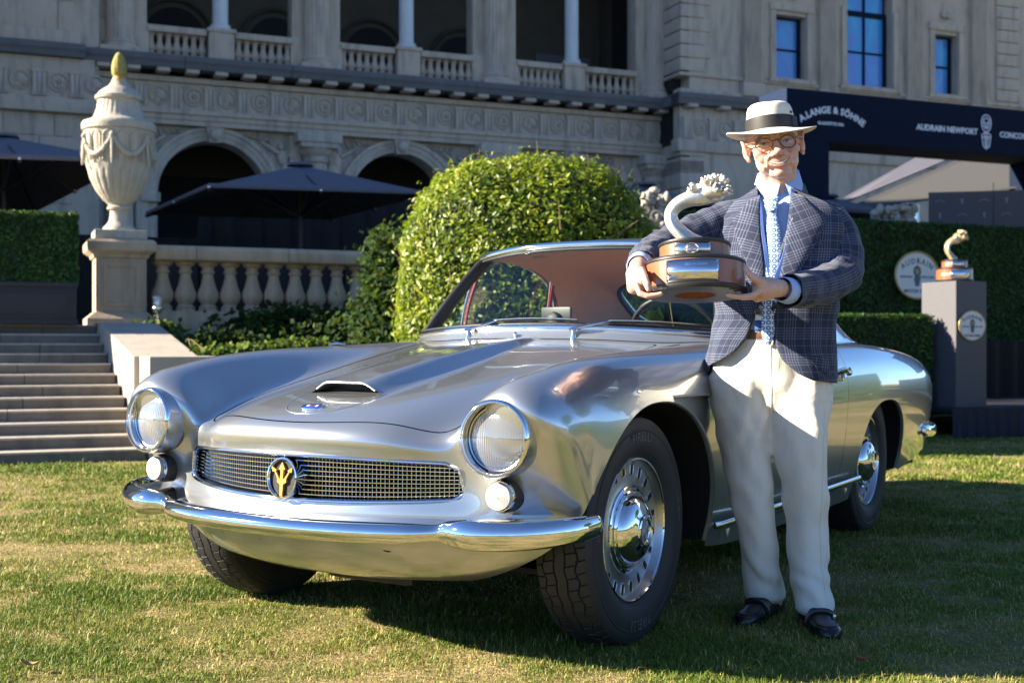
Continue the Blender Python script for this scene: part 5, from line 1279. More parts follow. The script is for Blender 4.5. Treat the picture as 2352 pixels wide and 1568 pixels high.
m = MB(); m.bx(-.60, .60, 2.22, 2.75, .30, .86, bev=.04); m.bx(-.62, -.59, .95, 2.6, .3, .90); m.bx(.59, .62, .95, 2.6, .3, .90); m.bx(-.6, .6, .85, .95, .3, .88); m.bx(-.6, .6, .9, 2.7, .28, .33); m.ob('cabin_lining', M_HEADLINER, CAR)
# interior mirror on the dash top
MM = Matrix.Translation((-.11, 1.10, .985)) @ Matrix.Rotation(R(-14), 4, 'Z')
m = MB(); m.box((0, 0, .022), (.165, .012, .066), MM, bev=.006); mr = m.ob('rear_view_mirror', M_DARK, CAR)
m = MB(); m.lathe([(.042, 0), (.036, .012), (.02, .02), (.001, .022)], 24, MM @ Matrix.Translation((0, -.02, -.005)) @ Matrix.Rotation(R(80), 4, 'X')); m.cyl(MM @ Vector((0, 0, -.06)), MM @ Vector((0, 0, .0)), .012, .008, 10); m.ob('mirror_mount', M_SEAL, mr)
m = MB(); m.box((-.30, 1.30, 1.262), (.06, .035, .012), Matrix.Rotation(0, 4, 'X'), bev=.004); m.ob('visor_clip', M_HEADLINER, CAR)
# wipers
for x0, ang in ((-.30, 4), (.18, 2)):
    p0 = wb(x0) + Vector((0, -.045, -.005)); zf = float(topz(abs(x0), p0.y))
    base = Vector((x0, p0.y, zf))
    m = MB(); m.cyl(base + Vector((0, 0, -.02)), base + Vector((0, 0, .016)), .015, .012, 14); m.cyl(base + Vector((0, 0, .012)), base + Vector((0, .004, .040)), .009, .008, 10)
    W = [base + Vector((0, .004, .036))]
    def on(x, k): q = wb(x); return Vector((x, q.y - .012 + k * .25, q.z + .022 + k * .4))
    m.tube([base + Vector((-.015, .0, .034)), base + Vector((.05, .012, .050)), on(x0 + .13, .02)], [(.007, .012), (.006, .011), (.004, .007)], 8, up=(0, 0, 1))
    wpr = m.ob('wiper', M_BRIGHT, CAR, 60)
    m = MB(); m.tube([on(x0 + .13, .02), on(x0 + .22, .03), on(x0 + .30, .035)], [(.003, .004)] * 3, 6); m.ob('wiper_arm', M_BRIGHT, wpr, 60)
    m = MB(); L = [on(x0 + .12 + .36 * k / 12, .012 + .010 * math.sin(math.pi * k / 12)) for k in range(13)]
    m.tube([p + Vector((0, -.006, .004)) for p in L], [(.003, .005)] * 13, 6, up=(0, 0, 1)); m.ob('wiper_blade', M_BRIGHT, wpr, 60)
    m = MB(); m.tube([p + Vector((0, .002, -.003)) for p in L], [(.003, .002)] * 13, 6, up=(0, 0, 1)); m.ob('wiper_rubber', M_SEAL, wpr, 60)
p = wb(-.06); m = MB(); q = (-.06, p.y - .05, float(topz(.06, p.y - .05))); m.cyl(q, (q[0], q[1], q[2] + .012), .008, .006, 10); m.ball((q[0], q[1] - .004, q[2] + .017), .008, 10, 8); m.ob('washer_jet', M_CHROME, CAR)
# fuel flap / wing mirror foot on the far wing
m = MB(); q = (-.66, .36, float(topz(.66, .36))); m.tube([(q[0] - .02, q[1] - .02, q[2] + .004), (q[0], q[1], q[2] + .010), (q[0] + .03, q[1] + .02, q[2] + .006)], [.004, .006, .003], 8); m.ob('wing_ornament', M_CHROME, CAR)
# tail lamps
for sgn in (1, -1):
    m = MB(); m.lathe([(.045, -.02), (.045, .01), (.038, .022), (.001, .028)], 28, Matrix.Translation((sgn * .62, 4.21, .60)) @ Matrix.Rotation(R(-90), 4, 'X')); m.ob('tail_lamp', M_RED, CAR, 40)
# ================================================================ the man with the trophy
def skin_mat():
    t = NT('skin'); n1 = t.noise(30, 5); n2 = t.noise(140, 3)
    c = t.mix(n1, (.58, .335, .25), (.74, .49, .385)); c = t.mix(t.math('MULTIPLY', n2, .35), c, (.55, .26, .19))
    t.set(Base_Color=c, Roughness=.46, Specular_IOR_Level=.45, Subsurface_Weight=.12, Subsurface_Radius=(.012, .005, .003), Subsurface_Scale=.5)
    t.bump(t.noise(420, 4), .25, .002); return t.m
M_SKIN = skin_mat()
def plaid(name):
    t = NT(name); uv = t.tc('UV'); sp = t.n('SeparateXYZ'); t.l(uv, sp.inputs[0])
    wob = t.noise(60, 2, vec=uv)
    def band(o):
        a = t.math('ADD', o, t.math('MULTIPLY', wob, .0016))
        big = t.math('FRACT', t.math('MULTIPLY', a, 1 / .082)); grp = t.math('LESS_THAN', big, .50)
        fine = t.math('LESS_THAN', t.math('FRACT', t.math('MULTIPLY', a, 1 / .0082)), .40)
        s1 = t.math('MULTIPLY', grp, fine)
        lone = t.math('LESS_THAN', t.math('ABSOLUTE', t.math('SUBTRACT', big, .75)), .014)
        return t.math('MAXIMUM', s1, lone)
    bu, bv = band(sp.outputs[0]), band(sp.outputs[1])
    lines = t.math('ADD', t.math('MULTIPLY', bu, .27), t.math('MULTIPLY', bv, .27))
    weave = t.noise(900, 2, .7, vec=uv); slub = t.noise(300, 3, .6, vec=uv, sc3=(1, .25, 1))
    k = t.math('MULTIPLY', lines, t.math('ADD', t.math('MULTIPLY', weave, .9), .35))
    base = t.mix(slub, (.013, .018, .042), (.038, .046, .085))
    c = t.mix(k, base, (.26, .315, .43))
    sp2 = t.math('GREATER_THAN', t.noise(700, 1, .5, vec=uv), .67)
    c = t.mix(t.math('MULTIPLY', sp2, .35), c, (.30, .33, .40))
    t.set(Base_Color=c, Roughness=.92, Specular_IOR_Level=.15, Sheen_Weight=.15)
    t.bump(weave, .5, .0012); return t.m
M_PLAID = plaid('plaid_wool')
def cotton(name, a, b):
    t = NT(name); n = t.noise(9, 5); c = t.mix(n, a, b); t.set(Base_Color=c, Roughness=.85, Specular_IOR_Level=.2)
    h = t.math('ADD', t.math('MULTIPLY', t.noise(14, 3, .5, sc3=(1.6, 1.6, .6), dist=1.2), 1.0), t.math('MULTIPLY', t.noise(900, 2), .02)); t.bump(h, .30, .010); return t.m
M_CHINO = cotton('white_cotton', (.70, .66, .575), (.78, .745, .66))
M_SHIRT = cotton('blue_shirt', (.34, .47, .80), (.42, .55, .86))
def tie_mat():
    t = NT('tie_silk'); uv = t.tc('UV'); v = t.n('TexVoronoi'); v.inputs['Scale'].default_value = 62; v.inputs['Randomness'].default_value = .15; t.l(uv, v.inputs['Vector'])
    k = t.math('LESS_THAN', t.math('ABSOLUTE', t.math('SUBTRACT', v.outputs['Distance'], .33)), .12)
    t.set(Base_Color=t.mix(k, (.62, .72, .84), (.05, .16, .42)), Roughness=.4); return t.m
M_TIE = tie_mat()
M_LANYARD = simple('lanyard_blue', (.012, .055, .24), .55)
M_WHITEPRINT = simple('white_print', (.78, .8, .82), .6)
def straw_mat():
    t = NT('straw'); uv = t.tc('UV'); sp = t.n('SeparateXYZ'); t.l(uv, sp.inputs[0])
    w = t.math('MULTIPLY', t.math('SINE', t.math('MULTIPLY', sp.outputs[0], 1500)), t.math('SINE', t.math('MULTIPLY', sp.outputs[1], 1500)))
    t.set(Base_Color=t.mix(t.math('ADD', t.math('MULTIPLY', w, .5), .5), (.70, .63, .49), (.80, .75, .63)), Roughness=.7, Specular_IOR_Level=.3); t.bump(w, .12, .0006); return t.m
M_STRAW = straw_mat()
M_RIBBON = simple('black_ribbon', (.016, .016, .017), .6, 0, .3, 200)
M_SHOE = simple('black_leather', (.010, .010, .013), .22, 0, .3, 20, .12, 90)
M_BELT = simple('brown_belt', (.13, .065, .028), .5, 0, .3, 90)
M_AMBER = simple('amber_acetate', (.20, .085, .025), .2, 0, .8, 50)
M_HORN = simple('horn_button', (.075, .06, .045), .35, 0, .4, 60)
M_TEETH = simple('teeth', (.72, .68, .58), .3)
M_EYE = simple('eye_white', (.36, .31, .28), .3); M_IRIS = simple('iris', (.03, .035, .04), .1)
M_HAIR = simple('grey_hair', (.30, .27, .24), .8, 0, .3, 200)
M_NAVYIN = simple('dark_lining', (.012, .014, .025), .7)

PX, PY = .87, 3.95
MAN_LOC = Vector((PX, PY, 0))
TURN = .30      # he stands turned a little to the viewer's left
def ty(x): return -TURN * (x + .025)
def pp(u, v, d): return at(u, v, d) - MAN_LOC
def cap_chain(m, pts, rads, n=14, sub=4):
    """a smooth limb: balls strung along a poly line"""
    P = [Vector(p) for p in pts]
    for i in range(len(P) - 1):
        L = (P[i + 1] - P[i]).length; k = max(2, int(L / max(.006, min(rads[i], rads[i + 1]) * .55)))
        for q in range(k + (i == len(P) - 2)):
            w = q / k; r = rads[i] + (rads[i + 1] - rads[i]) * w
            m.ball(P[i].lerp(P[i + 1], w), r, n, max(6, n // 2 + 2))
def voxel(name, m, size, smooth=4, fac=.5):
    o = obj(name, m.me('tmp', None)); o.data.remesh_voxel_size = size
    md = o.modifiers.new('r', 'REMESH'); md.mode = 'VOXEL'; md.voxel_size = size; md.use_smooth_shade = True
    if smooth: ms = o.modifiers.new('s', 'SMOOTH'); ms.factor = fac; ms.iterations = smooth
    me = evalmesh(o); bpy.data.objects.remove(o); me.name = name; return me
def co(me): a = np.zeros(len(me.vertices) * 3); me.vertices.foreach_get('co', a); return a.reshape(-1, 3)
def setco(me, V): me.vertices.foreach_set('co', np.ascontiguousarray(V).ravel()); me.update()
def vnorm(me): a = np.zeros(len(me.vertices) * 3); me.vertices.foreach_get('normal', a); return a.reshape(-1, 3)

# head frame: x to the viewer's right, y away from the viewer, z up, origin between the ears at eye height
HEAD = Matrix.Translation(pp(1777, 333, 3.955)) @ Matrix.Diagonal((1.15, 1, 1, 1)) @ Matrix.Rotation(R(-9), 4, 'Y') @ Matrix.Rotation(R(-7), 4, 'Z') @ Matrix.Rotation(R(2), 4, 'X')
hm = MB()
def hb(c, r, rot=None): hm.ball((0, 0, 0), r, 20, 14, HEAD @ Matrix.Translation(c) @ (rot or Matrix.Identity(4)))
def hc(pts, rads): cap_chain(hm, [HEAD @ Vector(p) for p in pts], rads, 12)
hb((0, .012, .030), (.0725, .096, .090)); hb((0, -.026, -.022), (.0625, .062, .085)); hb((0, -.034, -.072), (.043, .050, .036))
hb((0, -.018, -.054), (.0600, .062, .052)); hb((0, -.070, -.096), (.021, .018, .017)); hb((0, -.052, -.095), (.032, .030, .018))
for s in (-1, 1):
    hb((s * .043, -.058, -.026), (.022, .024, .020)); hb((s * .038, -.066, -.042), (.017, .017, .020)); hb((s * .039, -.050, -.062), (.014, .020, .028))
    hc([(s * .010, -.087, .020), (s * .030, -.083, .024), (s * .050, -.066, .017)], [.010, .0115, .009])
    hb((s * .0125, -.098, -.040), (.0095, .010, .0085))
    hc([(s * .017, -.096, -.030), (s * .031, -.082, -.052), (s * .034, -.074, -.072)], [.0075, .0075, .006])
    # lids: upper and lower fold round the eye
    for dz, r in ((.0072, .0064), (-.0068, .0060)):
        hc([(s * .016, -.080, dz * .5), (s * .031, -.0835, dz), (s * .046, -.073, dz * .45)], [.0045, r, .0045])
    hb((s * .031, -.066, .0), (.015, .013, .012))
    # ear: rim, shell and lobe
    er = Matrix.Rotation(R(-s * 22), 4, 'Z') @ Matrix.Rotation(R(12), 4, 'X')
    hb((s * .077, .008, -.006), (.007, .022, .031), er)
    ring = [(s * (.079 + .006 * math.sin(a)), .010 + .019 * math.cos(a), -.004 + .031 * math.sin(a)) for a in np.linspace(-1.2, 3.6, 12)]
    hc(ring, [.0055] * 12); hb((s * .076, .000, -.037), (.006, .008, .010))
hc([(0, -.086, .012), (0, -.098, -.010), (0, -.110, -.030)], [.0085, .0098, .0118]); hb((0, -.113, -.034), (.0145, .0135, .0125))
hb((0, -.074, -.060), (.034, .022, .024))
up_ = [(x, -.0965 + 9 * x * x, -.0625 + 14 * x * x) for x in np.linspace(-.030, .030, 9)]; lo_ = [(x, -.0945 + 9 * x * x, -.0765 + 19 * x * x) for x in np.linspace(-.026, .026, 9)]
hc(lo_, [.0015 + .0035 * math.sin(math.pi * k / 8) for k in range(9)])
neckb = pp(1790, 470, 4.00)
cap_chain(hm, [HEAD @ Vector((0, .014, -.075)), HEAD @ Vector((0, .022, -.12)), neckb], [.054, .053, .060])
for s in (-1, 1): cap_chain(hm, [HEAD @ Vector((s * .040, -.004, -.085)), neckb + Vector((s * .018, -.045, -.0))], [.014, .012])
# slim core of the body inside the clothes
core = [neckb, pp(1790, 560, 4.0), pp(1780, 700, 4.0), pp(1768, 830, 4.0)]
cap_chain(hm, core, [.06, .10, .10, .10])
for sh in (((1684, 503, 4.055), (1515, 572, 3.96), (1470, 605, 3.68)), ((1903, 512, 3.95), (1935, 628, 3.87), (1815, 668, 3.63))):
    cap_chain(hm, [neckb + Vector((0, 0, -.05)), pp(*sh[0]), pp(*sh[1]), pp(*sh[2])], [.045, .032, .030, .026])
for lg in (((1712, 900, 4.0), (1732, 1130, 3.98), (1772, 1375, 4.05)), ((1828, 900, 4.0), (1845, 1130, 3.96), (1862, 1385, 3.92))):
    cap_chain(hm, [pp(1768, 830, 4.0), pp(*lg[0]), pp(*lg[1]), pp(*lg[2])], [.09, .07, .05, .038])
# hands -------------------------------------------------------------
def finger(base, *rest, r0=.0088, r1=.0070):
    n = len(rest); cap_chain(hm, [base, *rest], [r0 + (r1 - r0) * k / n for k in range(n + 1)], 10)
# right hand (viewer's left): palm against the drum wall, thumb pointing down on the front, fingers wrapped under the base
W = pp(1466, 612, 3.66)
def q1(u, v, d): return pp(u, v, d)
cap_chain(hm, [W, q1(1464, 630, 3.635), q1(1462, 652, 3.62)], [.028, .031, .030])
cap_chain(hm, [q1(1455, 630, 3.66), q1(1456, 660, 3.66)], [.024, .022]); cap_chain(hm, [q1(1472, 628, 3.60), q1(1475, 655, 3.60)], [.018, .018])
finger(q1(1473, 622, 3.575), q1(1481, 640, 3.520), q1(1487, 655, 3.500), q1(1490, 664, 3.497), r0=.0135, r1=.0092)
for k, (du, dd) in enumerate(((0, 0), (2, .026), (4, .052), (8, .076))):
    b = q1(1463 + du * .6, 655 - k * 1.5, 3.575 + dd)
    e = (1518, 1512, 1500, 1488)[k]
    finger(b, q1(1470 + du * .4, 674, 3.560 + dd), q1(1487 + du * .3, 680, 3.553 + dd), q1((1487 + e) / 2 + 4, 678, 3.55 + dd), q1(e, 674.5, 3.548 + dd), r0=.0105, r1=.0078)
# left hand (viewer's right): thumb up along the drum, fingers stretched under the base
W2 = pp(1792, 662, 3.60)
cap_chain(hm, [W2, q1(1772, 662, 3.575), q1(1750, 664, 3.565)], [.027, .030, .030]); cap_chain(hm, [q1(1765, 652, 3.58), q1(1742, 652, 3.575)], [.022, .022]); cap_chain(hm, [q1(1762, 675, 3.57), q1(1740, 680, 3.57)], [.020, .018])
finger(q1(1752, 650, 3.55), q1(1734, 640, 3.53), q1(1721, 629, 3.525), q1(1713, 617, 3.53), r0=.0135, r1=.0088)
for k, (dv, dd, e) in enumerate(((0, -.028, 1672), (3, -.003, 1680), (3, .022, 1690), (0, .046, 1705))):
    finger(q1(1744, 668 + dv, 3.57 + dd), q1(1728, 679 + dv * .8, 3.562 + dd), q1(1706, 682 + dv * .3, 3.558 + dd), q1((1706 + e) / 2, 681, 3.556 + dd), q1(e, 677.5, 3.555 + dd), r0=.0108, r1=.0078)
me = voxel('person', hm, .0028, 9, .5)
V = co(me); Nn = vnorm(me)
HI = np.array(HEAD.inverted()); L = V @ HI[:3, :3].T + HI[:3, 3]
near = np.linalg.norm(L, axis=1) < .2
def groove(pts, w, dep):
    """press a crease into the face along a poly line given in the head frame"""
    global V
    P = np.array(pts, float); best = np.full(len(L), 9.)
    for a, b in zip(P[:-1], P[1:]):
        ab = b - a; tt = np.clip(((L - a) @ ab) / (ab @ ab), 0, 1); best = np.minimum(best, np.linalg.norm(L - (a + tt[:, None] * ab), axis=1))
    V = V - Nn * (dep * .62 * np.exp(-(best / w) ** 2) * near)[:, None]
for s in (-1, 1):
    groove([(s * .019, -.097, -.034), (s * .031, -.083, -.053), (s * .036, -.072, -.074), (s * .034, -.068, -.090)], .0034, .0042)
    groove([(s * .044, -.068, -.050), (s * .047, -.060, -.075), (s * .042, -.055, -.095)], .003, .0024)
    groove([(s * .024, -.086, -.012), (s * .036, -.082, -.018), (s * .048, -.070, -.014)], .003, .0022)
    groove([(s * .052, -.064, -.002), (s * .060, -.050, -.010)], .0022, .0018); groove([(s * .052, -.064, -.010), (s * .059, -.050, -.022)], .0022, .0016)
    groove([(s * .079, .004, .010), (s * .079, .002, -.015)], .006, .005)
    groove([(s * .012, -.099, -.046), (s * .006, -.102, -.046)], .0028, .0026)
    groove([(s * .007, -.095, .030), (s * .006, -.094, .014)], .002, .002)
    groove([(s * .036, -.05, -.112), (s * .03, -.03, -.135)], .004, .003)
groove([(-.02, -.09, -.087), (0, -.094, -.089), (.02, -.09, -.087)], .004, .0022)
groove([(-.045, -.075, .042), (0, -.092, .046), (.045, -.075, .042)], .0025, .0012)
groove([(0, -.06, -.118), (0, -.04, -.16)], .006, .003)
setco(me, V)
# natural skin tones: lips, flushed nose and cheeks as a colour attribute
ca = me.color_attributes.new('tone', 'FLOAT_COLOR', 'POINT'); tone = np.zeros((len(V), 4)); tone[:, 3] = 1
d_l = np.minimum(np.min([np.linalg.norm(L - np.array(p), axis=1) for p in up_], axis=0), np.min([np.linalg.norm(L - np.array(p), axis=1) for p in lo_], axis=0))
tone[:, 0] = np.exp(-(d_l / .005) ** 2) * .45
for c0, w, k in (((0, -.11, -.033), .018, .6), ((.043, -.07, -.035), .022, .4), ((-.043, -.07, -.035), .022, .4), ((0, -.075, -.098), .02, .3), ((.078, .01, -.005), .03, .4), ((-.078, .01, -.005), .03, .4)):
    tone[:, 0] = np.maximum(tone[:, 0], k * np.exp(-(np.linalg.norm(L - np.array(c0), axis=1) / w) ** 2))
ca.data.foreach_set('color', tone.astype(np.float32).ravel())
t_ = M_SKIN.node_tree; at_ = t_.nodes.new('ShaderNodeAttribute'); at_.attribute_name = 'tone'
pb = [n for n in t_.nodes if n.type == 'BSDF_PRINCIPLED'][0]; src = pb.inputs['Base Color'].links[0].from_socket
mxn = t_.nodes.new('ShaderNodeMix'); mxn.data_type = 'RGBA'; mxn.inputs[7].default_value = (.52, .15, .11, 1); sx_ = t_.nodes.new('ShaderNodeSeparateXYZ')
t_.links.new(at_.outputs['Color'], sx_.inputs[0]); t_.links.new(sx_.outputs[0], mxn.inputs[0]); t_.links.new(src, mxn.inputs[6]); t_.links.new(mxn.outputs[2], pb.inputs['Base Color'])
MAN = obj('person', me, M_SKIN, None, MAN_LOC)
tag(MAN, 'smiling person in cream hat, plaid jacket and white trousers holding a trophy by the car', 'person')
# eyes, teeth, brows, glasses
from mathutils.bvhtree import BVHTree
_l = V @ HI[:3, :3].T + HI[:3, 3]; BV = BVHTree.FromPolygons([tuple(p) for p in _l], [tuple(p.vertices) for p in me.polygons])
def face_y(x, z):
    h = BV.ray_cast(Vector((x, -.3, z)), Vector((0, 1, 0)), 1.0); return h[0].y if h[0] is not None else -.08
for s in (-1, 1):
    m = MB(); A = []; yc = face_y(s * .0315, .0) 
    for k in range(15):
        w = k / 14; x = s * (.0195 + .0245 * w); hz = .0034 * math.sin(math.pi * w) ** .8
        A.append([HEAD @ Vector((x, face_y(x, zz) - .0008, zz)) for zz in (-.0022 - hz * .75, -.0012, hz * .95 - .0005)])
    m.grid(A); ey = m.ob('eye', M_EYE, MAN, 180)
    m = MB(); m.ball((0, 0, 0), (.0046, .0012, .0040), 12, 8, HEAD @ Matrix.Translation((s * .0315 - .0012, face_y(s * .0315, 0) - .0012, -.0002))); m.ob('iris', M_IRIS, ey, 180)
    m = MB(); L_u = []
    for k in range(15):
        w = k / 14; x = s * (.0185 + .0275 * w); hz = .0042 * math.sin(math.pi * w) ** .8; zz = hz * .95 - .0002; L_u.append(HEAD @ Vector((x, face_y(x, zz) - .0012, zz)))
    m.tube(L_u, [.0004 + .0009 * math.sin(math.pi * k / 14) for k in range(15)], 6); m.ob('eyelash', M_BELT, ey, 60)
    m = MB()
    for k in range(60):
        w = k / 59; x = s * (.013 + .038 * w); y = face_y(s * (.013 + .038 * w), .020) - .001; z = .017 + .010 * math.sin(math.pi * min(1, w * 1.15)) - .006 * w
        c = HEAD @ Vector((x, y, z)); e = HEAD @ Vector((x + s * .006, y - .003, z + .004 + .002 * random.random())); m.cyl(c, e, .0014, .0006, 5)
    m.ob('eyebrow', M_HAIR, MAN)
    m = MB()
    for k in range(40):
        a = random.uniform(-.4, 1.0); z = random.uniform(-.012, .03); y = -.015 + .045 * random.random(); x = s * (.0725 - .10 * max(0, -y - .0) ** 1.2)
        c = HEAD @ Vector((x, y, z)); e = c + HEAD.to_3x3() @ Vector((s * .003, .006, -.006)); m.cyl(c, e, .0012, .0005, 4)
    m.ob('sideburn', M_HAIR, MAN)
def strip(name, mat, parent, hw, ztop, zbot, off, n=21):
    A = []
    for x in np.linspace(-hw, hw, n):
        zt, zb = ztop(x), zbot(x); A.append([HEAD @ Vector((x, face_y(x, zt + (zb - zt) * k / 3) - off, zt + (zb - zt) * k / 3)) for k in range(4)])
    m = MB(); m.grid(A); return m.ob(name, mat, parent, 180)
M_MOUTH = simple('mouth_dark', (.05, .012, .010), .5); M_LIP = simple('lip', (.50, .19, .15), .42)
mid_ = lambda x: -.0655 + 13 * x * x
mo = strip('mouth', M_MOUTH, MAN, .0325, lambda x: mid_(x) + .0004 + .0018 * (1 - (x / .0325) ** 2), lambda x: mid_(x) - .0076 * (1 - (x / .0325) ** 2), .0006)
strip('teeth', M_TEETH, mo, .0255, lambda x: mid_(x) + .0010, lambda x: mid_(x) - .0046 * (1 - (x / .0275) ** 2), .0012)
strip('lip', M_LIP, mo, .0325, lambda x: mid_(x) + .0042 * (1 - (x / .033) ** 2), lambda x: mid_(x) + .0014 * (1 - (x / .033) ** 2), .0007)
strip('lip', M_LIP, mo, .0270, lambda x: mid_(x) - .0072 * (1 - (x / .0325) ** 2), lambda x: mid_(x) - .0120 * (1 - (x / .0295) ** 2), .0007)
m = MB(); LN = []
for s in (-1, 1):
    rim = []
    for k in range(28):
        a = 2 * math.pi * k / 28; x = s * .0325 + .0225 * math.cos(a); z = -.004 + (.0190 if math.sin(a) > 0 else .0205) * math.sin(a)
        rim.append(HEAD @ Vector((x, -.1005 + 1.1 * max(0, abs(x) - .03) ** 1.5 * 8, z)))
    m.tube(rim, .0025, 8, closed=True); LN.append(rim)
    m.tube([HEAD @ Vector((s * .0545, -.092, .006)), HEAD @ Vector((s * .064, -.078, .008)), HEAD @ Vector((s * .076, -.03, .008)), HEAD @ Vector((s * .080, .01, .004))], [.0032, .0028, .0022, .0020], 8)
m.tube([HEAD @ Vector((-.0115, -.1015, .003)), HEAD @ Vector((0, -.1055, .006)), HEAD @ Vector((.0115, -.1015, .003))], .0022, 8)
GLS = m.ob('glasses', M_AMBER, MAN, 70)
M_SPEC = glass_mat('spectacle_glass', (.93, .93, .90), .0, .03)
for rim in LN:
    m = MB(); m.v = [tuple(p) for p in rim]; m.f = [tuple(range(len(rim)))]; m.ob('lens', M_SPEC, GLS)

# hat -----------------------------------------------------------------
HAT = HEAD @ Matrix.Diagonal((.93, 1, 1, 1)) @ Matrix.Translation((0, .006, .040)) @ Matrix.Rotation(R(4.5), 4, 'Y') @ Matrix.Rotation(R(-3), 4, 'X')
def hatpt(a, r, z): return Vector((r * .0735 * math.cos(a), r * .096 * math.sin(a), z))
m = MB(); P = []; U = []
na = 72
prof = [(1.0, .0), (1.0, .018), (.985, .034), (.955, .052), (.915, .067), (.86, .077), (.76, .083), (.61, .083), (.43, .079), (.22, .075), (.0, .074)]
for i in range(na):
    a = 2 * math.pi * i / na; row = []
    for (r, z) in prof:
        c_ = math.cos(a); s_ = math.sin(a)
        p = hatpt(a, r, z)
        front = max(0, -s_)
        if z > .05:   # crown is higher at the sides of a centre dent and pinched towards the front
            k = (z - .05) / .05
            p.x *= 1 - .11 * front * min(1, k); p.z += .010 * k * (1 if r > .55 else 0) * (.3 + .7 * abs(c_)) + (.003 * front * k)
            if r < .75: p.z -= .012 * (1 - r) * math.exp(-(p.x / .03) ** 2)
        row.append(HAT @ p); U.append((a * .09, z + r * .05))
    P.append(row)
m.grid(P, closed_u=True); hatme = mesh_np('hat', m.v, m.f, 180, uv=U); HATO = obj('hat', hatme, M_STRAW, MAN)
m = MB(); P = []; U = []
for i in range(96):
    a = 2 * math.pi * i / 96; row = []
    for k, (w, th) in enumerate([(0, .0), (.12, .001), (.3, .0), (.5, .0), (.75, .0), (.93, .0), (1.0, .0)] + [(1.0, -.003), (.9, -.003), (.6, -.003), (.3, -.003), (0, -.003)]):
        c_, s_ = math.cos(a), math.sin(a); wd_ = .060 + .004 * abs(s_)
        p = Vector(((.0735 + wd_ * w) * c_, (.096 + wd_ * w) * s_, .0))
        lift = .012 * (c_ ** 2) * w ** 1.6 - .022 * max(0, -s_) ** 1.5 * w ** 1.3 + .006 * max(0, s_) * w
        p.z = lift + th - .004 * w; row.append(HAT @ p); U.append((a * .13, w * .06))
    P.append(row)
m.grid(P, closed_u=True); br = mesh_np('brim', m.v, m.f, 60, uv=U); obj('brim', br, M_STRAW, HATO)
m = MB(); P = []
for i in range(72):
    a = 2 * math.pi * i / 72; P.append([HAT @ (hatpt(a, r, z)) for r, z in ((1.0, .002), (1.03, .003), (1.032, .030), (1.018, .042), (.99, .043))])
m.grid(P, closed_u=True); m.ob('hat_band', M_RIBBON, HATO, 50)
m = MB(); c0 = hatpt(R(-32), 1.035, .022); m.box((0, 0, 0), (.010, .030, .036), HAT @ Matrix.Translation(c0) @ Matrix.Rotation(R(-32), 4, 'Z'), bev=.004); m.ob('band_bow', M_RIBBON, HATO)
m = MB(); m.ball((0, 0, 0), (.0045, .0045, .0045), 10, 8, HAT @ Matrix.Translation(hatpt(R(-36), .985, .052))); m.ob('hat_pin', M_BELT, HATO)

# jacket ---------------------------------------------------------------
SC_ = 3.86 / 2820
def Xb(u): return (u - 1176) * 3.99 / 2820 - PX
def Zb(v): return HC + (YHZ - v) * 3.99 / 2820
def X_(u): return (u - 1176) * SC_ - PX
def Z_(v): return HC + (YHZ - v) * SC_
zt_ = [1.384, 1.368, 1.350, 1.328, 1.300, 1.250, 1.18, 1.10, 1.02, .96, .90, .84, .78, .72]
cxs = [.853, .853, .855, .858, .860, .862, .860, .856, .850, .846, .840, .836, .834, .834]
rxs = [.066, .092, .125, .160, .186, .196, .194, .188, .181, .178, .184, .192, .198, .200]
rys = [.066, .078, .092, .106, .118, .130, .136, .134, .130, .128, .131, .134, .137, .138]
cys = [.055, .055, .054, .052, .050, .046, .040, .036, .034, .034, .036, .038, .04, .04]
def sec(z): return [float(np.interp(-z, [-q for q in zt_], a)) for a in (cxs, rxs, rys, cys)]
yl = [430, 470, 500, 560, 620, 680, 715, 740, 770, 800, 825, 838, 900]; xl = [1757, 1752, 1749, 1751, 1756, 1748, 1738, 1731, 1720, 1700, 1674, 1645, 1600]
yr_ = [430, 470, 500, 560, 620, 690, 715, 760, 800, 840, 870, 884, 900]; xr = [1828, 1818, 1812, 1802, 1790, 1776, 1770, 1772, 1778, 1797, 1832, 1870, 1960]
ROWS_ = 64; TH = 110; P = []; U = []
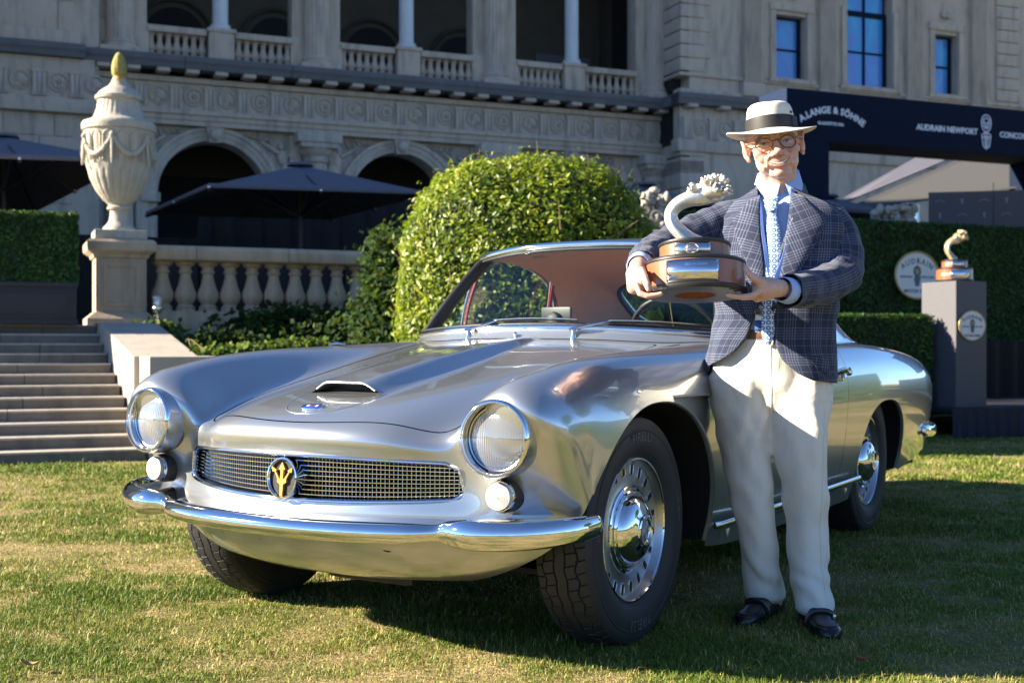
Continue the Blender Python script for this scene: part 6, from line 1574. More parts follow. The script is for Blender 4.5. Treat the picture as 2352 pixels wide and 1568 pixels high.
for i in range(ROWS_):
    w = i / (ROWS_ - 1); row = []
    def zlev(th):    # hem is lower on the viewer's right
        hem = .762 + .036 * (1 - math.cos(th)) * .5 + .015 * max(0, -math.sin(th)) * 0
        return 1.386 + (hem - 1.386) * (w ** 1.0)
    z0 = zlev(0); z1 = zlev(math.pi)
    cx, rx, ry, cy = sec(z0); v0 = YHZ - (z0 - HC) / SC_
    kR = np.clip((X_(np.interp(v0, yr_, xr)) + PX - cx) / rx, -.99, .995); kR = np.sign(kR) * abs(kR) ** 1.175; thR = -math.acos(kR)
    cx, rx, ry, cy = sec(z1); v1 = YHZ - (z1 - HC) / SC_
    kL = np.clip((X_(np.interp(v1, yl, xl)) + PX - cx) / rx, -.995, .99); kL = np.sign(kL) * abs(kL) ** 1.175; thL = 2 * math.pi - math.acos(kL)
    arc = 0; prev = None
    for j in range(TH):
        th = thR + (thL - thR) * j / (TH - 1); z = zlev(th); cx, rx, ry, cy = sec(z)
        c_, s_ = math.cos(th), math.sin(th); e = 2.35
        x = rx * np.sign(c_) * abs(c_) ** (2 / e); y = ry * np.sign(s_) * abs(s_) ** (2 / e)
        # drape: soft folds at the waist and skirt
        fold = .006 * math.sin(th * 5 + z * 9) * sstep(1.1, .85, z) + .005 * math.sin(z * 46 + th * 3) * math.exp(-((z - 1.0) / .07) ** 2) * (1 if s_ < .3 else .3)
        fold += .004 * mnoise.noise(Vector((th * 2.2, z * 9, 3.1)))
        r_ = 1 + fold / .16
        p = Vector((cx - PX + x * r_, cy + y * r_ + ty(cx - PX + x * r_), z))
        row.append(p)
        if prev is not None: arc += math.hypot(p.x - prev.x, p.y - prev.y)
        prev = p; U.append((arc + thR * .17, z))
    P.append(row)
m = MB(); m.grid(P); jm = mesh_np('jacket', m.v, m.f, 180, uv=U); JK = obj('jacket', jm, M_PLAID, MAN)
md = JK.modifiers.new('thick', 'SOLIDIFY'); md.thickness = .005; md.offset = -1
def sleeve(name, pts, rads, tw=0.0, fold=1.0, nring=72, n=40, seed=0):
    Pn = np.array([tuple(p) for p in pts]); E = np.vstack([2 * Pn[0] - Pn[1], Pn, 2 * Pn[-1] - Pn[-2]]); path = []; rr = []
    k = len(Pn) - 1
    for q in range(nring):
        tt = q / (nring - 1) * k; i = min(int(tt), k - 1); u = tt - i
        wv = np.array([-.5 * u + u * u - .5 * u ** 3, 1 - 2.5 * u * u + 1.5 * u ** 3, .5 * u + 2 * u * u - 1.5 * u ** 3, -.5 * u * u + .5 * u ** 3])
        path.append(Vector(wv @ E[i:i + 4])); rr.append(np.interp(tt, range(k + 1), rads))
    m = MB(); U = []; ln = 0; ref = Vector((0, -1, 0)); G = []
    for q, p in enumerate(path):
        t = (path[min(q + 1, nring - 1)] - path[max(q - 1, 0)]).normalized(); a = (ref - t * ref.dot(t)).normalized(); b = t.cross(a); ref = a
        if q: ln += (p - path[q - 1]).length
        row = []
        for j in range(n):
            g = 2 * math.pi * j / n; f = q / (nring - 1)
            w = fold * (.0085 * (.6 - abs(math.sin(ln * 46 + 1.3 * math.sin(g + 1) + seed + 1.2 * mnoise.noise(Vector((ln * 7, math.cos(g), seed)))))) * (.35 + .9 * math.exp(-((f - .55) / .16) ** 2)) * (.5 + .5 * math.cos(g - 2.6)) + .0045 * mnoise.noise(Vector((math.cos(g) * 2, math.sin(g) * 2 + seed, ln * 22))) + .004 * mnoise.noise(Vector((math.cos(g) * 1.1, math.sin(g) * 1.1 + seed, ln * 9))))
            r = rr[q] + w; row.append(p + a * (r * math.cos(g)) + b * (r * .93 * math.sin(g))); U.append((g * .052 + tw * ln, ln))
        G.append(row)
    m.grid(G, closed_v=True); me_ = mesh_np(name, m.v, m.f, 180, uv=U); o = obj(name, me_, M_PLAID, JK); return o, path
sleeve('sleeve', [pp(1735, 486, 4.03), pp(1684, 500, 4.055), pp(1600, 530, 4.02), pp(1520, 566, 3.945), pp(1484, 590, 3.83), pp(1470, 606, 3.715)], [.046, .066, .061, .054, .049, .043], 0, 1.3, seed=1)
sleeve('sleeve', [pp(1852, 484, 3.97), pp(1903, 510, 3.95), pp(1934, 562, 3.925), pp(1935, 628, 3.87), pp(1880, 657, 3.77), pp(1812, 668, 3.635)], [.046, .068, .067, .064, .056, .050], 0, 1.6, seed=4)
# lapels, collar
def on_front(u, v, off=0.0):
    z = Z_(v); cx, rx, ry, cy = sec(z); k = np.clip((X_(u) + PX - cx) / rx, -.98, .98)
    e = 2.35; y = -ry * (1 - abs(k) ** e) ** (1 / e); return Vector((X_(u), cy + y - off + ty(X_(u)), z))
def flat(name, poly_u, mat, parent, off=.006, thick=.004, nu=10, nv=24, bulge=.0, uvo=(0, 0), rot=0.0):
    """a cloth piece between a left and a right edge line (lists of pixels, top to bottom) that follows the chest"""
    Lp, Rp = poly_u; P = []; U = []
    tl = np.linspace(0, 1, len(Lp)); tr_ = np.linspace(0, 1, len(Rp))
    for i in range(nv):
        w = i / (nv - 1); a = [np.interp(w, tl, [p[k] for p in Lp]) for k in (0, 1)]; b = [np.interp(w, tr_, [p[k] for p in Rp]) for k in (0, 1)]; row = []
        for j in range(nu):
            s_ = j / (nu - 1); u, v = a[0] + (b[0] - a[0]) * s_, a[1] + (b[1] - a[1]) * s_
            row.append(on_front(u, v, off + bulge * math.sin(math.pi * s_))); x, z = X_(u), Z_(v); U.append((x * math.cos(rot) - z * math.sin(rot) + uvo[0], x * math.sin(rot) + z * math.cos(rot) + uvo[1]))
        P.append(row)
    m = MB(); m.grid(P); o = obj(name, mesh_np(name, m.v, m.f, 180, uv=U), mat, parent)
    sd = o.modifiers.new('thick', 'SOLIDIFY'); sd.thickness = thick; sd.offset = 0; return o
flat('lapel', ([(1733, 452), (1706, 488), (1694, 500), (1700, 540), (1722, 610), (1738, 690), (1738, 712)], [(1757, 445), (1751, 480), (1750, 520), (1752, 560), (1757, 620), (1750, 680), (1739, 713)]), M_PLAID, JK, .009, .006, bulge=.006, rot=.35)
flat('lapel', ([(1826, 440), (1817, 480), (1808, 520), (1803, 560), (1792, 620), (1778, 682), (1771, 712)], [(1850, 450), (1866, 474), (1890, 500), (1892, 512), (1868, 560), (1830, 625), (1773, 714)]), M_PLAID, JK, .009, .006, bulge=.006, rot=-.35)
for nm, pa in (('collar', [(1752, 447, -.006), (1744, 430, .02), (1752, 418, .06), (1790, 410, .095), (1826, 408, .06), (1838, 420, .02), (1828, 440, -.006)]),):
    P = []; U = []
    for k, (u, v, dy) in enumerate(pa):
        for_ = Vector((Xb(u), dy + .02, Zb(v))); c0 = Vector((Xb(1790), .05, 0)); dirv = Vector((for_.x - c0.x, for_.y - c0.y, 0)).normalized()
        P.append([for_ + Vector((0, 0, .004)), for_ + dirv * .014 + Vector((0, 0, -.004)), for_ + dirv * .026 + Vector((0, 0, -.034)), for_ + dirv * .012 + Vector((0, 0, -.04))]); U += [(k * .03, q * .02) for q in range(4)]
    m = MB(); m.grid(P); obj(nm, mesh_np(nm, m.v, m.f, 180, uv=U), M_PLAID, JK)
flat('pocket_flap', ([(1852, 812), (1856, 828), (1872, 846)], [(1898, 824), (1900, 846), (1902, 862)]), M_PLAID, JK, .010, .006, rot=.12)
flat('breast_pocket', ([(1838, 560), (1840, 570)], [(1888, 552), (1890, 562)]), M_PLAID, JK, .006, .004, rot=.3)
m = MB(); c0 = on_front(1741, 715, .014); m.lathe([(.001, .004), (.006, .004), (.0085, .006), (.0105, .003), (.0105, 0)], 18, Matrix.Translation(c0) @ Matrix.Rotation(R(90), 4, 'X')); m.ob('button', M_HORN, JK, 40)
for k in range(4):
    c0 = pp(1846 + k * 9.5, 700 - k * 4.6, 3.655 + .012 * k); m = MB(); m.lathe([(.001, .003), (.004, .003), (.006, .005), (.0072, .002), (.0072, -.004)], 14, Matrix.Translation(c0) @ Matrix.Rotation(R(75), 4, 'X')); m.ob('button', M_HORN, JK, 40)
# shirt, cuffs, tie, lanyard, badge
P = []
for z in np.linspace(1.372, .90, 26):
    cx, rx, ry, cy = sec(z); rx -= .012; ry -= .014; P.append([Vector((cx - PX + rx * math.cos(a), cy + ry * math.sin(a) + ty(cx - PX + rx * math.cos(a)), z)) for a in np.linspace(0, 2 * math.pi, 48, endpoint=False)])
m = MB(); m.grid(P, closed_v=True); SHI = m.ob('shirt', M_SHIRT, MAN, 180)
nb = neckb + Vector((0, 0, .03))
P = []
for k in range(25):    # stand collar ring with two points in front
    a = -math.pi / 2 + .12 + (2 * math.pi - .24) * k / 24; fr = max(0, -math.sin(a)) ** 2
    c = Vector((Xb(1788), .048, 0)); rx, ry = .060, .064
    top = Vector((c.x + rx * math.cos(a), c.y + ry * math.sin(a), Zb(418) + .038 - .050 * fr + .006 * math.cos(a)))
    out = Vector((math.cos(a), math.sin(a), 0)); P.append([top + Vector((0, 0, -.05)) - out * .002, top, top + out * .006 + Vector((0, 0, -.004)), top + out * (.016 + .006 * fr) + Vector((math.copysign(.018, math.cos(a)) * fr, 0, -.040 - .026 * fr))])
m = MB(); m.grid(P); o = m.ob('shirt_collar', M_SHIRT, SHI, 180)
for pts in (((1471, 607, 3.712), (1467, 613, 3.668)), ((1812, 668, 3.632), (1795, 664, 3.598))):
    a, b = pp(*pts[0]), pp(*pts[1]); m = MB(); m.tube([a, b], [.040, .037], 24, cap=False); o = m.ob('cuff', M_SHIRT, SHI, 180); o.modifiers.new('t', 'SOLIDIFY').thickness = .003
flat('tie', ([(1766, 456), (1764, 474), (1768, 486), (1764, 530), (1757, 600), (1752, 690), (1752, 770), (1760, 790)], [(1793, 450), (1791, 472), (1786, 486), (1792, 530), (1794, 600), (1782, 690), (1778, 770), (1768, 792)]), M_TIE, MAN, .004, .006, bulge=.006)
flat('tie_knot', ([(1763, 455), (1767, 484)], [(1794, 450), (1787, 485)]), M_TIE, MAN, .012, .010, bulge=.008, nv=8)
la = flat('lanyard', ([(1826, 430), (1818, 500), (1790, 600), (1770, 650)], [(1834, 432), (1830, 505), (1804, 605), (1777, 655)]), M_LANYARD, MAN, .011, .002)
flat('lanyard_strap', ([(1749, 445), (1749, 520), (1757, 600), (1768, 650)], [(1757, 440), (1757, 520), (1766, 598), (1775, 648)]), M_LANYARD, la, .011, .002)
def on_strip(txt, a, b, size, name, parent, off=.0145, mat=None):
    pa, pb = on_front(*a, off), on_front(*b, off); xv = (pb - pa).normalized(); nv = Vector((0, -1, 0)); nv = (nv - xv * nv.dot(xv)).normalized(); yv = nv.cross(xv)
    M = Matrix((xv, yv, nv)).transposed().to_4x4(); M.translation = (pa + pb) / 2
    return tri_text(txt, size, mat or M_WHITEPRINT, name, parent, M, .0004, bold=.0003)
on_strip('AUDRAIN MOTOR WEEK', (1783, 596), (1821, 502), .0125, 'lanyard_print', la)
bd = flat('name_badge', ([(1738, 700), (1738, 762)], [(1776, 700), (1776, 762)]), M_WHITEPRINT, MAN, .004, .002, nv=4, nu=4)
flat('badge_foot', ([(1738, 735), (1736, 760)], [(1776, 735), (1776, 760)]), M_LANYARD, bd, .006, .002, nv=4, nu=4)
on_strip('JIM U', (1740, 719), (1776, 719), .015, 'badge_print', bd, .008, M_NAVYIN)
m = MB(); m.tube([on_front(1772, 652, .013), on_front(1771, 664, .014), on_front(1764, 700, .008)], [.004, .0035, .002], 8); m.ob('lanyard_clip', M_CHROME, la)

# trousers -------------------------------------------------------------
tm = MB()
def leg(pts):
    P = [Vector(p[:3]) for p in pts]
    for i in range(len(pts) - 1):
        for q in range(10):
            w = q / 10; c = P[i].lerp(P[i + 1], w); rx = pts[i][3] + (pts[i + 1][3] - pts[i][3]) * w; ry = pts[i][4] + (pts[i + 1][4] - pts[i][4]) * w
            tm.ball(c, (rx, ry, .030), 20, 8)
def lp(u, v, d, hw, ry): p = pp(u, v, d); return (p.x, p.y, p.z, hw * d / 2820, ry)
leg([lp(1706, 870, 3.99, 76, .106), lp(1704, 940, 3.99, 66, .098), lp(1710, 1010, 3.985, 55, .090), lp(1722, 1100, 3.975, 51, .078), lp(1735, 1200, 3.985, 45, .072), lp(1747, 1290, 4.01, 42, .072), lp(1752, 1335, 4.03, 42, .073), lp(1757, 1368, 4.04, 48, .080)])
leg([lp(1828, 870, 3.99, 74, .106), lp(1830, 940, 3.98, 68, .100), lp(1830, 1010, 3.97, 62, .092), lp(1843, 1100, 3.955, 53, .080), lp(1850, 1200, 3.95, 49, .074), lp(1857, 1300, 3.925, 47, .075), lp(1865, 1360, 3.90, 46, .076), lp(1871, 1396, 3.89, 46, .080)])
for v in range(768, 930, 6):
    u = 1766; hw = float(np.interp(v, [768, 800, 830, 860, 890, 930], [116, 121, 125, 127, 122, 108])); ry = float(np.interp(v, [768, 830, 880, 930], [.108, .112, .104, .074]))
    p = pp(u, v, 3.99); tm.ball(p, (hw * 3.99 / 2820, ry, .035), 28, 10)
me = voxel('trousers', tm, .0075, 9, .5); V = co(me); Nn = vnorm(me)
dsp = np.zeros(len(V))
for i, p in enumerate(V):
    x, y, z = p; k = 0.0; lx = x
    k += .0070 * mnoise.noise(Vector((x * 13, y * 10, z * 2.6)))
    k += .0055 * mnoise.noise(Vector((x * 22 + z * 9, y * 20, z * 11)))
    hem = max(0, 1 - abs(z - .12) / .12); k += .0042 * hem * math.sin(z * 62 + x * 45 + 5 * mnoise.noise(Vector((x * 8, y * 8, z * 6))))
    kn = math.exp(-((z - .40) / .10) ** 2); k += .0030 * kn * math.sin(z * 38 - x * 55 + 4 * mnoise.noise(Vector((x * 7, y * 7, 1))))
    cr = math.exp(-((z - .62) / .09) ** 2); k += .0036 * cr * math.sin((abs(x + .04) * 70 + z * 30 + 4 * mnoise.noise(Vector((x * 6, y * 6, z * 6)))))
    dsp[i] = k
V += Nn * dsp[:, None]; V[:, 1] += -TURN * (V[:, 0] + .046) * sstep(.12, .62, V[:, 2]); setco(me, V)
TRO = obj('trousers', me, M_CHINO, MAN)
m = MB(); P = [Vector((-.035 + .163 * math.cos(a), .040 + .113 * math.sin(a) - TURN * (-.035 + .163 * math.cos(a) + .046), Z_(768))) for a in np.linspace(0, 2 * math.pi, 48, endpoint=False)]
m.tube(P, [(.016, .003)] * 48, 8, closed=True, up=(0, 0, 1)); BL = m.ob('belt', M_BELT, TRO, 60)
m = MB(); c0 = Vector((X_(1757), .040 - .118, Z_(768))); m.tube([c0 + Vector(q) for q in ((-.022, 0, -.017), (.022, 0, -.017), (.022, 0, .017), (-.022, 0, .017))], .0025, 6, closed=True); m.ob('buckle', M_BRIGHT, BL, 40)
BT = BVHTree.FromPolygons([tuple(p) for p in V], [tuple(p.vertices) for p in me.polygons])
def on_tro(u, v):
    x, z = (u - 1176) * 3.88 / 2820 - PX, HC + (YHZ - v) * 3.88 / 2820
    h = BT.ray_cast(Vector((x, -1, z)), Vector((0, 1, 0)), 3.0); return h[0] if h[0] is not None else None
M_SEAMC = simple('seam_cotton', (.64, .60, .52), .9)
for pts in (((1770, 792), (1772, 860), (1776, 930), (1774, 965)), ((1884, 800), (1890, 850), (1898, 905)), ((1646, 850), (1640, 905)), ((1893, 935), (1886, 1010), (1886, 1100), (1882, 1200), (1884, 1300), (1892, 1385))):
    L = []
    for (a, b), (c, d) in zip(pts[:-1], pts[1:]):
        for w in np.linspace(0, 1, 9):
            q = on_tro(a + (c - a) * w, b + (d - b) * w)
            if q is not None: L.append(q + Vector((0, -.0006, 0)))
    if len(L) > 3: m = MB(); m.tube(L, .0009, 5); m.ob('trouser_seam', M_SEAMC, TRO, 60)
# shoes ---------------------------------------------------------------
def shoe(heel, toe):
    h, t = Vector(heel) - MAN_LOC, Vector(toe) - MAN_LOC; ax = (t - h); Ls = ax.length; ax.normalize(); sd = Vector((ax.y, -ax.x, 0)); P = []
    for k in range(25):
        w = k / 24
        hw = float(np.interp(w, [0, .04, .15, .35, .55, .70, .85, .95, 1.0], [.010, .026, .033, .031, .038, .045, .043, .029, .006]))
        top = float(np.interp(w, [0, .04, .2, .42, .55, .7, .85, .95, 1], [.050, .066, .074, .078, .064, .048, .040, .032, .016]))
        row = []
        for j in range(18):
            g = math.pi * j / 17; c_, s_ = math.cos(g), math.sin(g)
            x = hw * np.sign(c_) * abs(c_) ** .62; z = .010 + (top - .010) * abs(s_) ** .75
            row.append(h + ax * (w * Ls) + sd * x + Vector((0, 0, z)))
        row = [h + ax * (w * Ls) + sd * (hw * 1.04) + Vector((0, 0, .0))] + row + [h + ax * (w * Ls) - sd * (hw * 1.04) + Vector((0, 0, .0))]
        P.append(row)
    m = MB(); m.grid(P); o = m.ob('shoe', M_SHOE, MAN, 60)
    # apron seam and strap with bit
    m = MB(); A = []
    for g in np.linspace(-1.9, 1.9, 22):
        w = .80 + .115 * math.cos(g) - .05 * (abs(g) > 1.4) * (abs(g) - 1.4) * 4; x = .032 * math.sin(g); hw = float(np.interp(w, [.55, .70, .85, .95, 1.0], [.038, .045, .043, .029, .006])); top = float(np.interp(w, [.42, .55, .7, .85, .95, 1], [.078, .064, .048, .040, .032, .016]))
        q = min(.98, abs(x) / hw); A.append(h + ax * (w * Ls) + sd * x + Vector((0, 0, .010 + (top - .010) * (1 - q ** 3.2) ** .375 + .0005)))
    m.tube(A, .0026, 6); m.ob('shoe_seam', M_SHOE, o, 60)
    m = MB(); A = []
    for g in np.linspace(0.12, math.pi - .12, 15):
        w = .60; c_, s_ = math.cos(g), math.sin(g); A.append(h + ax * (w * Ls) + sd * (.0405 * np.sign(c_) * abs(c_) ** .62) + Vector((0, 0, .012 + .049 * abs(s_) ** .75)))
    m.tube(A, [(.003, .011)] * 15, 8, up=tuple(ax)); m.ob('shoe_strap', M_SHOE, o, 60)
    return o
s1 = shoe((.893, 4.10, 0), (.712, 3.845, 0)); s2 = shoe((.950, 3.985, 0), (.957, 3.665, 0))
m = MB(); c0 = Vector((.990, 3.775, .048)) - MAN_LOC; m.box(c0, (.010, .02, .016), bev=.003); m.ob('shoe_buckle', M_BRIGHT, s2)
# ---- trophies: twisted horn with a flower head on two wooden drums
def wood_mat(name, a, b):
    t = NT(name); n = t.noise(6, 6, .6, sc3=(9, 9, 1.2), dist=2.0); t.set(Base_Color=t.mix(n, a, b), Roughness=.36, Coat_Weight=.3, Coat_Roughness=.2); return t.m
M_CHERRY = wood_mat('cherry_wood', (.22, .070, .028), (.36, .135, .055))
M_PLATE = NT('engraved_plate').set(Base_Color=(.72, .73, .75), Metallic=1.0, Roughness=.14).m
def horn_mat(name, a, b):
    t = NT(name); n = t.noise(11, 5, .6, sc3=(3, 3, 1), dist=1.5); t.set(Base_Color=t.mix(n, a, b), Roughness=.26, Specular_IOR_Level=.6, Metallic=.5); t.bump(t.noise(60, 4, .6, sc3=(2, 2, .6)), .35, .004); return t.m
M_HORN_IV = horn_mat('ivory_silver', (.60, .56, .48), (.82, .80, .75))
M_BRONZE = horn_mat('pale_gold', (.52, .40, .22), (.75, .63, .42))
M_ENGRAVE = simple('engraving', (.10, .10, .11), .5)
M_OVAL = simple('oval_print', (.76, .74, .66), .4)
def build_trophy(root, k, front, sculpt, cx, text=True, fade=1.0):
    """drums about the local z axis, sculpture above; k scales everything, front = angle of the plates"""
    b = MB(); b.lathe([(.060, .0), (.100, -.002), (.152, .000), (.156, .006), (.156, .012), (.150, .016), (.140, .016)], 72); b.lathe([(.146, .084), (.150, .088), (.150, .094), (.146, .098), (.10, .098)], 72); b.lathe([(.106, .143), (.108, .147), (.107, .152), (.102, .154), (.0, .154)], 72)
    bs_ = b.ob('plinth_rings', M_DARK, root, 40)
    b = MB(); b.lathe([(.062, .0005), (.062, .02), (.058, .03), (.0, .032)], 48); b.ob('hollow_base', M_CHERRY, root, 40)
    b = MB(); b.cyl((.02, -.03, .03), (.02, -.03, .004), .003, .003, 8); b.ob('screw', M_CHROME, root)
    dr = []
    for r, z0, z1 in ((.1475, .012, .088), (.1035, .098, .145)):
        b = MB(); b.lathe([(r - .01, z0), (r, z0), (r, z1), (r - .01, z1)], 96); d = b.ob('wooden_drum', M_CHERRY, root, 40); dr.append(d)
    for d, r, z0, z1, a0, a1 in ((dr[0], .1485, .018, .082, -.62, .42), (dr[1], .1045, .101, .141, -.62, .40)):
        b = MB(); A = [[((r + .0006) * math.sin(front + a), -(r + .0006) * math.cos(front + a), z) for z in (z0, z1)] for a in np.linspace(a0, a1, 24)]; b.grid(A); pl = b.ob('name_plate', M_PLATE, d, 180)
        pl.modifiers.new('t', 'SOLIDIFY').thickness = .0012
        for a in (a0 + .03, a1 - .03):
            for z in (z0 + .004, z1 - .004):
                b = MB(); b.ball(((r + .0012) * math.sin(front + a), -(r + .0012) * math.cos(front + a), z), .0018, 8, 6); b.ob('plate_pin', M_CHROME, pl)
    def wrap(o, r, zc, ac):
        V = co(o.data); a = ac + V[:, 0] / r; rr = r + V[:, 2]
        setco(o.data, np.stack([rr * np.sin(a), -rr * np.cos(a), zc + V[:, 1]], 1))
    if text:
        for txt, z, a in (('BEST IN SHOW', .066, -.02), ('CONCOURS', .052, .02), ('2024', .040, -.06)):
            o = tri_text(txt, .0095, M_PLATE, 'engraved_line', dr[0], None, .0006); wrap(o, .1497, z, front + a)
        ac = front - .12; r = .1056
        b = MB(); b.prism([(.0205 * math.cos(a), .0150 * math.sin(a)) for a in np.linspace(0, 2 * math.pi, 40, endpoint=False)], 0, .0010); o = b.ob('oval_badge', M_OVAL, dr[1]); wrap(o, r, .121, ac)
        b = MB(); b.tube([(.0195 * math.cos(a), .0140 * math.sin(a), .0012) for a in np.linspace(0, 2 * math.pi, 40, endpoint=False)], .0006, 5, closed=True); o = b.ob('badge_line', M_ENGRAVE, dr[1]); wrap(o, r, .121, ac)
        o = tri_text('AUDRAIN', .0066, M_ENGRAVE, 'badge_print', dr[1], Matrix.Translation((0, .0085, .0012)), .0003, curve=.016, bold=.0002); wrap(o, r, .121, ac)
        o = tri_text('MOTOR WEEK', .0040, M_ENGRAVE, 'badge_print', dr[1], Matrix.Translation((0, -.0092, .0012)), .0003, bold=.0002); wrap(o, r, .121, ac)
        o = tri_text('NEWPORT      CONCOURS', .0032, M_ENGRAVE, 'badge_print', dr[1], Matrix.Translation((0, -.0005, .0012)), .0003, bold=.0002); wrap(o, r, .121, ac)
        b = MB(); b.prism([(-.003, .004), (.003, .004), (.0035, -.001), (.002, -.007), (-.002, -.007), (-.0035, -.001)], .0008, .0014); o = b.ob('badge_emblem', M_ENGRAVE, dr[1]); wrap(o, r, .121, ac)
    # the horn: flat ribbon that twists as it rises and leans over
    pts = [Vector(p) for p in ((.004, 0, .150), (-.030, .0, .180), (-.062, .0, .215), (-.068, .0, .246), (-.048, .0, .274), (-.012, .0, .292), (.028, .0, .300), (.056, .0, .303))]
    E = [2 * pts[0] - pts[1]] + pts + [2 * pts[-1] - pts[-2]]; path = []; n = 60
    for q in range(n):
        tt = q / (n - 1) * (len(pts) - 1); i = min(int(tt), len(pts) - 2); u = tt - i; P4 = E[i:i + 4]
        path.append(sum((P4[j] * w for j, w in enumerate((-.5 * u + u * u - .5 * u ** 3, 1 - 2.5 * u * u + 1.5 * u ** 3, .5 * u + 2 * u * u - 1.5 * u ** 3, -.5 * u * u + .5 * u ** 3))), Vector()))
    b = MB(); G = []
    for q, p in enumerate(path):
        f = q / (n - 1); t = (path[min(q + 1, n - 1)] - path[max(q - 1, 0)]).normalized(); a = Vector((0, 1, 0)); c = t.cross(a); tw = -1.0 + 2.3 * f
        wa = float(np.interp(f, [0, .08, .3, .55, .8, 1], [.042, .036, .031, .030, .032, .020])); wb_ = float(np.interp(f, [0, .1, .4, .7, 1], [.026, .021, .018, .020, .026])); row = []
        for j in range(28):
            g = 2 * math.pi * j / 28; e1 = wa * math.cos(g) * (1 + .10 * math.cos(3 * g + 9 * f)); e2 = wb_ * math.sin(g) * (1 + .12 * math.sin(2 * g + 5))
            row.append(p + (a * math.cos(tw) + c * math.sin(tw)) * e1 + (-a * math.sin(tw) + c * math.cos(tw)) * e2)
        G.append(row)
    b.grid(G, closed_v=True); b.f.append(tuple(range(28))); b.f.append(tuple((n - 1) * 28 + j for j in range(28)))
    hn = b.ob('horn', sculpt, root, 180)
    rg = random.Random(5)
    b = MB(); c0 = Vector((.088, 0, .396))      # cluster of crown-like buds
    b.ball((.052, 0, .308), (.046, .036, .026), 18, 12); b.ob('bud_base', sculpt, root, 180)
    buds = [(-.052, -.012, .006, .016), (-.012, -.020, .030, .019), (.014, -.012, .042, .014), (.034, -.016, .034, .017), (.004, .014, .044, .015), (.030, .014, .030, .016), (.012, -.034, .000, .015), (.040, -.026, -.006, .017), (-.022, .016, .018, .015)]
    for bx_, by_, bz_, r in buds:
        c = Vector((.052, 0, .314)) + Vector((bx_, by_, bz_ * .8)); ax = Vector((bx_ * .9, by_, bz_ + .012)).normalized(); Mx = Matrix.Translation(c) @ ax.to_track_quat('Z', 'Y').to_matrix().to_4x4()
        b = MB(); b.lathe([(r * .55, -.02), (r * .75, -.006), (r, .004), (r * .95, .011), (r * .7, .012), (r * .55, .005), (r * .1, .004)], 18, Mx, rf=lambda rr, z, a: rr * (1 + .10 * math.sin(6 * a)))
        for q in range(6):
            a = 2 * math.pi * q / 6; b.ball((r * .78 * math.cos(a), r * .78 * math.sin(a), .013), (.0045, .0045, .005), 8, 6, Mx)
        b.ob('bud', sculpt, root, 60)
TP = at(1597, 678, 3.64)
TRO1 = thing('trophy', 'large trophy with twisted ivory horn on two wooden drums in the person\'s hands', 'trophy', (TP.x, TP.y, TP.z), 0)
TRO1.rotation_euler = Euler((R(-7), 0, 0))
build_trophy(TRO1, 1, -.10, M_HORN_IV, 0)
# ---- umbrellas on the terrace, gate, hedges, stage, pedestal, signs
def umbrella(label, NLp, NRp, FLp, apex):
    """square parasol given three rim corners and its peak"""
    NL, NR, FL, A = map(Vector, (NLp, NRp, FLp, apex)); FRr = NR + FL - NL; C = (NL + FRr) / 2
    o = thing('parasol', label, 'umbrella', (A.x, A.y, TZ), 0, 'large dark parasols on the terrace'); O = Vector((A.x, A.y, TZ)); q = [NL, NR, FRr, FL]
    def surf_(lo): return
    m = MB(); n = 9
    for k in range(4):
        a, b = q[k], q[(k + 1) % 4]; P = []
        for i in range(n):
            w = i / (n - 1); row = []
            for j in range(n):
                s_ = j / (n - 1); e = a.lerp(b, s_); p = A.lerp(e, w) - O; sag = .05 * math.sin(math.pi * w) * math.sin(math.pi * s_); row.append(p - Vector((0, 0, sag)))
            P.append(row)
        m.grid(P)
    cp = m.ob('canopy', M_CANVAS, o, 60)
    m = MB()
    for k in range(4):
        a, b = q[k], q[(k + 1) % 4]; P = []
        for i in range(n):
            w = i / (n - 1); P.append([A.lerp(a.lerp(b, j / (n - 1)), w * .995) - O - Vector((0, 0, .05 * math.sin(math.pi * w) * math.sin(math.pi * j / (n - 1)) + .03)) for j in range(n)])
        m.grid(P)
    m.ob('canopy_shade', M_CANVASSHADE, cp, 60)
    m = MB()
    for k in range(4): a, b = q[k] - O, q[(k + 1) % 4] - O; m.tube([a, b], [(.03, .012)] * 2, 6, up=(0, 0, 1))
    m.ob('rim', M_CANVAS, cp, 60)
    top = A - O; hub = Vector((0, 0, top.z - .75))
    for k in range(8):
        e = (q[k // 2] if k % 2 == 0 else q[k // 2].lerp(q[(k // 2 + 1) % 4], .5)) - O
        m = MB(); m.tube([top - Vector((0, 0, .06)), e - Vector((0, 0, .05))], .022, 6); rb = m.ob('rib', M_POLE, o, 60)
        m = MB(); m.tube([hub, top.lerp(e, .5) - Vector((0, 0, .07))], .015, 6); m.ob('strut', M_POLE, rb, 60)
        m = MB(); m.ball(e + Vector((0, 0, -.02)), .028, 8, 6); m.ob('rib_tip', M_BRIGHT, rb, 60)
    m = MB(); m.cyl((0, 0, 0), top, .035, .03, 12); m.bx(-.35, .35, -.35, .35, 0, .08, bev=.02); m.ob('pole', M_POLE, o)
    m = MB(); m.lathe([(.20, top.z - .01), (.17, top.z + .03), (.05, top.z + .05), (.001, top.z + .06)], 18); m.ob('vent_cap', M_CANVAS, o, 40)
umbrella('dark grey parasol right of the urn under the carved arches', at(480, 426, 16.2), at(985, 442, 16.9), at(335, 490, 19.6), at(690, 380, 18.2))
umbrella('dark grey parasol behind the planter hedge left of the urn', at(-220, 352, 14.0), at(300, 368, 14.6), at(-320, 476, 18.6), at(10, 314, 16.8))
umbrella('grey parasol glimpsed beside the round bush and the trophy', at(1300, 440, 18.0), at(1640, 470, 19.5), at(1210, 490, 22.0), at(1480, 425, 20.0))
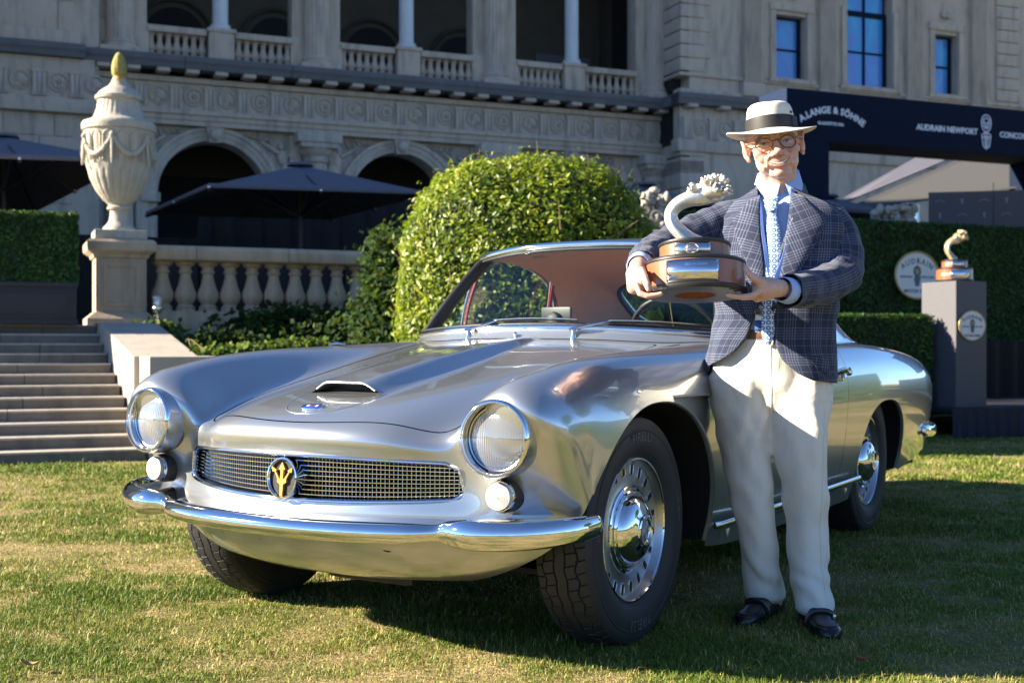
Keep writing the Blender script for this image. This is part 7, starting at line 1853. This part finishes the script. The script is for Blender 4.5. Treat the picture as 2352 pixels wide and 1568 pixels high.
umbrella('grey parasol glimpsed above the tall hedge behind the person\'s shoulder', at(1760, 470, 19.0), at(2080, 492, 20.5), at(1650, 510, 23.0), at(1900, 452, 21.0))
BC = site_thing('dark_infill', 'added black counter in the shade behind the terrace balustrade', 'infill', 3.5, 15.4, TZ); LL = L_(BC)  # black boxes added to keep the gaps between the balusters dark
for k in range(6): m = MB(); m.bx(1.3 + k * .9, 1.3 + k * .9 + .88, 15.2, 15.9, TZ, 2.0, LL, bev=.01); m.ob('front_panel', simple('infill_black', (.010, .009, .009), .8) if k == 0 else bpy.data.materials['infill_black'], BC)
m = MB(); m.bx(1.25, 6.75, 15.15, 15.95, 2.0, 2.05, LL, bev=.008); m.ob('infill_top', M_PANEL, BC)
DR = site_thing('dark_drape', 'black fabric drape hanging under the arches behind the parasols', 'drape', 7, 22, TZ); LL = L_(DR)
m = MB(); P = []
for a in np.linspace(-3, 14, 240): P.append([LL @ Vector((a, 21 + .05 * math.sin(a * 14) + .02 * math.sin(a * 37), z)) for z in (TZ, 2.2, 3.5 if a > 3.0 else 2.7)])
m.grid(P); m.ob('drape_cloth', simple('drape_black', (.012, .011, .011), .9), DR, 60)

# navy gate
GT = site_thing('event_gate', 'navy blue entrance gate with white lettering on its deep beam', 'gate', 12.5, 15.35, 0); LL = L_(GT)
m = MB(); m.bx(10.55, 16.2, 15.0, 15.70, 3.92, 4.66, LL, bev=.006); bm_ = m.ob('beam', M_NAVY, GT, None)
m = MB(); m.bx(10.551, 11.30, 15.003, 15.697, 0, 3.92, LL, bev=.006); m.ob('post', M_NAVY, GT, None)
m = MB(); m.bx(15.45, 16.199, 15.003, 15.697, 0, 3.92, LL, bev=.006); m.ob('post', M_NAVY, GT, None)
m = MB(); m.bx(11.30, 15.45, 15.01, 15.69, 3.912, 3.918, LL); m.ob('beam_soffit', M_VOID, bm_, None)
m = MB(); m.bx(10.540, 10.549, 15.006, 15.694, 0.0, 4.655, LL); m.ob('sunlit_side', simple('sunlit_side_pale', (.62, .57, .60), .7), GT, None)  # sunlight on the navy gate's left side put into a pale colour
def sign_M(a, c, z): return LL @ Matrix.Translation((a, c, z)) @ Matrix.Rotation(R(90), 4, 'X')
def gpos(u, v): return fa(u, v, 14.995)
a, z = gpos(1912, 262); tri_text('A.LANGE & SÖHNE', .138, M_PRINT, 'lettering', bm_, sign_M(a, 14.993, z + .05), .002, curve=1.05, bold=.004, space=1.05)
a, z = gpos(1908, 285); tri_text('GLASHÜTTE I/SA', .060, M_PRINT, 'lettering', bm_, sign_M(a, 14.993, z), .002, bold=.002, space=1.05)
a, z = gpos(2176, 298); tri_text('AUDRAIN NEWPORT', .125, M_PRINT, 'lettering', bm_, sign_M(a, 14.993, z), .002, bold=.004)
a, z = gpos(2335, 313); tri_text('CONCOURS', .125, M_PRINT, 'lettering', bm_, sign_M(a, 14.993, z), .002, bold=.004)
a, z = gpos(2265, 303); SM = sign_M(a, 14.992, z); m = MB()
def lin(pts, r=.010, cl=True): m.tube([SM @ Vector((x * 1.0, y, .0)) for x, y in pts], r, 5, closed=cl)
lin([(-.085, .20), (-.05, .25), (0, .265), (.05, .25), (.085, .20), (.095, .12), (.07, .04), (.03, 0), (-.03, 0), (-.07, .04), (-.095, .12)]); lin([(-.05, .19), (0, .22), (.05, .19), (.055, .12), (.025, .05), (-.025, .05), (-.055, .12)])
lin([(-.03, .14), (-.01, .13)], .012, False); lin([(.03, .14), (.01, .13)], .012, False); lin([(0, .13), (0, .08), (.025, .07), (-.025, .07)], .009, False)
lin([(-.09, -.05), (0, .0), (.09, -.05), (.06, -.23), (0, -.27), (-.06, -.23)]); lin([(0, 0), (0, -.26)], .010, False); lin([(-.085, -.09), (.085, -.09)], .012, False); lin([(-.035, -.02), (-.025, -.25)], .006, False); lin([(.035, -.02), (.025, -.25)], .006, False)
m.ob('lion_emblem', M_PRINT, bm_, 60)

# hedge walls
HW = site_thing('hedge_wall', 'tall dark green artificial hedge wall in shade behind the pedestal', 'hedge', 9.5, 12.2, 0); LL = L_(HW)
for k in range(4): a0 = 6.25 + k * 1.52 ; box_hedge(HW, a0, a0 + 1.505, 12.0, 12.35, .05, 2.41, 2300, .026, LL)
HB = site_thing('hedge_box', 'low dark green clipped hedge in front of the tall hedge wall', 'hedge', 7.2, 9.8, 0); LL = L_(HB)
box_hedge(HB, 5.6, 8.47, 9.6, 9.95, .30, 1.19, 4200, .020, LL); m = MB(); m.bx(5.62, 8.46, 9.62, 9.93, 0, .31, LL); m.ob('hedge_trough', M_PANEL, HB)
SG = site_thing('stage', 'low black stage with pleated navy skirt on the right lawn', 'stage', 10, 9.4, 0); LL = L_(SG)
m = MB(); m.bx(8.36, 13, 9.22, 11.95, .25, .29, LL); m.ob('stage_deck', M_PANEL, SG)
m = MB(); P = []
for a in np.linspace(8.35, 13, 420): P.append([LL @ Vector((a, 9.2 - d * (1 + .6 * math.sin(a * 47 + 1) + .4 * math.sin(a * 97)), z)) for z, d in ((.286, .008), (.20, .012), (.10, .018), (.01, .026))])
m.grid(P); m.ob('stage_skirt', simple('skirt_navy', (.010, .013, .026), .7), SG, 60)
for k, a in enumerate((10.35,)):
    DK = site_thing('black_drape', 'black cloth hanging on the stage at the right edge of the view', 'drape', a, 11.2, .29); LL2 = L_(DK); m = MB(); P = []
    for x in np.linspace(9.75, 13, 160): P.append([LL2 @ Vector((x, 11.2 + .03 * math.sin(x * 22), zz)) for zz in (.29, .6, .95)])
    m.grid(P); m.ob('drape_cloth', bpy.data.materials['drape_black'], DK, 60)
PD = thing('pedestal', 'square grey display pedestal with an oval sign on its front', 'pedestal', fw(8.76, 9.62, .29), R(25)); m = MB(); m.bx(-.20, .20, -.22, .24, 0, 1.235, bev=.004); m.ob('pedestal_body', simple('pedestal_grey', (.085, .085, .10), .65, 0, .1, 30), PD, None)
M_SIGNW = simple('sign_white', (.66, .66, .66), .4); M_SIGNG = simple('sign_gold', (.42, .28, .09), .4, .3); M_SIGNB = simple('sign_ink', (.08, .10, .14), .5)
def oval_sign(name, label, parent_frame, rx, ry, top=None):
    o = thing(name, label, 'sign', parent_frame.translation, 0); o.matrix_world = parent_frame
    m = MB(); m.prism([(rx * math.cos(t), ry * math.sin(t)) for t in np.linspace(0, 2 * math.pi, 56, endpoint=False)], 0, .012); m.ob('sign_face', M_SIGNW, o, 30)
    m = MB(); m.tube([(rx * math.cos(t), ry * math.sin(t), .008) for t in np.linspace(0, 2 * math.pi, 56, endpoint=False)], rx * .045, 8, closed=True); m.ob('gold_rim', M_SIGNG, o, 60)
    k = rx / .30
    tri_text('AUDRAIN', .085 * k, M_SIGNB, 'lettering', o, Matrix.Translation((0, ry * .60, .013)), .001, curve=.36 * k, bold=.002 * k, space=1.35)
    tri_text('NEWPORT          CONCOURS', .036 * k, M_SIGNB, 'lettering', o, Matrix.Translation((0, -.02 * k, .013)), .001, bold=.001 * k)
    tri_text('MOTOR WEEK', .055 * k, M_SIGNB, 'lettering', o, Matrix.Translation((0, -ry * .68, .013)), .001, bold=.0015 * k)
    m = MB(); m.prism([(x * k, y * k) for x, y in ((-.045, .085), (0, .115), (.045, .085), (.055, .03), (.035, -.005), (.045, -.04), (.025, -.12), (-.025, -.12), (-.045, -.04), (-.035, -.005), (-.055, .03))], .012, .014); m.ob('emblem', M_SIGNB, o); m = MB(); m.prism([(x * k, y * k) for x, y in ((-.022, .06), (0, .08), (.022, .06), (.025, .03), (0, .01), (-.025, .03))], .0142, .0155); m.ob('emblem_gold', M_SIGNG, o)
    return o
FR_ = Matrix.Translation(PD.location) @ Matrix.Rotation(R(25), 4, 'Z') @ Matrix.Translation((0, -.222, .80)) @ Matrix.Rotation(R(90), 4, 'X'); oval_sign('oval_sign', 'small oval white sign with gold rim on the grey pedestal', FR_, .170, .145)
FR_ = Matrix.Translation(fw(10.30, 11.96, 1.755)) @ Matrix.Rotation(FA, 4, 'Z') @ Matrix.Rotation(R(90), 4, 'X'); oval_sign('oval_sign', 'larger oval white sign with gold rim on the tall hedge wall', FR_, .33, .285)
T2 = thing('trophy', 'smaller pale gold trophy standing on the grey pedestal', 'trophy', PD.location + Vector((0, 0, 1.236)), R(10)); build_trophy(T2, 1, -.1, M_BRONZE, 0, text=False)
T2.scale = (1.18, 1.18, 1.42)
for ch in T2.children:
    if ch.name.startswith('wooden_drum'):
        V = co(ch.data); rad_ = float(np.max(np.hypot(V[:, 0], V[:, 1]))); zc = float(V[:, 2].mean()); tx = 'CONCOURS WINNER' if rad_ > .13 else 'BEST IN SHOW'
        o = tri_text(tx, .030, M_MARBLE, 'engraved_line', ch, None, .001, space=.95); W_ = co(o.data); rr2 = rad_ + .001 + W_[:, 2]; aa = -.35 + W_[:, 0] / rad_; setco(o.data, np.stack([rr2 * np.sin(aa), -rr2 * np.cos(aa), zc + W_[:, 1]], 1))
# tent canopy and logo wall behind the tall hedge
TN = thing('tent_canopy', 'pale grey tent canopy slanting up behind the navy gate', 'tent', at(2150, 440, 22)); O = Vector(TN.location)
q = [at(1925, 490, 21.5), at(2620, 392, 19.5), at(2660, 335, 26), at(2240, 352, 26.5)]
m = MB(); m.add([p - O for p in q] + [p - O + Vector((0, 0, .03)) for p in q], [(3, 2, 1, 0), (4, 5, 6, 7), (0, 1, 5, 4), (1, 2, 6, 5), (2, 3, 7, 6), (3, 0, 4, 7)]); m.ob('canopy', M_TENT, TN, None)
for k in range(7):
    w = (k + .5) / 7; m = MB(); m.tube([q[0].lerp(q[1], w) - O + Vector((0, 0, -.05)), q[3].lerp(q[2], w) - O + Vector((0, 0, -.05))], .05, 6); m.ob('canopy_beam', M_POLE if k % 2 else M_CANVAS, TN, 60)
m = MB(); m.tube([q[0] - O + Vector((0, -.02, -.02)), q[3] - O + Vector((0, -.02, -.02))], .04, 10); m.ob('edge_rail', M_BRIGHT, TN, 60)
q2 = [at(1905, 476, 22), at(1935, 470, 21.8), at(2215, 352, 27), at(2130, 350, 27.2)]; m = MB(); m.add([p - O for p in q2] + [p - O + Vector((0, 0, .03)) for p in q2], [(3, 2, 1, 0), (4, 5, 6, 7), (0, 1, 5, 4), (1, 2, 6, 5), (2, 3, 7, 6), (3, 0, 4, 7)]); m.ob('side_flap', M_CANVAS, TN, None)
m = MB(); m.tube([p - O for p in (at(2105, 470, 16.8), at(2105, 640, 16.8))], .05, 10); m.ob('tent_pole', M_BRIGHT, TN, 60)
M_LOGO = simple('faint_logo', (.22, .21, .22), .6)
LW = thing('logo_wall', 'dark grey backdrop wall with rows of small white logos behind the hedge', 'backdrop', at(2260, 520, 17.5), R(-12)); m = MB(); m.bx(-.75, 3.0, -.03, .03, -1.2, .50); lwb = m.ob('backdrop_panel', simple('backdrop_grey', (.060, .054, .062), .6), LW, None)
m = MB(); m.bx(.12, .128, -.034, -.028, -1.2, .62); m.ob('panel_joint', M_VOID, lwb, None)
for i in range(10):
    for j in range(3):
        x, z = -.60 + i * .30, .36 - j * .20
        m = MB()
        if (i + j) % 2: m.box((x, -.033, z), (.025, .006, .07)); m.box((x, -.033, z + .03), (.04, .006, .02))
        else: m.tube([(x - .07, -.033, z - .01), (x - .035, -.033, z + .015), (x, -.033, z + .022), (x + .035, -.033, z + .015), (x + .07, -.033, z - .01)], .007, 5)
        m.ob('logo', M_LOGO, lwb, 60)
# carved stones showing over hedge and bush
def carving(name, label, base, seed, w, h, n=26):
    rg = random.Random(seed); o = thing(name, label, 'sculpture', base); m = MB()
    m.bx(-w * .5, w * .5, -.12, .12, -.6, .0, bev=.02); m.ob('block', M_CHEEK, o)
    m = MB()
    for k in range(n):
        x = rg.uniform(-w * .45, w * .45); z = rg.uniform(0, h) * (1 - .5 * abs(x) / w); m.ball((x, rg.uniform(-.10, .06), z), (rg.uniform(.03, .075), .06, rg.uniform(.03, .075)), 9, 7)
    for k in range(5):
        x = rg.uniform(-w * .4, w * .4); z = rg.uniform(.1, h * .8); r = rg.uniform(.05, .08); m.tube([(x + r * math.cos(t) * (1 - t / 9), -.10, z + r * math.sin(t) * (1 - t / 9)) for t in np.linspace(0, 6.5, 16)], .020, 6)
    m.ob('carved_scrolls', M_CHEEK, o, 60)
carving('carved_finial', 'pale carved stone finial of scrolls right of the round bush', at(1503, 530, 13.2), 2, .30, .46)
carving('carved_scroll', 'weathered carved stone scroll lying above the tall hedge wall', at(2050, 505, 15.7), 5, .56, .18, 34)
# ---- the park to the right of the view and behind it, which the paint and chrome mirror
def tree(label, x, y, h, r, seed, n=3800):
    rng = np.random.default_rng(seed); o = thing('tree', label, 'tree', (x, y, 0), 0, 'trees on the right lawn'); m = MB()
    m.tube([(0, 0, 0), (.1, 0, h * .25), (-.05, .1, h * .5), (.1, 0, h * .8)], [.28, .22, .15, .05], 10); m.ob('trunk', M_TWIG, o, 60)
    m = MB()
    for k in range(9):
        a = rng.uniform(0, 6.3); z = h * rng.uniform(.35, .65); e = Vector((math.cos(a) * r * .7, math.sin(a) * r * .7, z + h * .2)); m.tube([(0, 0, z), e * .5 + Vector((0, 0, z * .5)), e], [.09, .06, .02], 6)
    m.ob('limbs', M_TWIG, o, 60)
    c = rng.normal(0, 1, (26, 3)); c /= np.linalg.norm(c, axis=1, keepdims=True); c = c * (r * rng.uniform(.35, .85, (26, 1))) * (1, 1, .75) + (0, 0, h * .68)
    i = rng.integers(0, 26, n); d = rng.normal(0, 1, (n, 3)); d /= np.linalg.norm(d, axis=1, keepdims=True); P = c[i] + d * (r * .36) * rng.uniform(.5, 1, (n, 1))
    leaves('crown', P, d + (-.2, 0, .4), .17, M_TREELEAF, o, .35 + rng.uniform(-.3, .3, n), .6, .6, rng)
tree('broad leafy tree on the lawn right of the stage', 13.5, 12.0, 7.5, 3.0, 31); tree('tall leafy tree on the far right lawn', 19, 17, 9.5, 3.6, 32); tree('spreading leafy tree at the right edge of the lawn', 15.5, 5.5, 7.0, 2.9, 33)
RH = thing('hedge', 'long clipped hedge along the right side of the lawn', 'hedge', (10.2, 9, 0), R(84)); m = MB(); m.bx(-4.5, 4.5, .02, .6, 0, 1.55); m.ob('hedge_body', M_LEAFCORE, RH, None)
n = 9000; u = RNG.uniform(-4.5, 4.5, n); P = np.vstack([np.stack([u, RNG.uniform(-.02, .04, n), RNG.uniform(0, 1.56, n)], 1), np.stack([u[:4000], RNG.uniform(0, .6, 4000), 1.54 + RNG.uniform(-.03, .05, 4000)], 1)]); N = np.vstack([np.tile((0, 1, .4), (n, 1)), np.tile((0, .2, 1), (4000, 1))]).astype(float)
P[:n, 1] = .62 - P[:n, 1]; leaves('foliage', P, N, .05, M_TREELEAF, RH, .4 + RNG.uniform(-.3, .3, len(P)), .6, .6)
rng = np.random.default_rng(77); n = 5200; a = rng.uniform(math.pi * .94, math.pi * 2.04, n); rr3 = rng.uniform(105, 125, n); hh = 4.5 + 3.0 * np.array([mnoise.noise(Vector((q * 9, 0, 0))) for q in a]); P = np.stack([rr3 * np.cos(a), rr3 * np.sin(a), rng.uniform(0, 1, n) ** .8 * hh], 1); N = -P.copy(); N[:, 2] = 60; N /= np.linalg.norm(N, axis=1, keepdims=True)
o = leaves('treeline', P, N, 1.9, M_TREELEAF, None, .2 + rng.uniform(-.2, .2, n), .5, .7, rng); tag(o, 'far line of trees across the park behind the viewer', 'trees', kind='stuff')
# ---- lawn blades, two fallen leaves
def grass_mat():
    t = NT('grass_blade'); t.t.nodes.remove(t.b); at_ = t.n('Attribute', attribute_name='tint'); sp = t.n('SeparateXYZ'); t.l(at_.outputs['Color'], sp.inputs[0])
    c = t.ramp(sp.outputs[0], [(0, (.060, .115, .014)), (.35, (.125, .205, .022)), (.62, (.26, .30, .05)), (.80, (.44, .36, .13)), (1, (.60, .48, .22))])
    d = t.n('BsdfPrincipled'); t.l(c, d.inputs['Base Color']); d.inputs['Roughness'].default_value = .55; d.inputs['Specular IOR Level'].default_value = .3
    tr = t.n('BsdfTranslucent'); t.l(c, tr.inputs[0]); mx = t.n('MixShader'); mx.inputs[0].default_value = .3; t.l(d.outputs[0], mx.inputs[1]); t.l(tr.outputs[0], mx.inputs[2]); t.l(mx.outputs[0], t.out.inputs[0]); return t.m
def fbm(P, sc, oct_=3):
    out = np.zeros(len(P)); amp = 1
    for o in range(oct_): out += amp * np.array([mnoise.noise(Vector((p[0] * sc * 2 ** o + 7.3 * o, p[1] * sc * 2 ** o, .37 * o))) for p in P]); amp *= .55
    return out
def blades(y0, y1, dens, size, width, rng):
    ym = rng.uniform(y0, y1, int((y1 - y0) * dens * (y0 + y1) / 2 * .96)); xm = rng.uniform(-.50, .50, len(ym)) * ym * .90
    P = np.stack([xm, ym], 1)
    f = fbm(P * (.8, 1.1), 1.3); f2 = fbm(P, 5.5, 3)
    keep = rng.uniform(0, 1, len(P)) < np.clip(.66 + 1.0 * f + 1.2 * f2, .16, 1)
    if y1 > 8: keep &= (P @ np.array((-math.sin(FA), math.cos(FA)))) < C0 - .02
    P, f, f2 = P[keep], f[keep], f2[keep]; n = len(P)
    L = size * rng.uniform(.5, 1.3, n) * (1 + .5 * np.clip(f, -.6, .8)) * np.where(rng.uniform(0, 1, n) < .05, 1.9, 1.0); ang = rng.uniform(0, 2 * math.pi, n); lean = rng.uniform(.25, 1.25, n)
    dx, dy = np.cos(ang), np.sin(ang); px, py = -dy, dx; w = width * rng.uniform(.7, 1.3, n)
    b = np.stack([P[:, 0], P[:, 1], np.zeros(n) - .002], 1); side = np.stack([px * w, py * w, np.zeros(n)], 1)
    m1 = b + np.stack([dx * L * .45 * lean * .5, dy * L * .45 * lean * .5, L * .50 / np.sqrt(1 + (lean * .5) ** 2)], 1)
    tp = b + np.stack([dx * L * lean * .8, dy * L * lean * .8, L * .80 / np.sqrt(1 + lean ** 2)], 1)
    V = np.stack([b - side, b + side, m1 + side * .8, m1 - side * .8, tp], 1)
    dry = rng.uniform(0, 1, n) < np.clip(.30 - .45 * f - .35 * f2, .06, .8)
    T = np.where(dry, rng.uniform(.66, 1.0, n), np.clip(.40 - .22 * f + rng.normal(0, .16, n), 0, .68)); return V.reshape(-1, 3), np.repeat(T, 5), n
rng = np.random.default_rng(21); Vs, Ts, nn = [], [], 0
for a in ((2.9, 4.2, 26000, .020, .0013), (4.2, 5.6, 17000, .022, .0016), (5.6, 8.0, 9500, .024, .0021), (8.0, 12.6, 4200, .028, .0030)):
    v, t_, n = blades(*a, rng); Vs.append(v); Ts.append(t_); nn += n
V = np.vstack(Vs); T = np.concatenate(Ts)
me = bpy.data.meshes.new('grass'); me.vertices.add(5 * nn); me.vertices.foreach_set('co', V.ravel()); me.loops.add(7 * nn); me.polygons.add(2 * nn)
base = (np.arange(nn) * 5)[:, None]; me.loops.foreach_set('vertex_index', (base + np.array([0, 1, 2, 3, 3, 2, 4])).ravel().astype(np.int32))
ls = np.stack([np.arange(nn) * 7, np.arange(nn) * 7 + 4], 1).ravel(); me.polygons.foreach_set('loop_start', ls.astype(np.int32)); me.polygons.foreach_set('loop_total', np.tile([4, 3], nn).astype(np.int32))
ca = me.color_attributes.new('tint', 'FLOAT_COLOR', 'POINT'); ca.data.foreach_set('color', np.stack([T, T, T, np.ones_like(T)], 1).astype(np.float32).ravel()); me.update(); me.validate()
GRASS = obj('grass', me, grass_mat()); tag(GRASS, 'short patchy lawn grass with dry straw coloured patches', 'grass', kind='stuff')
for label, u, v, col in (('dry brown fallen leaf on the shaded grass near the person\'s shoe', 1978, 1533, (.30, .08, .03)), ('dry tan fallen leaf on the sunny grass at the lower left', 66, 1545, (.36, .20, .08))):
    d = HC * FPX / (v - YHZ); m = MB(); P = []
    for i in range(9):
        w = i / 8; hw = .011 * math.sin(math.pi * min(1, w * 1.02)) ** .7; P.append([((w - .5) * .055, y * hw, .016 + .010 * (w - .5) ** 2 * 4 + .006 * abs(y)) for y in (-1, -.5, 0, .5, 1)])
    m.grid(P); o = m.ob('fallen_leaf', simple('dry_leaf' + str(u), col, .7, 0, .3, 60), None, 60); o.location = ((u - 1176) / FPX * d, d, .006); o.rotation_euler = (.1, .1, .25 if u > 1000 else -.1); tag(o, label, 'leaf')
